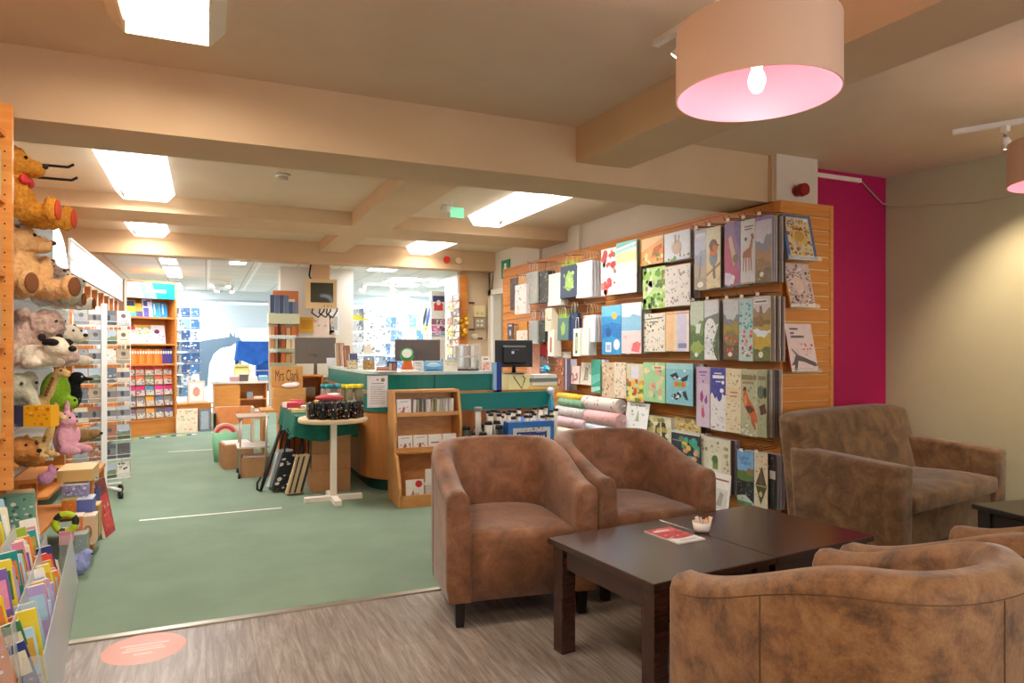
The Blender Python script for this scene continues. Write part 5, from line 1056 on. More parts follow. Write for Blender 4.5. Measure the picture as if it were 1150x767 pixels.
for i, (x, y, rz, c, sh, l) in enumerate([(.62, 6.75, 12, '#b8c4cc', ['#8a98a4', '#d8dce0'], 'pale grey tote bag hanging at the far left of the clothed table'), (.64, 6.55, 8, '#26282c', ['#3a3c40', '#d8d8d4'], 'black tote bag with white print hanging from the clothed table'), (.74, 6.36, 4, '#c8b088', ['#26262a', '#e0cca4'], 'tan and black striped tote bag leaning on the boxes')]):
    t = thing('tote_bag', l, 'bag', (x, y, .0), R(rz))
    mb = MB().hexa([(-.1, -.03, .02), (.04, -.03, .02), (.04, .05, .02), (-.1, .05, .02), (-.01, -.03, .36), (.1, -.03, .36), (.1, .0, .36), (-.01, .0, .36)], M(c, .8))
    draw(mb, (-.1, -.03, .02), (.14, 0, 0), (.09, 0, .34), [leaves(i, sh, 16, .12)] if i < 2 else [('r', '#1c1c20', .12, .02, .22, .95), ('r', '#1c1c20', .42, .02, .55, .95), ('r', '#1c1c20', .8, .02, .95, .95)])
    mb.build('bag_body', t); MB().tube([(.0, -.02, .35), (.03, -.02, .5), (.07, -.02, .55), (.09, -.02, .5), (.09, -.02, .35)], .007, M('#1c1c20', .7), 6).build('handle', t)
t = thing('umbrella', 'black folded walking stick umbrella leaning against the clothed table', 'umbrella', (.45, 6.62, 0))
MB().tube([(.0, 0, .01), (.07, .1, .2), (.2, .25, .55)], [.012, .022, .012], M('#1a1a1c', .6), 8).build('canopy', t); MB().tube([(.0, 0, .01), (-.03, -.02, .03), (-.03, -.03, .09), (.0, -.02, .14)], .01, M('#222', .5) if 0 else M('#222224', .5), 8).build('handle', t)

# far side of the clothed table: trolley, bin, boxes, crates
def crate(loc, w, d, h, rz, label, back=None, text=None, mat=None):
    t = thing('wooden_crate', label, 'crate', loc, rz); m = mat or OAKH
    MB().box(-w / 2, w / 2, -d / 2, d / 2, 0, .015, m).box(-w / 2, w / 2, -d / 2, -d / 2 + .015, .015, h, m).box(-w / 2, w / 2, d / 2 - .015, d / 2, .015, back or h, m).build('box_body', t)
    MB().box(-w / 2, -w / 2 + .014, -d / 2 + .015, d / 2 - .015, .015, h, m).box(w / 2 - .014, w / 2, -d / 2 + .015, d / 2 - .015, .015, h, m).build('side_panel', t)
    if text:
        mb = MB(); draw(mb, (-w / 2, d / 2 - .015, h), (w, 0, 0), (0, 0, (back or h) - h), [('t', '#3a2a1a', text, .12, .3, .88, .85)]); mb.build('lettering', t)
    return t
HON = noise_mat('honey_pine', [(.3, '#c68d48'), (.7, '#d6a05c')], 4, 5, .5, stretch=(2, 2, 8))
p = at_y(324, 455, 8.1)
bs = thing('display_bench', 'low pine bench carrying the lettered crate behind the clothed table', 'bench', (p[0], 8.1, 0)); MB().box(-.3, .3, -.2, .2, .6, .63, HON).build('bench_top', bs); [MB().box(x - .02, x + .02, y - .02, y + .02, 0, .6, HON).build('leg', bs) for x in (-.27, .27) for y in (-.17, .17)]
crate((p[0], 8.1, .632), .34, .28, .22, 0, 'honey coloured wooden crate with hand lettered sign board at its back', .46, 'Mrs Clark', HON)
mb = MB().ball((0, 0, 0), (.09, .05, .035), M('#f0e4e4', .8), 12, 8).ball((.06, .02, .01), (.05, .04, .03), M('#e8d0d4', .8), 10, 7); tag(mb.build('tissue_bundle', loc=(p[0] + .01, 8.06, .88)), 'bundle of pale tissue lying in the lettered wooden crate', 'tissue')
t = thing('hand_trolley', 'thin metal framed trolley holding cardboard boxes left of the clothed table', 'trolley', (.42, 7.55, 0))
for x, y in ((-.12, -.18), (.12, -.2), (-.12, .18), (.12, .18)):
    MB().cyl((x, y, .03), (x + .02, y, .62), .009, .009, M('#c8b8a8', .35, .7), 8).build('leg', t); MB().cyl((x - .012, y, .025), (x + .012, y, .025), .025, .025, BLACK, 12).build('wheel', t)
MB().box(-.14, .16, -.2, .2, .3, .315, M('#d8ccc4', .4)).build('shelf', t)
MB().box(-.14, .16, -.2, .2, .6, .615, M('#a8927c', .5)).build('shelf', t)
for i, (x, y, z, w, d, h, rz, l) in enumerate([(.3, 8.15, .004, .3, .34, .26, 8, 'cardboard box on the carpet behind the trolley'), (.47, 7.5, .004, .3, .26, .2, -3, 'open cardboard box on the carpet under the trolley')]):
    bx = thing('cardboard_box', l, 'box', (x, y, z), R(rz)); MB().box(-w / 2, w / 2, -d / 2, d / 2, 0, h, CARD).build('box_body', bx, bevel=.003); MB().box(-w / 2 + .02, w / 2 - .02, -d / 2 + .02, d / 2 - .02, h, h + .012, M('#e8d8d4', .7)).build('contents', bx)
t = thing('waste_bin', 'mint green tapered bin on the carpet left of the trolley', 'bin', (.2, 8.6, 0)); MB().lathe([(.0, .0), (.12, .0), (.15, .34), (.135, .34), (.11, .02), (0, .02)], M('#8ad0a8', .5), n=28).build('bin_body', t)
t = thing('toy_rainbow', 'red and cream rainbow shaped toy sitting in the mint green bin', 'toy', (.2, 8.56, .3)); 
mb = MB()
for r0, r1, c in ((.05, .08, '#f0d8c8'), (.08, .115, '#d84a50'), (.115, .14, '#f0b0a8')):
    A = arc(0, 0, r0, 0, 180, 14); B = arc(0, 0, r1, 180, 0, 14); mb.prism(A + B, M(c, .6), -.03, .03)
mb.build('arches', t, rot=(R(90), 0, 0))
t = thing('display_easel', 'slanted wooden display board at the left of the trolley', 'display board', (.3, 9.3, 0)); MB().hexa([(-.2, -.06, .35), (.25, -.06, .35), (.25, .2, .35), (-.2, .2, .35), (-.2, .1, .56), (.25, .1, .56), (.25, .2, .56), (-.2, .2, .56)], CHERRY).build('board', t); MB().box(-.22, -.19, -.1, .2, 0, .5, BLACKWOOD).build('side_panel', t); MB().box(.22, .25, -.1, .2, 0, .56, M('#e8d8c8', .5)).build('side_panel', t)
# drawers and shelving near the counter back left
t = thing('shelf_cabinet', 'small open oak cabinet with teal files behind the counter end', 'cabinet', (1.02, 8.55, 0))
MB().box(-.25, .25, .14, .16, 0, .98, OAKH).box(-.25, -.235, -.16, .14, 0, .98, OAKH).box(.235, .25, -.16, .14, 0, .98, OAKH).build('carcass', t)
for z in (.02, .45, .72, .96): MB().box(-.235, .235, -.16, .14, z, z + .018, OAKH).build('shelf', t)
for i in range(5): tag(MB().box(0, .04, -.1, .1, 0, .2, M(['#1a7a78', '#2a8a80', '#186a68', '#d8d0c4', '#1f7a74'][i], .5)).build('box_file', loc=(.83 + i * .05, 8.5, .471)), ['teal file, leftmost in the oak cabinet', 'lighter teal file in the oak cabinet', 'dark teal file in the middle of the oak cabinet', 'cream file in the oak cabinet', 'teal file at right in the oak cabinet'][i], 'file')
tag(MB().box(-.14, .14, -.1, .1, 0, .1, M('#9a9890', .5)).build('printer', loc=(1.04, 8.5, .74)), 'grey printer on the middle shelf of the oak cabinet', 'printer')
# ============================================================ LEFT WALL: PICTURE BOOKS, PLUSH TOYS, BOXES
PALEB = noise_mat('pale_back_panel', [(.3, '#cfd4da'), (.7, '#dce0e4')], 2, 2, .6)
t = thing('book_bay', 'orange bookcase bay nearest the camera at the left edge', 'bookcase', (-1.2, 3.2, 0))
MB().box(-.36, -.34, -.55, .56, .5, 2.4, OAK).build('back_panel', t)
mb = MB().box(-.36, .40, .56, .59, .66, 2.4, OAK).box(-.36, .0, .56, .59, 0, .66, OAK); mb.build('side_panel', t, bevel=.002)
pg = MB()
for k in range(30): pg.cyl((.372, .559, .3 + k * .065), (.372, .5605, .3 + k * .065), .004, .004, BLACKWOOD, 8)
pg.build('peg_holes', t)
for z in (.9, 1.3, 1.62, 1.95, 2.25): MB().box(-.34, .375, -.55, .558, z, z + .02, OAKH).build('shelf', t)
rg = random.Random(77)
for z in (.92, 1.32, 1.64, 1.97):
    for i in range(3): tag(MB().box(0, .2, 0, .02, 0, .2, M(rg.choice(['#3a98b8', '#6ac0d0', '#d8d0c8', '#e8b040', '#7a8a9a']), .5)).build('book', loc=(-1.03, 3.62 + i * .03, z)), 'picture book on the orange bay shelf at the very left edge', 'book', 'books at the left edge')
t = thing('toy_shelving', 'pale shelving bay of clear shelves crowded with plush toys', 'shelving', (-1.2, 4.8, 0))
MB().box(-.38, -.34, -1.0, 1.05, .0, 2.4, PALEB).build('back_panel', t)
for z in (.70, .915, 1.185, 1.53, 1.89): MB().box(-.34, .38, -1.0, .95, z, z + .012, ACRYL).box(.372, .38, -1.0, .95, z, z + .03, ACRYL).build('shelf', t)
MB().box(-.36, .2, 1.03, 1.05, .5, 2.3, M('#e4e8ea', .5)).build('side_panel', t)
MB().box(-.34, .40, -.77, .2, .30, .32, OAKH).build('shelf', t)
p = [at_y(62, 182, 4.9), at_y(62, 193, 5.05)]
for i in range(2):
    z = 2.36 - .05 * i; y = 4.75 + i * .12
    tag(MB().tube([(-1.5, y, z), (-.8, y, z), (-.74, y, z + .0), (-.71, y, z + .02)], .008, M('#3a3436', .4, .7), 8).build('display_hook'), ['upper', 'lower'][i] + ' long bare metal display hook above the curly honey bear', 'hook')
# --- plush
ftex = bpy.data.textures.new('fur_clumps', 'CLOUDS'); ftex.noise_scale = .022
def fur_mat(name, a, b): return noise_mat(name, [(.3, a), (.7, b)], 60, 5, .95, bump=.9, spec=.1, dist=.01)
def soft_body(balls, mat, parent, name='body', vox=.008, fur=.022):
    mb = MB()
    for c, r, *ro in balls: mb.ball(c, r, mat, 14, 9, ro[0] if ro else None)
    o = mb.build(name, parent)
    m = o.modifiers.new('remesh', 'REMESH'); m.mode = 'VOXEL'; m.voxel_size = vox; m.use_smooth_shade = True
    s_ = o.modifiers.new('smooth', 'SMOOTH'); s_.iterations = 5; s_.factor = .6
    if fur: d = o.modifiers.new('fur', 'DISPLACE'); d.texture = ftex; d.strength = fur; d.mid_level = .5; d.texture_coords = 'LOCAL'
    return o
RX = lambda a: Matrix.Rotation(R(a), 3, 'X'); RY = lambda a: Matrix.Rotation(R(a), 3, 'Y'); RZ = lambda a: Matrix.Rotation(R(a), 3, 'Z')
def bear(label, loc, rz, s, mat, pad, bow=None, turn=0, feet=None, nose='#3a2420', name='teddy_bear'):
    t = thing(name, label, 'soft toy', loc, R(rz))
    V = lambda x, y, z: Vector((x, y, z)) * s
    h = RZ(turn)
    H = lambda x, y, z: (h @ Vector((x, y, z)) + Vector((.02, 0, .28))) * s
    soft_body([(V(0, 0, .12), V(.105, .105, .125)), (V(.0, 0, .2), V(.08, .08, .06)), (V(.02, 0, .28), V(.085, .085, .078)), (H(.085, 0, -.018), V(.055, .05, .042)),
               (H(-.01, .07, .07), V(.02, .034, .036)), (H(-.01, -.07, .07), V(.02, .034, .036)),
               (V(.05, .105, .15), V(.035, .035, .085), RX(-18) @ RY(-25)), (V(.05, -.105, .15), V(.035, .035, .085), RX(18) @ RY(-25)),
               (V(.12, .08, .05), V(.12, .05, .05), RZ(14)), (V(.12, -.08, .05), V(.12, .05, .05), RZ(-14)), (V(.215, .105, .06), V(.03, .045, .062)), (V(.215, -.105, .06), V(.03, .045, .062))], mat, t)
    for sy in (-1, 1):
        MB().ball(V(.243, sy * .107, .062), V(.01, .034, .048), pad, 14, 8).build('foot_pad', t)
        MB().ball(H(.012, sy * .07, .072), V(.014, .02, .022), pad, 12, 7).build('inner_ear', t)
        MB().ball(H(.072, sy * .035, .025), V(.009, .009, .009), M('#1a120e', .2), 10, 7).build('eye', t)
    MB().ball(H(.138, 0, -.004), V(.013, .018, .012), M(nose, .4), 12, 7).build('nose', t)
    if bow:
        b = MB()
        for sy in (-1, 1): b.ball(V(.085, sy * .035, .205), V(.016, .036, .024), M(bow, .6), 12, 7)
        b.ball(V(.092, 0, .205), V(.014, .013, .014), M(bow, .6), 10, 6); b.tube([V(.06, .07, .2), V(.0, .088, .21), V(-.06, .06, .215), V(-.085, 0, .215), V(-.06, -.06, .215), V(0, -.088, .21), V(.06, -.07, .2)], .01 * s, M(bow, .6), 6); b.build('bow', t)
    return t
HONEY = fur_mat('honey_fur', '#c07a24', '#dc9c40'); TANF = fur_mat('tan_fur', '#d8a46a', '#e8bc86'); TAUPE = fur_mat('taupe_fur', '#b89a8c', '#d6bcae'); CREAMF = fur_mat('cream_fur', '#e0d2bc', '#f0e6d4'); GREYF = fur_mat('grey_green_fur', '#a8a890', '#c4c2ae'); BROWNF = fur_mat('brown_fur', '#b07038', '#c88a4c'); PINKF = fur_mat('pink_fur', '#d89aae', '#e8b4c4'); GREENF = fur_mat('green_fur', '#7aa820', '#94c038'); GIRF = fur_mat('giraffe_fur', '#d8b070', '#e8c890'); MIDB = fur_mat('mid_brown_fur', '#8a6a40', '#a88458'); PERIW = fur_mat('periwinkle_fur', '#8a94cc', '#a8b0e0')
PADB = M('#7a4a2a', .9)
bear('curly honey brown teddy bear with red bow, highest on the toy shelves', (-.9, 4.1, 1.903), -8, 1.08, HONEY, M('#c8482a', .8), '#d8383a')
bear('tan teddy bear with brown foot pads, below the curly honey bear', (-.86, 4.12, 1.543), -42, 1.03, TANF, PADB, None, 38)
# second small toys behind the tan bear
def blob_toy(name, label, loc, rz, mat, balls, extras=(), fur=.008, vox=.009):
    t = thing(name, label, 'soft toy', loc, R(rz)); soft_body(balls, mat, t, fur=fur, vox=vox)
    for nm, b, m in extras:
        if nm == 'spots':
            mb = MB()
            for c, r in b: mb.ball(c, r, m, 12, 8)
            mb.build(nm, t)
        else:
            for c, r in b: MB().ball(c, r, m, 12, 8).build(nm, t)
    return t
EYEM = M('#17110e', .2)
for i, (x, y, z, s_, m, l) in enumerate([(-.86, 4.75, 1.543, .75, TAUPE, 'small grey pink bear tucked behind the tan bear'), (-.84, 5.1, 1.543, .7, CREAMF, 'small cream bear furthest back on the tan bear shelf')]): bear(l, (x, y, z), -20, s_, m, PADB)
blob_toy('plush_ball_toy', 'round grey brown plush beside the foot of the tan bear', (-.72, 4.62, 1.543), 0, GREYF, [(Vector((0, 0, .07)), (.07, .07, .07)), (Vector((.05, 0, .13)), (.04, .04, .035))], [('eye', [(Vector((.08, .02, .14)), (.007, .007, .007)), (Vector((.08, -.02, .14)), (.007, .007, .007))], EYEM)])
blob_toy('plush_sheep', 'shaggy taupe plush sheep filling the shelf under the tan bear', (-.92, 4.22, 1.198), -20, TAUPE,
    [(Vector((0, 0, .14)), (.17, .15, .14)), (Vector((.1, .12, .2)), (.1, .1, .09)), (Vector((.18, .02, .22)), (.085, .08, .08)), (Vector((.12, -.1, .05)), (.1, .05, .05)), (Vector((-.1, -.1, .06)), (.12, .07, .06)), (Vector((.2, .1, .06)), (.1, .05, .05)), (Vector((.16, .1, .27)), (.03, .06, .03)), (Vector((.12, -.08, .27)), (.03, .06, .03))], [('eye', [(Vector((.25, .05, .24)), (.009, .009, .009)), (Vector((.25, -.02, .24)), (.009, .009, .009))], EYEM)], fur=.036)
t = blob_toy('plush_badger', 'cream and black plush badger sprawled in front of the shaggy sheep', (-.74, 4.05, 1.198), -35, CREAMF,
    [(Vector((-.06, 0, .06)), (.14, .07, .06)), (Vector((.08, 0, .11)), (.06, .055, .05)), (Vector((.13, 0, .09)), (.045, .035, .03)), (Vector((.0, .08, .03)), (.06, .025, .025)), (Vector((.02, -.08, .03)), (.06, .025, .025)), (Vector((-.18, .06, .03)), (.06, .03, .03)), (Vector((-.18, -.06, .03)), (.06, .03, .03))],
    [('nose', [(Vector((.175, 0, .1)), (.018, .02, .016))], EYEM), ('face_stripe', [(Vector((.09, .042, .13)), (.05, .014, .02)), (Vector((.09, -.042, .13)), (.05, .014, .02))], M('#1c1816', .9)), ('ear', [(Vector((.05, .05, .155)), (.015, .02, .02)), (Vector((.05, -.05, .155)), (.015, .02, .02))], M('#241e1c', .9))])
blob_toy('plush_dog', 'cream plush dog with black ears at the aisle end of the sheep shelf', (-.74, 4.58, 1.198), -30, CREAMF,
    [(Vector((0, 0, .08)), (.08, .07, .08)), (Vector((.04, 0, .18)), (.06, .06, .055)), (Vector((.1, 0, .165)), (.04, .035, .03)), (Vector((.08, .05, .03)), (.07, .03, .03)), (Vector((.08, -.05, .03)), (.07, .03, .03))],
    [('ear', [(Vector((.02, .065, .19)), (.02, .015, .05)), (Vector((.02, -.065, .19)), (.02, .015, .05))], M('#1f1a18', .9)), ('nose', [(Vector((.14, 0, .175)), (.012, .014, .011))], EYEM), ('eye', [(Vector((.09, .03, .2)), (.007, .007, .007)), (Vector((.09, -.03, .2)), (.007, .007, .007))], EYEM)])
blob_toy('plush_elephant', 'grey green plush elephant behind the yellow box', (-.93, 4.1, .93), -30, GREYF,
    [(Vector((0, 0, .1)), (.12, .11, .1)), (Vector((.1, .0, .18)), (.075, .075, .07)), (Vector((.17, 0, .14)), (.035, .035, .04)), (Vector((.195, 0, .08)), (.028, .028, .06)), (Vector((.08, .1, .19)), (.02, .06, .07)), (Vector((.08, -.1, .19)), (.02, .06, .07)), (Vector((.1, .08, .04)), (.06, .04, .04)), (Vector((.1, -.08, .04)), (.06, .04, .04))], [('eye', [(Vector((.165, .045, .2)), (.008, .008, .008)), (Vector((.165, -.045, .2)), (.008, .008, .008))], EYEM)])
t = thing('toy_box', 'yellow toy box with dark blue end, on the shelf before the elephant', 'box', (-.75, 3.93, .928), R(-25))
MB().box(-.09, -.03, -.03, .03, 0, .1, M('#3a3a58', .5)).build('box_end', t); mb = MB().box(-.03, .1, -.03, .03, 0, .1, M('#e8a818', .5)); draw(mb, (-.03, -.03, 0), (.13, 0, 0), (0, 0, .1), [leaves(3, ['#d8801a', '#f4c840', '#c86a18'], 20, .06)]); mb.build('box_body', t)
def giraffe(label, loc, rz, s):
    V = lambda x, y, z: Vector((x, y, z)) * s
    rg = random.Random(label); sp = []
    for i in range(16): sp.append((V(rg.uniform(-.1, .06), rg.choice((-1, 1)) * .062, rg.uniform(.06, .16)), V(.016, .008, .016)))
    for i in range(8): q = i / 7; sp.append((V(.08 + .07 * q, rg.choice((-1, 1)) * .033, .16 + .16 * q), V(.014, .008, .014)))
    return blob_toy('plush_giraffe', label, loc, rz, GIRF, [(V(-.02, 0, .11), V(.11, .07, .075)), (V(.09, 0, .2), V(.035, .035, .1), RY(25)), (V(.13, 0, .3), V(.03, .03, .06), RY(25)), (V(.18, 0, .34), V(.055, .036, .034)), (V(.22, 0, .33), V(.03, .03, .026)), (V(.06, .05, .04), V(.09, .025, .028)), (V(.06, -.05, .04), V(.09, .025, .028)), (V(-.1, .06, .03), V(.06, .028, .028)), (V(-.1, -.06, .03), V(.06, .028, .028))],
        [('spots', sp, M('#9a6430', .9)), ('horn', [(V(.145, .018, .385), V(.008, .008, .022)), (V(.145, -.018, .385), V(.008, .008, .022))], M('#7a4a26', .8)), ('eye', [(V(.2, .032, .355), V(.007, .007, .007)), (V(.2, -.032, .355), V(.007, .007, .007))], EYEM)], fur=.005)
giraffe('pale tan plush giraffe flopped beside the elephant', (-.8, 4.25, .93), -25, .72)
blob_toy('plush_turtle', 'lime green plush leaf shaped turtle behind the pale giraffe', (-.78, 4.62, .93), -20, GREENF, [(Vector((0, 0, .12)), (.06, .11, .12)), (Vector((.06, .02, .06)), (.05, .05, .04))], [('eye', [(Vector((.105, .04, .075)), (.007, .007, .007)), (Vector((.105, 0, .075)), (.007, .007, .007))], EYEM)], fur=.004)
blob_toy('plush_bird', 'black plush bird at the end of the giraffe shelf', (-.74, 4.85, .93), -10, fur_mat('black_fur', '#181818', '#2a2a2c'), [(Vector((0, 0, .09)), (.06, .05, .09)), (Vector((.03, 0, .19)), (.045, .04, .04)), (Vector((.09, 0, .185)), (.04, .016, .012))], [('eye', [(Vector((.065, .022, .2)), (.006, .006, .006)), (Vector((.065, -.022, .2)), (.006, .006, .006))], M('#e8e0d0', .3))], fur=.004)
blob_toy('plush_lion', 'golden brown plush dog lying on the lowest toy shelf', (-.92, 4.05, .714), -30, BROWNF, [(Vector((-.02, 0, .08)), (.14, .09, .08)), (Vector((.12, 0, .1)), (.07, .065, .06)), (Vector((.18, 0, .085)), (.04, .035, .03)), (Vector((.1, .08, .03)), (.08, .03, .03)), (Vector((.1, -.08, .03)), (.08, .03, .03)), (Vector((.1, .06, .12)), (.02, .02, .05)), (Vector((.1, -.06, .12)), (.02, .02, .05))], [('nose', [(Vector((.218, 0, .095)), (.011, .013, .01))], EYEM), ('eye', [(Vector((.175, .03, .125)), (.007, .007, .007)), (Vector((.175, -.03, .125)), (.007, .007, .007))], EYEM)], fur=.014)
giraffe('spotted plush giraffe sitting beside the pink rabbit', (-.8, 4.3, .714), -35, .68)
blob_toy('plush_rabbit', 'pink plush rabbit sitting at the edge of the lowest toy shelf', (-.72, 4.5, .714), -30, PINKF, [(Vector((0, 0, .08)), (.055, .055, .085)), (Vector((.015, 0, .19)), (.05, .05, .045)), (Vector((.055, 0, .18)), (.025, .025, .022)), (Vector((-.01, .035, .25)), (.014, .02, .05)), (Vector((-.02, -.035, .24)), (.014, .02, .05)), (Vector((.07, .045, .025)), (.07, .026, .026)), (Vector((.07, -.045, .025)), (.07, .026, .026)), (Vector((.03, .06, .1)), (.02, .02, .05)), (Vector((.03, -.06, .1)), (.02, .02, .05))], [('eye', [(Vector((.055, .025, .205)), (.006, .006, .006)), (Vector((.055, -.025, .205)), (.006, .006, .006))], EYEM), ('nose', [(Vector((.08, 0, .185)), (.006, .008, .006))], M('#b05a70', .6))], fur=.004)
blob_toy('plush_mole', 'small mid brown plush hanging over the shelf end beyond the pink rabbit', (-.72, 4.95, .714), -10, MIDB, [(Vector((0, 0, .05)), (.1, .05, .045)), (Vector((.09, 0, .06)), (.04, .035, .03))], [('nose', [(Vector((.13, 0, .06)), (.009, .01, .009))], EYEM)], fur=.006)
blob_toy('plush_ball_toy', 'periwinkle blue fluffy plush on the carpet beyond the acrylic book rack', (-.67, 4.62, .004), 0, PERIW, [(Vector((0, 0, .06)), (.06, .055, .06)), (Vector((.04, 0, .11)), (.035, .035, .03))], [('eye', [(Vector((.07, .015, .115)), (.006, .006, .006)), (Vector((.07, -.015, .115)), (.006, .006, .006))], EYEM)], fur=.016)
# books under the plush
for i, (x, y, z, w, d, h, c, rot, l) in enumerate([(-.93, 4.06, .321, .16, .05, .25, '#6a9a88', 0, 'teal green boxed book, left of two under the lowest toy shelf'), (-.89, 4.125, .321, .16, .05, .25, '#7aa890', 0, 'paler green boxed book, right of two under the lowest toy shelf')]):
    mb = MB().box(-w, 0, 0, d, 0, h, M(c, .6)); draw(mb, (-w, 0, 0), (w, 0, 0), (0, 0, h), [leaves(i, ['#c8d0b0', '#3a6a60', '#e0dcc8'], 20, .06)]); tag(mb.build('book', loc=(x + .1, y, z)), l, 'book')
card('picture_book', (-.9, 4.22, .322), (.12, .0, 0), (-.05, .12, .24), .02, '#d8b890', [leaves(4, ['#c8a070', '#e8d8b8', '#b88a5a'], 14, .08), ('r', '#e8dcc8', .1, .7, .9, .9)], '#efe6d6', 'tan picture book leaning back under the pink rabbit', 'book')
blob_toy('plush_ball_toy', 'small pink violet plush hanging under the pink rabbit', (-.78, 4.36, .57), 0, fur_mat('violet_fur', '#c888b0', '#d8a0c4'), [(Vector((0, 0, .04)), (.04, .035, .036)), (Vector((.03, 0, .075)), (.026, .026, .026)), (Vector((.02, .022, .1)), (.012, .012, .014)), (Vector((.02, -.022, .1)), (.012, .012, .014))], [('eye', [(Vector((.053, .012, .082)), (.005, .005, .005)), (Vector((.053, -.012, .082)), (.005, .005, .005))], EYEM)], fur=.004)
# --- low table and boxed games
def pxbox(name, x0, x1, yt, yb, Y, d, col, label, cat, shapes=(), top=None, rz=0):
    a = at_y(x0, yt, Y); b = at_y(x1, yt, Y); q = at_y((x0 + x1) / 2, yb, Y); w = b[0] - a[0]; h = a[2] - q[2]; z = max(q[2], .004)
    t = thing(name, label, cat, (a[0] + w / 2, Y, z), R(rz)); h = max(a[2] - z, .02)
    mb = MB().box(-w / 2, w / 2, 0, d, 0, h - .006, M(col, .5))
    if shapes: draw(mb, (-w / 2, 0, 0), (w, 0, 0), (0, 0, h - .006), shapes)
    mb.build('box_body', t, bevel=.001, seg=1); MB().box(-w / 2 - .001, w / 2 + .001, -.001, d + .001, h - .006, h, M(top or col, .5)).build('lid', t)
    return t
st = thing('display_table', 'low orange wood step table holding boxed games below the toys', 'table', (-.85, 5.35, 0)); MB().box(-.26, .19, -.2, .35, .455, .48, OAKH).build('tabletop', st); [MB().box(x - .015, x + .015, y - .015, y + .015, 0, .455, OAKH).build('leg', st) for x in (-.23, .17) for y in (-.17, .32)]; MB().box(-.26, .19, -.2, .33, .2, .215, OAKH).build('shelf', st)
pxbox('boxed_game', 64, 104, 529, 541, 5.05, .3, '#d8b070', 'flat honey coloured wooden game box on top of the low table', 'box', top='#e0c08a')
pxbox('boxed_game', 69, 98, 545, 567, 5.02, .12, '#8a86b0', 'lilac patterned game box with white top, in front of the low table', 'box', [leaves(3, ['#b0acd0', '#6a668c', '#d8d4e8'], 26, .06)], '#eceaf0')
pxbox('boxed_game', 94, 108, 553, 572, 5.3, .2, '#2a3a8a', 'navy blue game box behind the lilac one', 'box', top='#3a4a98')
pxbox('boxed_game', 69, 85, 562, 580, 4.92, .1, '#d8782a', 'orange tin with olive lid in the pile of games', 'box', [leaves(5, ['#e8a050', '#b05a1a'], 12, .08)], '#a8a058')
pxbox('boxed_game', 84, 104, 561, 591, 4.95, .14, '#5a66a8', 'periwinkle blue game box with pale top in the pile', 'box', top='#d8dcec')
pxbox('boxed_game', 100, 111, 568, 604, 5.12, .14, '#b08a4a', 'gold brown game box at the aisle side of the pile', 'box', [leaves(5, ['#d8b868', '#7a5a30'], 14, .1)], '#d0b478')
pxbox('boxed_game', 90, 107, 580, 612, 4.85, .12, '#d8b896', 'cream game box with a brown animal picture, at the front of the pile', 'box', [('e', '#a86a48', .5, .45, .3, .25), ('e', '#e8d8c0', .5, .5, .14, .12)], '#efe2cc')
pxbox('boxed_game', 80, 92, 580, 600, 4.82, .1, '#d87a40', 'small orange and white box beside the green ring toy', 'box', [('e', '#f4ece0', .5, .6, .3, .3)], '#f0e8dc')
pxbox('boxed_game', 79, 97, 601, 626, 4.72, .12, '#8a9c94', 'grey green box lowest at the front of the pile', 'box', [leaves(5, ['#a8b8b0', '#6a7a74'], 12, .08)], '#a8b4ac')
pxbox('boxed_game', 66, 80, 597, 612, 4.6, .1, '#d88a98', 'pink box beneath the green ring toy', 'box', top='#e8a8b4')
# ring toy
p = at_y(73.5, 587, 4.62); t = thing('ring_toy', 'lime green and black ring shaped toy in front of the game boxes', 'toy', p)
mb = MB(); n, m_ = 28, 10
for i in range(n):
    for j in range(m_):
        a, b = 2 * PI * i / n, 2 * PI * j / m_; r_ = .05 + .018 * math.cos(b); mb.add([(r_ * math.cos(a), .018 * math.sin(b), r_ * math.sin(a))])
for i in range(n):
    for j in range(m_): mb.face((i * m_ + j, i * m_ + (j + 1) % m_, ((i + 1) % n) * m_ + (j + 1) % m_, ((i + 1) % n) * m_ + j), M('#b8d020', .5) if (i // 3) % 3 else M('#2a2a20', .5), True)
mb.build('ring', t)
# red book leaning against the table end
a = at_y(107, 538, 5.62); b = Vector((-.66, 5.5, .0))
mb = MB(); t = thing('book', 'large red book leaning against the end of the low table', 'book', (-.585, 5.42, .004), R(4)); card('cover', (-.04, 0, 0), (.05, .22, 0), (-.07, .03, .38), .02, '#b02028', [('r', '#c8383a', .1, .1, .9, .9), ('r', '#7a2a28', .0, .72, 1, 1), leaves(3, ['#d86a50', '#8a1820', '#e8b080'], 14, .06, (.15, .1, .85, .6))], '#efe2d0', parent=t)

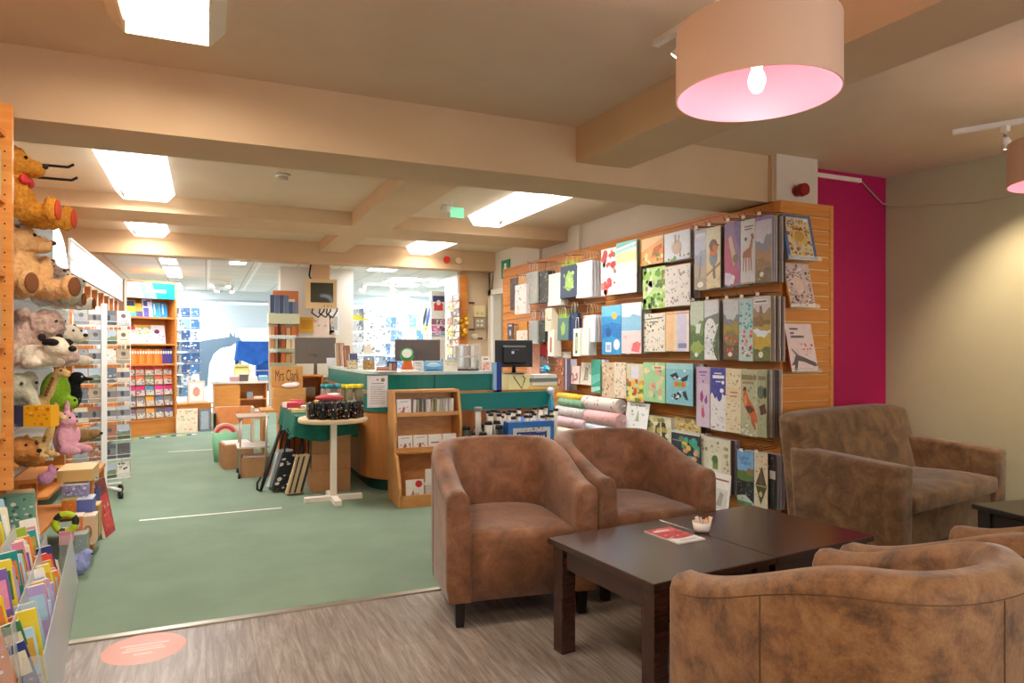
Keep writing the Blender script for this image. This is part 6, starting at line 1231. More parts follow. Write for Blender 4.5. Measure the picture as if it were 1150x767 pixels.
# --- tiered clear acrylic rack of picture books
t = thing('acrylic_book_rack', 'three tier clear acrylic rack of picture books at the lower left', 'book rack', (-.47, 2.75, 0), R(6))
ang = R(6); e1 = Vector((-math.sin(ang), math.cos(ang), 0)); e2 = Vector((-math.cos(ang), -math.sin(ang), 0)); O = Vector((-.47, 2.75, 0))
LS = (1.72, 1.32, .98)
for k, (off, z, h) in enumerate([(0, .004, .27), (.09, .135, .25), (.18, .275, .24)]):
    L = LS[k]
    mb = MB(); mb.hexa([(-off, 0, z), (-off + .004, 0, z), (-off + .004, L, z), (-off, L, z), (-off - .03, 0, z + h), (-off - .026, 0, z + h), (-off - .026, L, z + h), (-off - .03, L, z + h)], ACRYL2); mb.build('front_panel', t)
    MB().box(-off - .085, -off - .002, 0, L, z - .003, z, ACRYL).build('tray', t)
    for y in (0, L):
        mb = MB(); mb.hexa([(-off - .085, y - .004, 0), (-off, y - .004, 0), (-off, y, 0), (-off - .085, y, 0), (-off - .085, y - .004, z + h), (-off - .03, y - .004, z + h), (-off - .03, y, z + h), (-off - .085, y, z + h)], ACRYL); mb.build('side_panel', t)
MB().box(-.285, -.268, 0, .98, 0, .62, ACRYL).build('back_panel', t)
rg = random.Random(90)
bcols = [('yellow', '#e8d030'), ('white', '#f2eee6'), ('teal', '#2a9a98'), ('lime green', '#a8c838'), ('purple', '#7a5aa8'), ('red', '#d8483a'), ('pale blue', '#a8cce0'), ('orange', '#e8843a'), ('navy', '#2c3c78'), ('pink', '#e08aa8'), ('cream', '#ece0c0'), ('dark green', '#3a7a48'), ('mustard', '#d0a030'), ('lilac', '#b8a0d0')]
tier = ['front', 'middle', 'back']
for k, (off, z) in enumerate([(0, .006), (.09, .137), (.18, .277)]):
    s_ = .05; i = 0; L = LS[k]
    while s_ < L - .05 and i < 36:
        nm, c = rg.choice(bcols + [('white', '#f2eee6'), ('cream', '#ece0c0'), ('yellow', '#e8d030'), ('pale blue', '#b8d4e4'), ('white', '#f6f2ea')]); th = rg.choice([.004, .005, .007, .009, .013]); h = rg.uniform(.27, .38); w = rg.uniform(.06, .07); tilt = R(12 + rg.uniform(-5, 6)); leanf = rg.uniform(-.06, .22)
        up = (e2 * math.sin(tilt) + Vector((0, 0, math.cos(tilt))) + e1 * leanf).normalized(); dp = (e2 * math.cos(tilt) - Vector((0, 0, math.sin(tilt)))).normalized()
        loc = O + e1 * s_ + e2 * (off + .008) + Vector((0, 0, z + .018)); 
        mb = MB().obox((0, 0, 0), dp * w, e1 * th, up * h, M(c, .45))
        mb.obox(up * .004 + dp * .004 + e1 * .0015 + dp * .0, dp * (w - .006), e1 * (th - .003), up * (h - .001), M('#f2ede2', .7))
        draw(mb, tuple(dp * w), tuple(dp * -w), tuple(up * h), [('r', rg.choice(bcols)[1], .1, .62, .9, .9), leaves(i, [rg.choice(bcols)[1], rg.choice(bcols)[1], '#ffffff'], 8, .1, (.05, .05, .95, .6))])
        ob = mb.build('picture_book', loc=loc); tag(ob, '%s picture book, %s from the near end, %s tier of acrylic rack' % (nm, ORD[i], tier[k]), 'book')
        s_ += th + rg.choice([.003, .008, .014, .025, .04, .06]); i += 1

# --- white wire spinner of cards
sx, sy = -.86, 6.95
t = thing('card_spinner', 'tall white wire card spinner on castors beside the toy shelves', 'display stand', (sx, sy, 0), R(22))
MB().cyl((0, 0, .08), (0, 0, 1.66), .018, .018, M('#e8e6e2', .4), 14).build('post', t); MB().box(-.022, .022, -.175, -.16, .1, 1.68, M('#eeecea', .4)).build('front_post', t)
mb = MB(); wr = .22
for k in range(9):
    z = .18 + k * .165
    mb.tube([(-wr, -.12, z), (wr, -.12, z), (wr, .12, z), (-wr, .12, z), (-wr, -.12, z)], .004, WIRE, 5); mb.box(-wr, wr, -.14, -.12, z - .012, z - .008, M('#f4f2ee', .5)); mb.box(-wr, wr, .12, .14, z - .012, z - .008, M('#f4f2ee', .5))
    mb.tube([(-wr, -.145, z + .03), (wr, -.145, z + .03)], .003, WIRE, 5)
for x in (-wr, 0, wr): mb.tube([(x, -.12, .15), (x, -.12, 1.6)], .004, WIRE, 5); mb.tube([(x, .12, .15), (x, .12, 1.6)], .004, WIRE, 5)
mb.build('wire_frame', t)
for k in range(4):
    a = k * PI / 2 + .5; MB().tube([(0, 0, .1), (.24 * math.cos(a), .24 * math.sin(a), .08)], .014, M('#e8e6e2', .4), 8).build('foot', t); MB().cyl((.24 * math.cos(a) - .015, .24 * math.sin(a), .035), (.24 * math.cos(a) + .015, .24 * math.sin(a), .035), .032, .032, BLACK, 14).build('wheel', t)
rg = random.Random(15); Mx = Matrix.Rotation(R(22), 3, 'Z'); B0 = Vector((sx, sy, 0)); crd = []
for k in range(9):
    for j in range(4):
        o = B0 + Mx @ Vector((-wr + .008 + j * .108, -.138, .18 + k * .165)); base = rg.choice(['#e8e4dc', '#c8ccd0', '#9aa2a8', '#a8745a', '#e8dcc8', '#5a6068', '#d8d0c8', '#b8a890', '#f0ece8', '#6a7888'])
        sh = rg.choice([[leaves(k * 4 + j, ['#5a5a60', '#a8a8a8', '#d8c8b8'], 10, .12)], land('#b8c8d8', ('#7a8a70', .5, .06, k), ('#5a6a50', .25, .05, j)), [('r', '#8a8a90', .2, .3, .8, .34), ('e', '#6a5a50', .5, .65, .2, .15)], [('r', '#7a8088', 0, .3, 1, .7), ('e', '#3a3c40', .4, .5, .15, .2)]])
        crd.append(card('postcard', o, Mx @ Vector((.1, 0, 0)), Mx @ Vector((0, .015, .125)), .004, base, sh, '#f4f2ee', '%s card, %s shelf from the floor, in the white wire spinner' % (['leftmost', 'second from left', 'third from left', 'rightmost'][j], ['lowest', 'second', 'third', 'fourth', 'fifth', 'sixth', 'seventh', 'eighth', 'top'][k]), 'card'))
# --- wall shelving with white fascia further along the left wall
t = thing('pigeonhole_shelving', 'orange pigeonhole shelving with pale fascia along the left wall', 'shelving', (-1.35, 8.8, 0))
MB().box(-.24, -.2, -2.3, 2.5, 0, 2.28, OAK).build('back_panel', t)
MB().box(.23, .25, -1.6, 2.55, 1.97, 2.28, M('#a4a9ac', .45)).box(.25, .256, -1.6, 2.55, 1.97, 1.99, M('#b8bcc0', .4)).box(.25, .256, -1.6, 2.55, 2.26, 2.28, M('#b8bcc0', .4)).build('fascia', t)
for z in (.1, .45, .8, 1.15, 1.5): MB().box(-.2, .2, -2.3, 2.5, z, z + .02, OAKH).build('shelf', t)
for i in range(9): MB().box(-.2, .2, -1.6 + i * .5, -1.58 + i * .5, .12, 1.97, OAK).build('divider', t); MB().box(.2, .21, -1.602 + i * .5, -1.578 + i * .5, 1.5, 1.97, M('#ece8e0', .5)).build('edge_strip', t)
rg = random.Random(8)
for i in range(8):
    for j, z in enumerate((1.17, 1.52)):
        ob = MB().box(-.1, .12, 0, .2, 0, rg.uniform(.16, .26), M(rg.choice(['#c86a48', '#8a7ab8', '#e0d8d0', '#b8c8a8', '#d89a58', '#e8e0d0']), .6)).build('book', loc=(-1.33, 7.35 + i * .5 + .05, z)); tag(ob, '%s book from the near end on the %s pigeonhole shelf of the left wall' % (ORD[i], ['lower', 'upper'][j]), 'book')
# curved white poster panel between toys and shelving
mb = MB(); n = 14
for i in range(n + 1):
    f = i / n; y = 6.05 + .9 * f; z0, z1 = 1.35 + .1 * f, 2.28 - .62 * f ** 2.2; x = -1.08 + .04 * math.sin(3 * f)
    mb.add([(x, y, z0), (x, y, z1), (x - .01, y, z0), (x - .01, y, z1)])
WPN = M('#f0f2ee', .5)
for i in range(n):
    a = i * 4
    for q in ((0, 4, 5, 1), (2, 3, 7, 6), (1, 5, 7, 3), (0, 2, 6, 4)): mb.face([a + j for j in q], WPN, True)
tag(mb.build('curved_panel'), 'white curved end panel between the toy shelves and the wall shelving', 'panel')
tag(MB().box(-1.6, -1.06, 5.88, 6.72, 1.7, 1.718, WHITEP).build('card_ledge'), 'white ledge carrying cards behind the white curved panel', 'shelf')
for i in range(5):
    x, y = -1.25, 5.95 + .16 * i
    card('greeting_card', (x + .12, y, 1.72), (0, .0, 0) if 0 else (.02, .13, 0), (-.02, 0, .2), .005, ['#c86a58', '#a890c8', '#d8d4e0', '#8a80b0', '#e8c8b0'][i], [leaves(i, ['#f0e8e0', '#6a5a70'], 8, .1)], None, ['red card nearest the toys behind the white curved panel', 'lilac card second along behind the white curved panel', 'pale card in the middle behind the white curved panel', 'violet card fourth along behind the white curved panel', 'peach card last along behind the white curved panel'][i], 'card')
# ============================================================ REAR OF THE SHOP
t = thing('bookcase', 'angled orange bookcase with blue header sign at the far left', 'bookcase', (-1.08, 11.39, 0), R(28)); BW = .76
BK = Matrix.Rotation(R(28), 3, 'Z'); BO = Vector((-1.08, 11.39, 0)); bp = lambda x, y, z: BO + BK @ Vector((x, y, z))
MB().box(0, .03, 0, .34, 0, 2.3, M('#e8c8a4', .5)).build('side_panel', t); MB().box(BW - .03, BW, 0, .34, 0, 2.3, OAK).build('side_panel', t)
MB().box(.03, BW - .03, .31, .34, 0, 2.3, OAK).build('back_panel', t); MB().box(0, BW, 0, .34, 2.28, 2.3, OAK).build('top_board', t)
for z in (.22, 1.04, 1.34, 1.74): MB().box(.03, BW - .03, 0, .31, z, z + .025, OAKH).build('shelf', t)
MB().box(.03, BW - .03, .02, .04, 0, .22, OAKH).build('plinth', t)
hs = MB().box(.03, BW - .03, -.006, .012, 2.04, 2.27, M('#1a8ac0', .4)); draw(hs, (.03, -.006, 2.04), (BW - .06, 0, 0), (0, 0, .23), [('p', '#c8dce8', [(0, 0), (.5, 0), (.35, 1), (0, 1)]), ('p', '#7ab8d8', [(.35, 0), (.62, 0), (.5, 1), (.25, 1)]), ('r', '#e4f2f8', .4, .4, .8, .58)]); hs.build('header_sign', t)
def bkc(name, x, z, w, h, y, th, col, shp, label, cat='book', lean=.2): return card(name, bp(x, y, z), BK @ Vector((w, 0, 0)), BK @ Vector((0, lean * h, h)), th, col, shp, '#f0ece4', label, cat)
for i, (x, w, h, c, s_, l) in enumerate([(.06, .15, .24, '#d0d838', [('r', '#3a3a7a', 0, .65, .9, .95), ('r', '#4ab0c8', 0, 0, 1, .25)], 'yellow and navy book at left of the top shelf of the angled bookcase'), (.2, .1, .2, '#e8b830', [('r', '#5a4a8a', 0, 0, 1, .4)], 'gold and purple book on the top shelf of the angled bookcase'), (.31, .14, .27, '#e0e4f0', [('r', '#5a50a8', .05, .0, .6, .5), ('r', '#c858a8', .4, .85, .9, .97), ('r', '#4a4a98', .1, .6, .5, .9)], 'white and violet book on the top shelf of the angled bookcase'), (.45, .1, .22, '#2aa0d0', [('r', '#e8f0f4', .2, .2, .4, .9)], 'cyan book, left of the pair on the top shelf'), (.56, .11, .22, '#1a88c4', [('r', '#bce0f0', .3, .2, .5, .9)], 'cyan book, right of the pair on the top shelf')]): bkc('book', x, 1.768, w, h, .1, .03, c, s_, l)
for i, (x, w, h, c, s_, l) in enumerate([(.05, .16, .26, '#f0e0dc', [('r', '#d84a50', 0, .8, 1, 1), ('r', '#e8b8b0', 0, .1, .4, .4)], 'cream and red big book at left of the second shelf'), (.2, .24, .28, '#f2ecd8', [('r', '#e8a820', 0, .85, 1, 1), leaves(3, ['#a8c878', '#c8d890', '#8a9ab8'], 20, .06)], 'cream and yellow big book in the middle of the second shelf'), (.44, .2, .28, '#f0eef4', [('e', '#7a2a5a', .4, .65, .2, .12), leaves(6, ['#a87aa8', '#8a8ab8', '#c8b0c8'], 14, .05, (0, 0, 1, .5))], 'white book with plum letters at right of the second shelf')]): bkc('book', x, 1.368, w, h, .1, .03, c, s_, l)
x = .05; i = 0
while x < BW - .08:
    pu = x > BW - .22; c = '#5a4aa0' if pu else ['#e8903a', '#e07a2a', '#f0a04a'][i % 3]
    mb = MB(); mb.obox((0, 0, 0), BK @ Vector((.034, 0, 0)), BK @ Vector((0, .14, 0)), (0, 0, .22), M(c, .5)); mb.obox(BK @ Vector((.004, -.001, .15)), BK @ Vector((.026, 0, 0)), BK @ Vector((0, .002, 0)), (0, 0, .04), M('#f4ece0', .5)); ob = mb.build('book', loc=bp(x, .06, 1.066)); tag(ob, ('purple' if pu else 'orange') + ' spined paperback, %s from left in the row of the angled bookcase' % (ORD[i].replace('nearest', 'first')), 'book'); x += .037; i += 1
for r_, (z, cols, nm) in enumerate([(.90, ['#d8402a', '#e85838'], 'red'), (.76, ['#e8602a', '#f07838', '#8a8a50'], 'orange'), (.60, ['#e8208a', '#d81870', '#4a8ab0'], 'magenta'), (.44, ['#5a6a8a', '#8a8078', '#e0a020'], 'grey'), (.26, ['#6a5a8a', '#8a7a6a', '#e0983a', '#5a5a60'], 'violet')]):
    for j in range(5):
        c = cols[j % len(cols)]; bkc('activity_pack', .05 + j * .135, z, .115, .14, .05 - .01 * r_, .012, '#c8bcb0', [('r', c, 0, .55, 1, 1), leaves(r_ * 5 + j, ['#5a5a68', '#a8987a', '#d8d0c0', c], 10, .12, (0, 0, 1, .6))], '%s headed pack, %s in the %s row under the orange paperbacks' % (nm, ['first', 'second', 'third', 'fourth', 'fifth'][j], ['top', 'second', 'third', 'fourth', 'bottom'][r_]), 'activity pack', .25)
tag(MB().box(0, .06, 0, .02, 0, .2, M('#e8e4e8', .5)).build('leaflet', loc=(-1.1, 11.33, 1.5)), 'small pale leaflet on the left upright of the angled bookcase', 'leaflet')
mb = MB()
for k in range(12): mb.box(k * .07, k * .07 + .07, -.02, .02, .004, .012, M(['#e8d020', '#2a2a28', '#f0ece0'][k % 3], .5))
tag(mb.build('floor_tape', loc=(-.95, 11.2, 0), rot=(0, 0, R(14))), 'yellow and black hazard strip on the carpet before the angled bookcase', 'tape')
bx = thing('display_plinth', 'low orange plinth with leaning pictures beside the angled bookcase', 'plinth', (-.2, 11.95, 0), R(10)); MB().box(-.2, .26, -.1, .35, 0, .42, OAKH).build('plinth_body', bx); MB().box(-.22, .28, -.12, .37, .42, .44, OAK).build('plinth_top', bx)
card('framed_picture', (-.26, 11.84, .445), (.24, .04, 0), (0, .1, .34), .015, '#d8c0a8', [('r', '#f0e4d4', .1, .1, .9, .9), ('e', '#c88a70', .5, .5, .22, .22)], '#8a6a50', 'framed pale picture standing on the low orange plinth', 'picture')
card('framed_picture', (-.42, 11.65, .005), (.3, .05, 0), (0, .12, .36), .015, '#e0d2b4', [leaves(3, ['#c8b48a', '#a8b090', '#d8a888'], 20, .07)], '#c8b894', 'cream print leaning on the carpet against the low plinth', 'picture')
card('framed_picture', (-.1, 11.75, .005), (.16, .03, 0), (0, .1, .34), .015, '#6a7480', [('r', '#9aa4ac', .15, .1, .85, .9)], '#4a5058', 'narrow grey frame leaning right of the cream print', 'picture')
def spinner(label, loc, rz, h0, h1, cols_, n, w, palette, seed, frame=None):
    t = thing('card_spinner', label, 'display stand', loc, R(rz)); fr = frame or WIRE
    mb = MB().cyl((0, 0, .02), (0, 0, h1 + .05), .015, .015, fr, 10); mb.build('post', t); MB().cyl((0, 0, 0), (0, 0, .03), .2, .2, fr, 24).build('base', t)
    rg = random.Random(seed); dz = (h1 - h0) / n
    wf = MB(); cd = []
    for k in range(n):
        for s_ in range(4):
            m = Matrix.Rotation(s_ * PI / 2, 3, 'Z')
            for j in range(cols_):
                o = m @ Vector((-w / 2 + j * w / cols_, -w / 2 - .005, h0 + k * dz)); u = m @ Vector((w / cols_ - .012, 0, 0)); v = m @ Vector((0, .02, dz * .84))
                pts = (o, u, v); wf.tube([o + m @ Vector((0, -.012, .02)), o + u + m @ Vector((0, -.012, .02))], .003, fr, 4)
                if s_ in (0, 3): cd.append((k, s_, j, pts))
        wf.tube([m2 for m2 in [Vector((-w / 2, -w / 2, h0 + k * dz)), Vector((w / 2, -w / 2, h0 + k * dz)), Vector((w / 2, w / 2, h0 + k * dz)), Vector((-w / 2, w / 2, h0 + k * dz)), Vector((-w / 2, -w / 2, h0 + k * dz))]], .004, fr, 4)
    wf.build('wire_frame', t); Z = Matrix.Rotation(R(rz), 3, 'Z'); L0 = Vector(loc)
    for k, s_, j, (o, u, v) in cd:
        c = rg.choice(palette); card('greeting_card', L0 + Z @ o, Z @ u, Z @ v, .005, c, [leaves(rg.random(), [rg.choice(palette), '#ffffff', '#6a6a70'], 6, .14)], None, 'card on the ' + label.split(' beside')[0].split(' near')[0].split(' in front')[0], 'card', 'cards on the ' + label.split(' beside')[0])
    return t
spinner('spinner of blue cards beside the angled bookcase', (-.28, 12.75, .0), 20, .5, 2.0, 2, 8, .3, ['#3a78b8', '#5a98c8', '#c8dcec', '#2a5890', '#8ab8d8', '#e0e8ee'], 3)
spinner('tall white spinner of pale cards near the right far window', (2.56, 11.8, 0), 15, .8, 2.0, 2, 6, .42, ['#8a98a8', '#e0e4ea', '#c8ccd4', '#b8a890', '#d8d8de', '#7a8a9c'], 5)
spinner('white spinner of blue cards near the right far window', (3.3, 12.3, 0), 25, .7, 1.9, 3, 5, .5, ['#6a98c8', '#a8c8e0', '#d8e4ee', '#4a7ab0', '#e8eaf0'], 6)
p = at_y(403, 357.5, 11.7); tag(MB().box(-.15, .12, 0, .01, -.04, .05, M('#e0d848', .5)).build('sign_board', loc=(p[0], 11.6, p[2])), 'yellow sign above the tall white spinner', 'sign')
p = at_y(424, 362, 12.4); card('poster', (p[0] - .15, 12.6, p[2] - .14), (.3, 0, 0), (0, 0, .3), .01, '#d87a98', [('r', '#e8a8b8', .15, .15, .85, .85), ('r', '#f4e4ea', .3, .3, .7, .6)], None, 'pink poster above the spinner of blue cards by the right window', 'poster')
# far cash desk and what is on it
fd = thing('display_counter', 'small orange counter with open shelves before the left far window', 'counter', (.58, 13.42, 0), R(4))
MB().box(-.45, -.02, 0, .35, 0, .66, OAK).box(-.02, .45, .3, .35, 0, .66, OAK).box(.43, .45, 0, .3, 0, .66, OAK).box(-.02, .43, 0, .3, 0, .14, OAK).build('carcass', fd); MB().box(-.02, .43, .0, .3, .36, .38, OAKH).build('shelf', fd); MB().box(-.48, .48, -.03, .38, .66, .7, M('#e2d6c8', .5)).build('counter_top', fd)
for i, (x, z, w, h, c, l) in enumerate([(.1, .14, .14, .03, '#efe8e0', 'white pamphlets low in the far orange counter'), (.3, .14, .14, .05, '#e8dcd8', 'pinkish papers low in the far orange counter'), (.15, .38, .1, .12, '#8a9098', 'glass jar on the shelf of the far orange counter'), (.3, .38, .16, .03, '#f0e8e4', 'papers on the upper shelf of the far orange counter')]): tag(MB().box(-w / 2, w / 2, 0, .14, 0, h, M(c, .5)).build(['pamphlets', 'papers', 'jar', 'papers'][i], loc=(.58 + x, 13.5, z)), l, ['pamphlet', 'paper', 'jar', 'paper'][i])
for i, (x, w, h, c, l) in enumerate([(-.12, .16, .08, '#c89a98', 'rose coloured box on top of the far orange counter'), (.05, .14, .12, '#6a5a50', 'dark book pile on top of the far orange counter'), (.2, .16, .07, '#e0d8d4', 'pale papers on top of the far orange counter'), (.38, .16, .08, '#8ab0cc', 'blue pile at the right of the far orange counter')]): tag(MB().box(-w / 2, w / 2, -.08, .1, 0, h, M(c, .5)).box(-w / 2 + .01, w / 2 - .01, -.07, .09, h, h + .015, M('#efe9e4', .6)).build('boxed_goods', loc=(.58 + x, 13.52, .7)), l, 'boxed goods')
card('book', (.46, 13.6, .72), (.28, 0, 0), (0, .08, .28), .02, '#e0c860', [('r', '#f0e0a0', .1, .1, .9, .6), ('r', '#8a7a50', .1, .75, .9, .85)], '#f0e8d0', 'yellow book propped on top of the far orange counter', 'book')
pr = thing('garment_rail', 'blue cloth covered rail standing before the left far window', 'rail', (.9, 14.5, 0), R(5))
BLU = noise_mat('blue_cloth', [(.3, '#0e4aa0'), (.7, '#1c64c0')], 5, 4, .6)
MB().tube([(-.3, -.12, .03), (-.3, -.12, 1.42), (.3, -.12, 1.42), (.3, -.12, .03)], .015, M('#c8ccd2', .3, .8), 8).build('frame', pr); MB().tube([(-.3, .12, .03), (-.3, .12, 1.4), (.3, .12, 1.4), (.3, .12, .03)], .015, M('#c8ccd2', .3, .8), 8).build('frame', pr)
c_ = cloth(-.34, .34, -.16, .16, 1.43, .42, BLU, 9); c_.build('cover', pr); MB().hexa([(.0, -.1, .45), (.28, -.1, .45), (.28, .1, .45), (0, .1, .45), (.0, -.1, 1.2), (.28, -.1, 1.2), (.28, .1, 1.2), (0, .1, 1.2)], BLU).build('bag_panel', pr, bevel=.02); MB().box(-.3, .3, -.12, .12, .85, .87, M('#c8ccd2', .3, .8)).build('shelf', pr)
# pillar with shelves, television, monitor
p0 = at_y(303, 345, 10.1); p1 = at_y(333, 345, 10.1); pw = p1[0] - p0[0]
t = thing('pillar_shelves', 'narrow glass shelf rack of books in front of the shop pillar', 'shelving', (p0[0], 10.1, 0)); g = M('#e0d8b8', .5)
MB().box(0, pw, .2, .22, .4, 2.0, M('#e8e0cc', .6)).build('back_panel', t); MB().box(pw * .3, pw * .36, .0, .02, .4, 1.65, BLACKWOOD).build('upright', t)
zs = [at_y(318, y, 10.1)[2] for y in (363, 378, 393, 409)]
for z in zs: MB().box(0, pw, 0, .2, z - .012, z, g).build('shelf', t)
for z in zs[1:]: MB().box(0, pw, -.01, 0, z - .03, z + .02, _glass('green_glass', '#d4ead0', .4)).build('glass_lip', t)
rg = random.Random(61)
for k, z in enumerate(zs):
    for j in range(5):
        h = rg.uniform(.12, .17); ob = MB().box(0, pw / 5 - .01, .03, .15, 0, h, M(rg.choice([['#d85a40', '#c89a68', '#e8d8b8', '#d87838', '#c8b090', '#b86a40'], ['#3a5080', '#5a6a90', '#4a6080']][k == 9]), .6)).build('book', loc=(p0[0] + .006 + j * pw / 5, 10.1, z)); tag(ob, '%s book on the %s shelf of the rack by the shop pillar' % (['leftmost', 'second', 'middle', 'fourth', 'rightmost'][j], ['top', 'second', 'third', 'lowest'][k]), 'book')
o = at_y(307, 329, 10.25); u = at_y(331, 329, 10.25)
tag(MB().box(o[0], u[0] + .06, 10.33, 10.36, at_y(310, 378, 10.3)[2], at_y(310, 326, 10.3)[2], M('#c8794a', .6)).build('pin_board'), 'terracotta backing board on the shop pillar', 'board')
z5 = at_y(310, 352, 10.1)[2]; tag(MB().box(p0[0] - .02, p0[0] + pw + .04, 10.08, 10.3, z5 - .14, z5, M('#d4dcc0', .5)).build('shelf_box'), 'pale green shelf box under the navy magazines', 'box')
for i in range(6): tag(MB().box(0, .055, 0, .03, 0, .26 - .09 * (i > 3), M(['#3c5078', '#5a6e94', '#42567e', '#6a7ea0', '#4a5e86', '#7a88a4'][i], .5)).build('magazine', loc=(p0[0] + .01 + i * .062, 10.14, z5)), ['leftmost', 'second', 'third', 'fourth', 'fifth', 'rightmost'][i] + ' navy magazine above the pale green shelf box', 'magazine')
o = at_y(337, 373, 10.3); tag(MB().box(0, .2, 0, .03, 0, .22, M('#e0a818', .5)).box(.02, .18, -.001, 0, .05, .18, M('#d09410', .5)).build('folder', loc=(o[0], 10.38, o[2])), 'golden yellow folder on the shop pillar under the television', 'folder')
card('poster', (at_y(352, 378, 10.44)[0], 10.44, at_y(352, 378, 10.44)[2]), (.3, 0, 0), (0, 0, .3), .004, '#e8d4c4', [leaves(3, ['#d8b8a8', '#c8a898'], 10, .08)], None, 'pale pink notice on the shop pillar behind the grey monitor', 'notice')
card('poster', (at_y(370, 376, 10.44)[0], 10.44, at_y(370, 376, 10.44)[2]), (.14, 0, 0), (0, 0, .34), .004, '#e4e6e4', [('r', '#b8bcb8', .15, .2, .85, .8)], None, 'narrow white notice on the shop pillar right of the pink one', 'notice')
# television
a = at_y(343, 313, 10.0); b = at_y(378, 347, 10.0); w, h = b[0] - a[0], a[2] - b[2]; cx = (a[0] + b[0]) / 2
t = thing('television', 'old cream box television hung from the ceiling at the pillar', 'television', (cx, 10.0, b[2]), R(-6)); CR = M('#e0c494', .5)
MB().hexa([(-w / 2, 0, 0), (w / 2, 0, 0), (w / 2 - .05, .3, .05), (-w / 2 + .05, .3, .05), (-w / 2, 0, h), (w / 2, 0, h), (w / 2 - .05, .3, h - .05), (-w / 2 + .05, .3, h - .05)], M('#d8cfc0', .5)).build('housing', t)
bz = MB(); bz.box(-w / 2, w / 2, -.03, 0, 0, .085, CR).box(-w / 2, w / 2, -.03, 0, h - .05, h, CR).box(-w / 2, -w / 2 + .07, -.03, 0, .085, h - .05, CR).box(w / 2 - .05, w / 2, -.03, 0, .085, h - .05, CR); bz.build('bezel', t)
mb = MB(); nx = 10
x0, x1, z0, z1 = -w / 2 + .06, w / 2 - .045, .08, h - .045
for j in range(nx + 1):
    for i in range(nx + 1): u, v = 2 * i / nx - 1, 2 * j / nx - 1; mb.add([(x0 + (x1 - x0) * i / nx, -.012 - .014 * (1 - u * u) * (1 - v * v), z0 + (z1 - z0) * j / nx)])
for j in range(nx):
    for i in range(nx): q = j * (nx + 1) + i; mb.face((q, q + 1, q + nx + 2, q + nx + 1), M('#4a4c42', .12), True)
mb.build('screen', t)
for k in range(3): MB().cyl((.04 + k * .05, -.03, .035), (.04 + k * .05, -.036, .035), .008, .008, BLACK, 8).build('knob', t)
MB().box(-.12, .12, .05, .25, h, ZT - b[2], M('#e0b894', .6)).build('ceiling_bracket', t); MB().tube([(-.14, .02, h), (-.16, 0, h + .05), (-.14, 0, ZT - b[2])], .012, BLACK, 8).build('cable', t)
mb = MB(); rg = random.Random(2)
for k in range(3): mb.tube([(cx - .1 + .1 * k, 10.08, b[2] + .02), (cx - .12 + .1 * k, 10.05, b[2] - .06), (cx - .03 + .1 * k, 10.06, b[2] - .12), (cx + .05 + .09 * k, 10.08, b[2] - .03), (cx + .06 + .09 * k, 10.1, b[2] + .02)], .011, BLACK, 6)
tag(mb.build('cable_bundle'), 'tangled dark cables under the television', 'cable')
# two grey monitors seen across the counter
a = at_y(331, 379, 8.9); b = at_y(377, 408, 8.9)
dk = thing('till_desk', 'back desk behind the counter carrying the grey monitors', 'desk', (2.45, 9.1, 0)); MB().box(-1.15, .8, -.3, .3, .9, .94, M('#8a7a6a', .5)).build('desktop', dk); MB().box(-1.12, -1.09, -.28, .28, 0, .9, CHERRY).box(.77, .8, -.28, .28, 0, .9, CHERRY).build('side_panel', dk)
monitor(((a[0] + b[0]) / 2, 8.9, .941), 0, b[0] - a[0], a[2] - b[2], 'wide grey monitor seen from behind under the television', '#6a655f', False, b[2] - .941)
a = at_y(443.5, 381, 8.95); b = at_y(494, 405, 8.95)
monitor(((a[0] + b[0]) / 2, 8.95, .941), 0, b[0] - a[0], a[2] - b[2], 'wide grey brown monitor seen from behind at the middle of the counter', '#5e5454', False, b[2] - .941)
card('paper_sheet', at_y(367, 410, 8.8), (.12, 0, 0), (0, .02, .09), .01, '#d8e0ea', (), None, 'white box right of the monitor under the television', 'box')
mb = MB(); rg = random.Random(4); p = at_y(385, 392, 9.0)
t = thing('pen_pot', 'pot of red and dark umbrellas between the pillar and the spinner', 'pot', (p[0], 9.0, .941)); MB().lathe([(0, 0), (.06, 0), (.065, .16), (.055, .16), (.05, .02), (0, .02)], M('#4a4040', .5), n=18).build('pot_body', t)
for i in range(7): tag(MB().tube([(p[0] + rg.uniform(-.03, .03), 9.0 + rg.uniform(-.03, .03), .97), (p[0] + rg.uniform(-.07, .07), 9.0, 1.22 + rg.uniform(0, .1))], .012, M(['#a03a38', '#2c2c34', '#c05a50', '#34343c', '#7a3a3a', '#2a2a30', '#a84a44'][i], .5), 6).build('umbrella'), ['first', 'second', 'third', 'fourth', 'fifth', 'sixth', 'seventh'][i] + ' slim folded umbrella standing in the pot beside the pillar', 'umbrella')
# right rear partition: magazine racks, orange upright, meter wall
def panel(px0, px1, py0, py1, Y, col, shapes, label, name='poster', cat='poster', th=.02):
    a = at_y(px0, py1, Y); b = at_y(px1, py1, Y); c = at_y(px0, py0, Y); return card(name, a, (b[0] - a[0], 0, 0), (0, 0, c[2] - a[2]), th, col, shapes, None, label, cat)
panel(484, 512, 327, 478, 11.0, '#ebe7e2', [], 'white display partition behind the counter holding posters', 'partition', 'partition', .05)
panel(486, 499, 332, 349, 10.985, '#f0ecec', [('r', '#3a3a72', 0, .6, 1, 1), ('e', '#d83a3a', .5, .35, .42, .28), ('e', '#f4e0d8', .5, .55, .18, .18), ('r', '#d83a3a', .1, .02, .9, .2)], 'navy and red poster on the white partition')
panel(500, 508, 330, 346, 10.985, '#f0eeec', [('p', '#3a3a42', [(.3, .2), (.5, .8), (.6, .75), (.45, .2)])], 'white poster with dark figure right of the navy and red one')
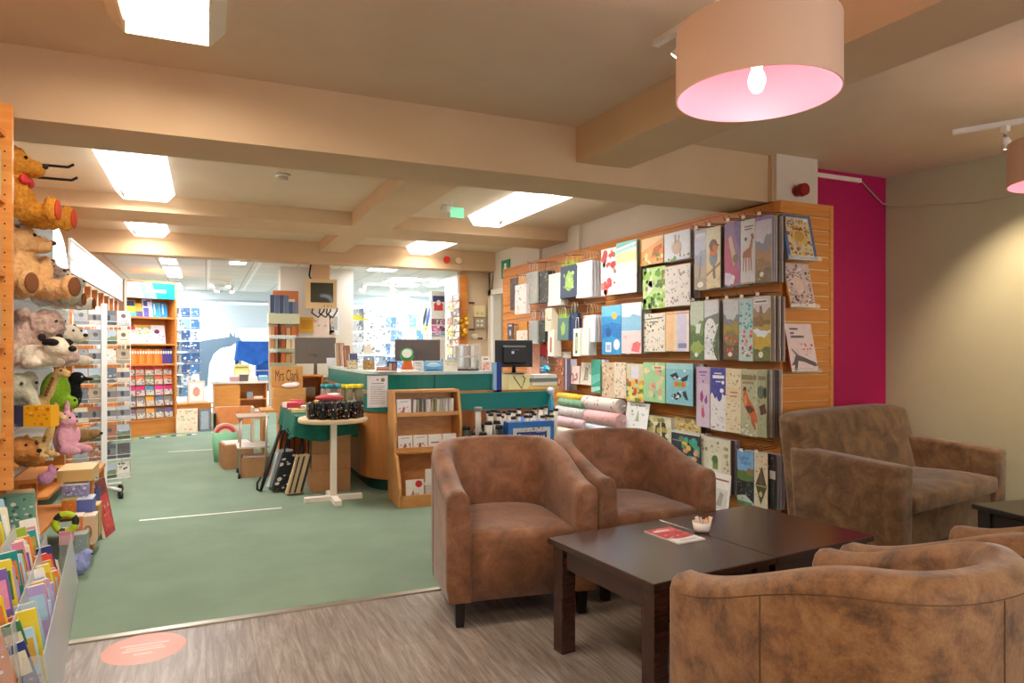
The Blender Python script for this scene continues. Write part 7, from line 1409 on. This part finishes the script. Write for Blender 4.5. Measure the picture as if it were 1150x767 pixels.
for i, (x0, x1, y0, y1, c, l) in enumerate([(485, 497, 358, 364, '#8a5a6a', 'plum book strip upper left on the white partition'), (498, 506, 358, 365, '#b87a98', 'mauve book strip upper right on the white partition'), (485, 504, 366, 372, '#d868b0', 'pink book strip on the white partition'), (485, 494, 373, 378, '#a8a0b8', 'lilac strip low left on the white partition'), (495, 505, 373, 378, '#8ab8c8', 'blue strip low right on the white partition'), (493, 502, 382, 410, '#dcd4cc', 'pale booklet low on the white partition')]): panel(x0, x1, y0, y1, 10.985, c, [leaves(i, ['#f0e8ec', '#6a4a5a', '#e8b8cc'], 10, .1)], l, 'booklet', 'booklet')
# slat panel by the right window with cards
panel(458, 482, 342, 466, 13.2, '#c2bfb6', [('r', '#a8a69e', 0, .2 * i, 1, .2 * i + .012) for i in range(1, 5)], 'grey slatted panel right of the right far window', 'slat_panel', 'display wall', .05)
for i, (x0, x1, y0, y1, c, l) in enumerate([(458, 471, 353, 361, '#58b4dc', 'turquoise booklet on the grey slatted panel'), (458, 470, 364, 371, '#d8a858', 'golden card upper left on the grey slatted panel'), (472, 481, 364, 371, '#d8c070', 'yellow card upper right on the grey slatted panel'), (458, 470, 373, 380, '#a8b0c8', 'grey blue card lower left on the grey slatted panel'), (472, 481, 373, 380, '#c8b878', 'olive card lower right on the grey slatted panel')]): panel(x0, x1, y0, y1, 13.19, c, [leaves(i, ['#f0e8d0', '#8a6a40', '#6a8a98'], 8, .12)], l, 'booklet', 'booklet')
for i, (x0, x1, c, l) in enumerate([(475, 479, '#2c2c38', 'dark folded umbrella'), (479, 483, '#3a5a90', 'blue folded umbrella')]):
    a = at_y((x0 + x1) / 2 + 2, 346, 13.16); b = at_y((x0 + x1) / 2 - 2, 366, 13.16); tag(MB().tube([a, Vector(a).lerp(Vector(b), .5), b], [.012, .03, .012], M(c, .5), 8).build('umbrella'), l + ' hanging slanted beside the grey slatted panel', 'umbrella')
p = at_y(457, 352, 13.0)
# orange upright and greeting card rack
u0 = at_y(516, 300, 9.86); u1 = at_y(525, 300, 9.86); zt = at_y(520, 309, 9.86)[2]
t = thing('slatwall_upright', 'narrow orange end upright of the card rack left of the meter wall', 'upright', (u0[0], 9.86, 0)); MB().box(0, u1[0] - u0[0], 0, .08, 0, zt, OAK).build('post', t); MB().box(-.03, 0, 0, .6, 0, zt, M('#e4d8c4', .5)).build('rack_panel', t); MB().box(-.035, -.03, .0, .6, zt - .25, zt, WHITEP).build('header', t)
rg = random.Random(66); i = 0
for r_ in range(10):
    for j in range(2):
        y = 10.3 - j * .3; z = .98 + r_ * .115; c = rg.choice(['#e8a880', '#c87a60', '#f0e0d0', '#8a8a58', '#d8b8a8', '#a8c090', '#6a6a70', '#e8d070'])
        card('greeting_card', (u0[0] - .055, y, z), (0, -.26, 0), (.012, 0, .1), .006, c, [leaves(i, ['#f4ece4', '#8a5a50', '#5a6a50'], 6, .14)], None, '%s card, %s row up, on the rack beside the orange upright' % (['further', 'nearer'][j], ORD[r_].replace('nearest', 'first')), 'card'); i += 1
p = at_y(521, 358, 9.84); mb = MB()
for i in range(8): mb.ball((p[0] + random.Random(i).uniform(-.06, .05), 9.82, p[2] - i * .035), (.035, .025, .03), M(['#e8b820', '#d8a010', '#f0c840'][i % 3], .5), 10, 7)
mb.tube([(p[0], 9.82, p[2] + .08), (p[0], 9.82, p[2] - .3)], .006, M('#c89a20', .5), 5); tag(mb.build('garland'), 'yellow garland hanging on the orange upright', 'garland')
for i, (x0, x1, y0, y1, c, l) in enumerate([(532, 545, 343, 356, '#e0d0a0', 'cream electric meter box on the meter wall'), (533, 544, 357, 369, '#9a8e78', 'grey brown fuse box under the cream meter box')]):
    a = at_y(x0, y1, 9.9); b = at_y(x1, y1, 9.9); c0 = at_y(x0, y0, 9.9); t = thing('meter_box', l, 'meter box', (a[0], 9.9, a[2])); w, h = b[0] - a[0], c0[2] - a[2]
    MB().box(0, w, -.02, .05, 0, h, M(c, .5)).build('housing', t, bevel=.005)
    for k in range(4 if i else 2): MB().box(w * (.15 + .4 * (k % 2)), w * (.4 + .4 * (k % 2)), -.028, -.02, h * (.2 + .4 * (k // 2)), h * (.42 + .4 * (k // 2)), M('#d8d0bc' if i else '#c8b888', .4)).build('switch', t)
for i, (px, py, l) in enumerate([(527, 341, 'small dark bracket high on the meter wall'), (527, 371, 'small dark bracket in the middle of the meter wall'), (536, 381, 'small dark bracket low on the meter wall')]): p = at_y(px, py, 9.93); tag(MB().box(0, .07, -.02, .02, 0, .025, M('#5a4630', .6)).box(.06, .07, -.05, -.02, 0, .02, M('#5a4630', .6)).build('bracket', loc=p), l, 'bracket')
p = at_y(533, 378, 9.92); tag(MB().ball((0, 0, 0), (.06, .03, .05), M('#e0d4b8', .6), 12, 8).tube([(0, 0, .05), (0, .02, .2), (.02, .025, .6)], .006, M('#d8c8a8', .6), 6).tube([(.05, 0, 0), (.12, .02, -.05), (.2, .02, -.05), (.25, .025, .4)], .006, M('#c8b898', .6), 6).build('telephone', loc=p), 'cream wall telephone with cables on the meter wall', 'telephone')
p = at_y(566, 360, 9.97); tag(MB().ball((p[0] + .3, 9.7, p[2]), (.05, .04, .07), M('#b83028', .6), 12, 8).build('red_ornament'), 'small red ornament seen through the side doorway', 'ornament')
mb = MB().tube([(4.0, 9.72, 2.5), (3.99, 9.74, 2.3), (3.99, 9.76, 2.19)], .008, M('#5a4a38', .6), 6); tag(mb.build('wall_cable'), 'short dark cable above the side door frame', 'cable')
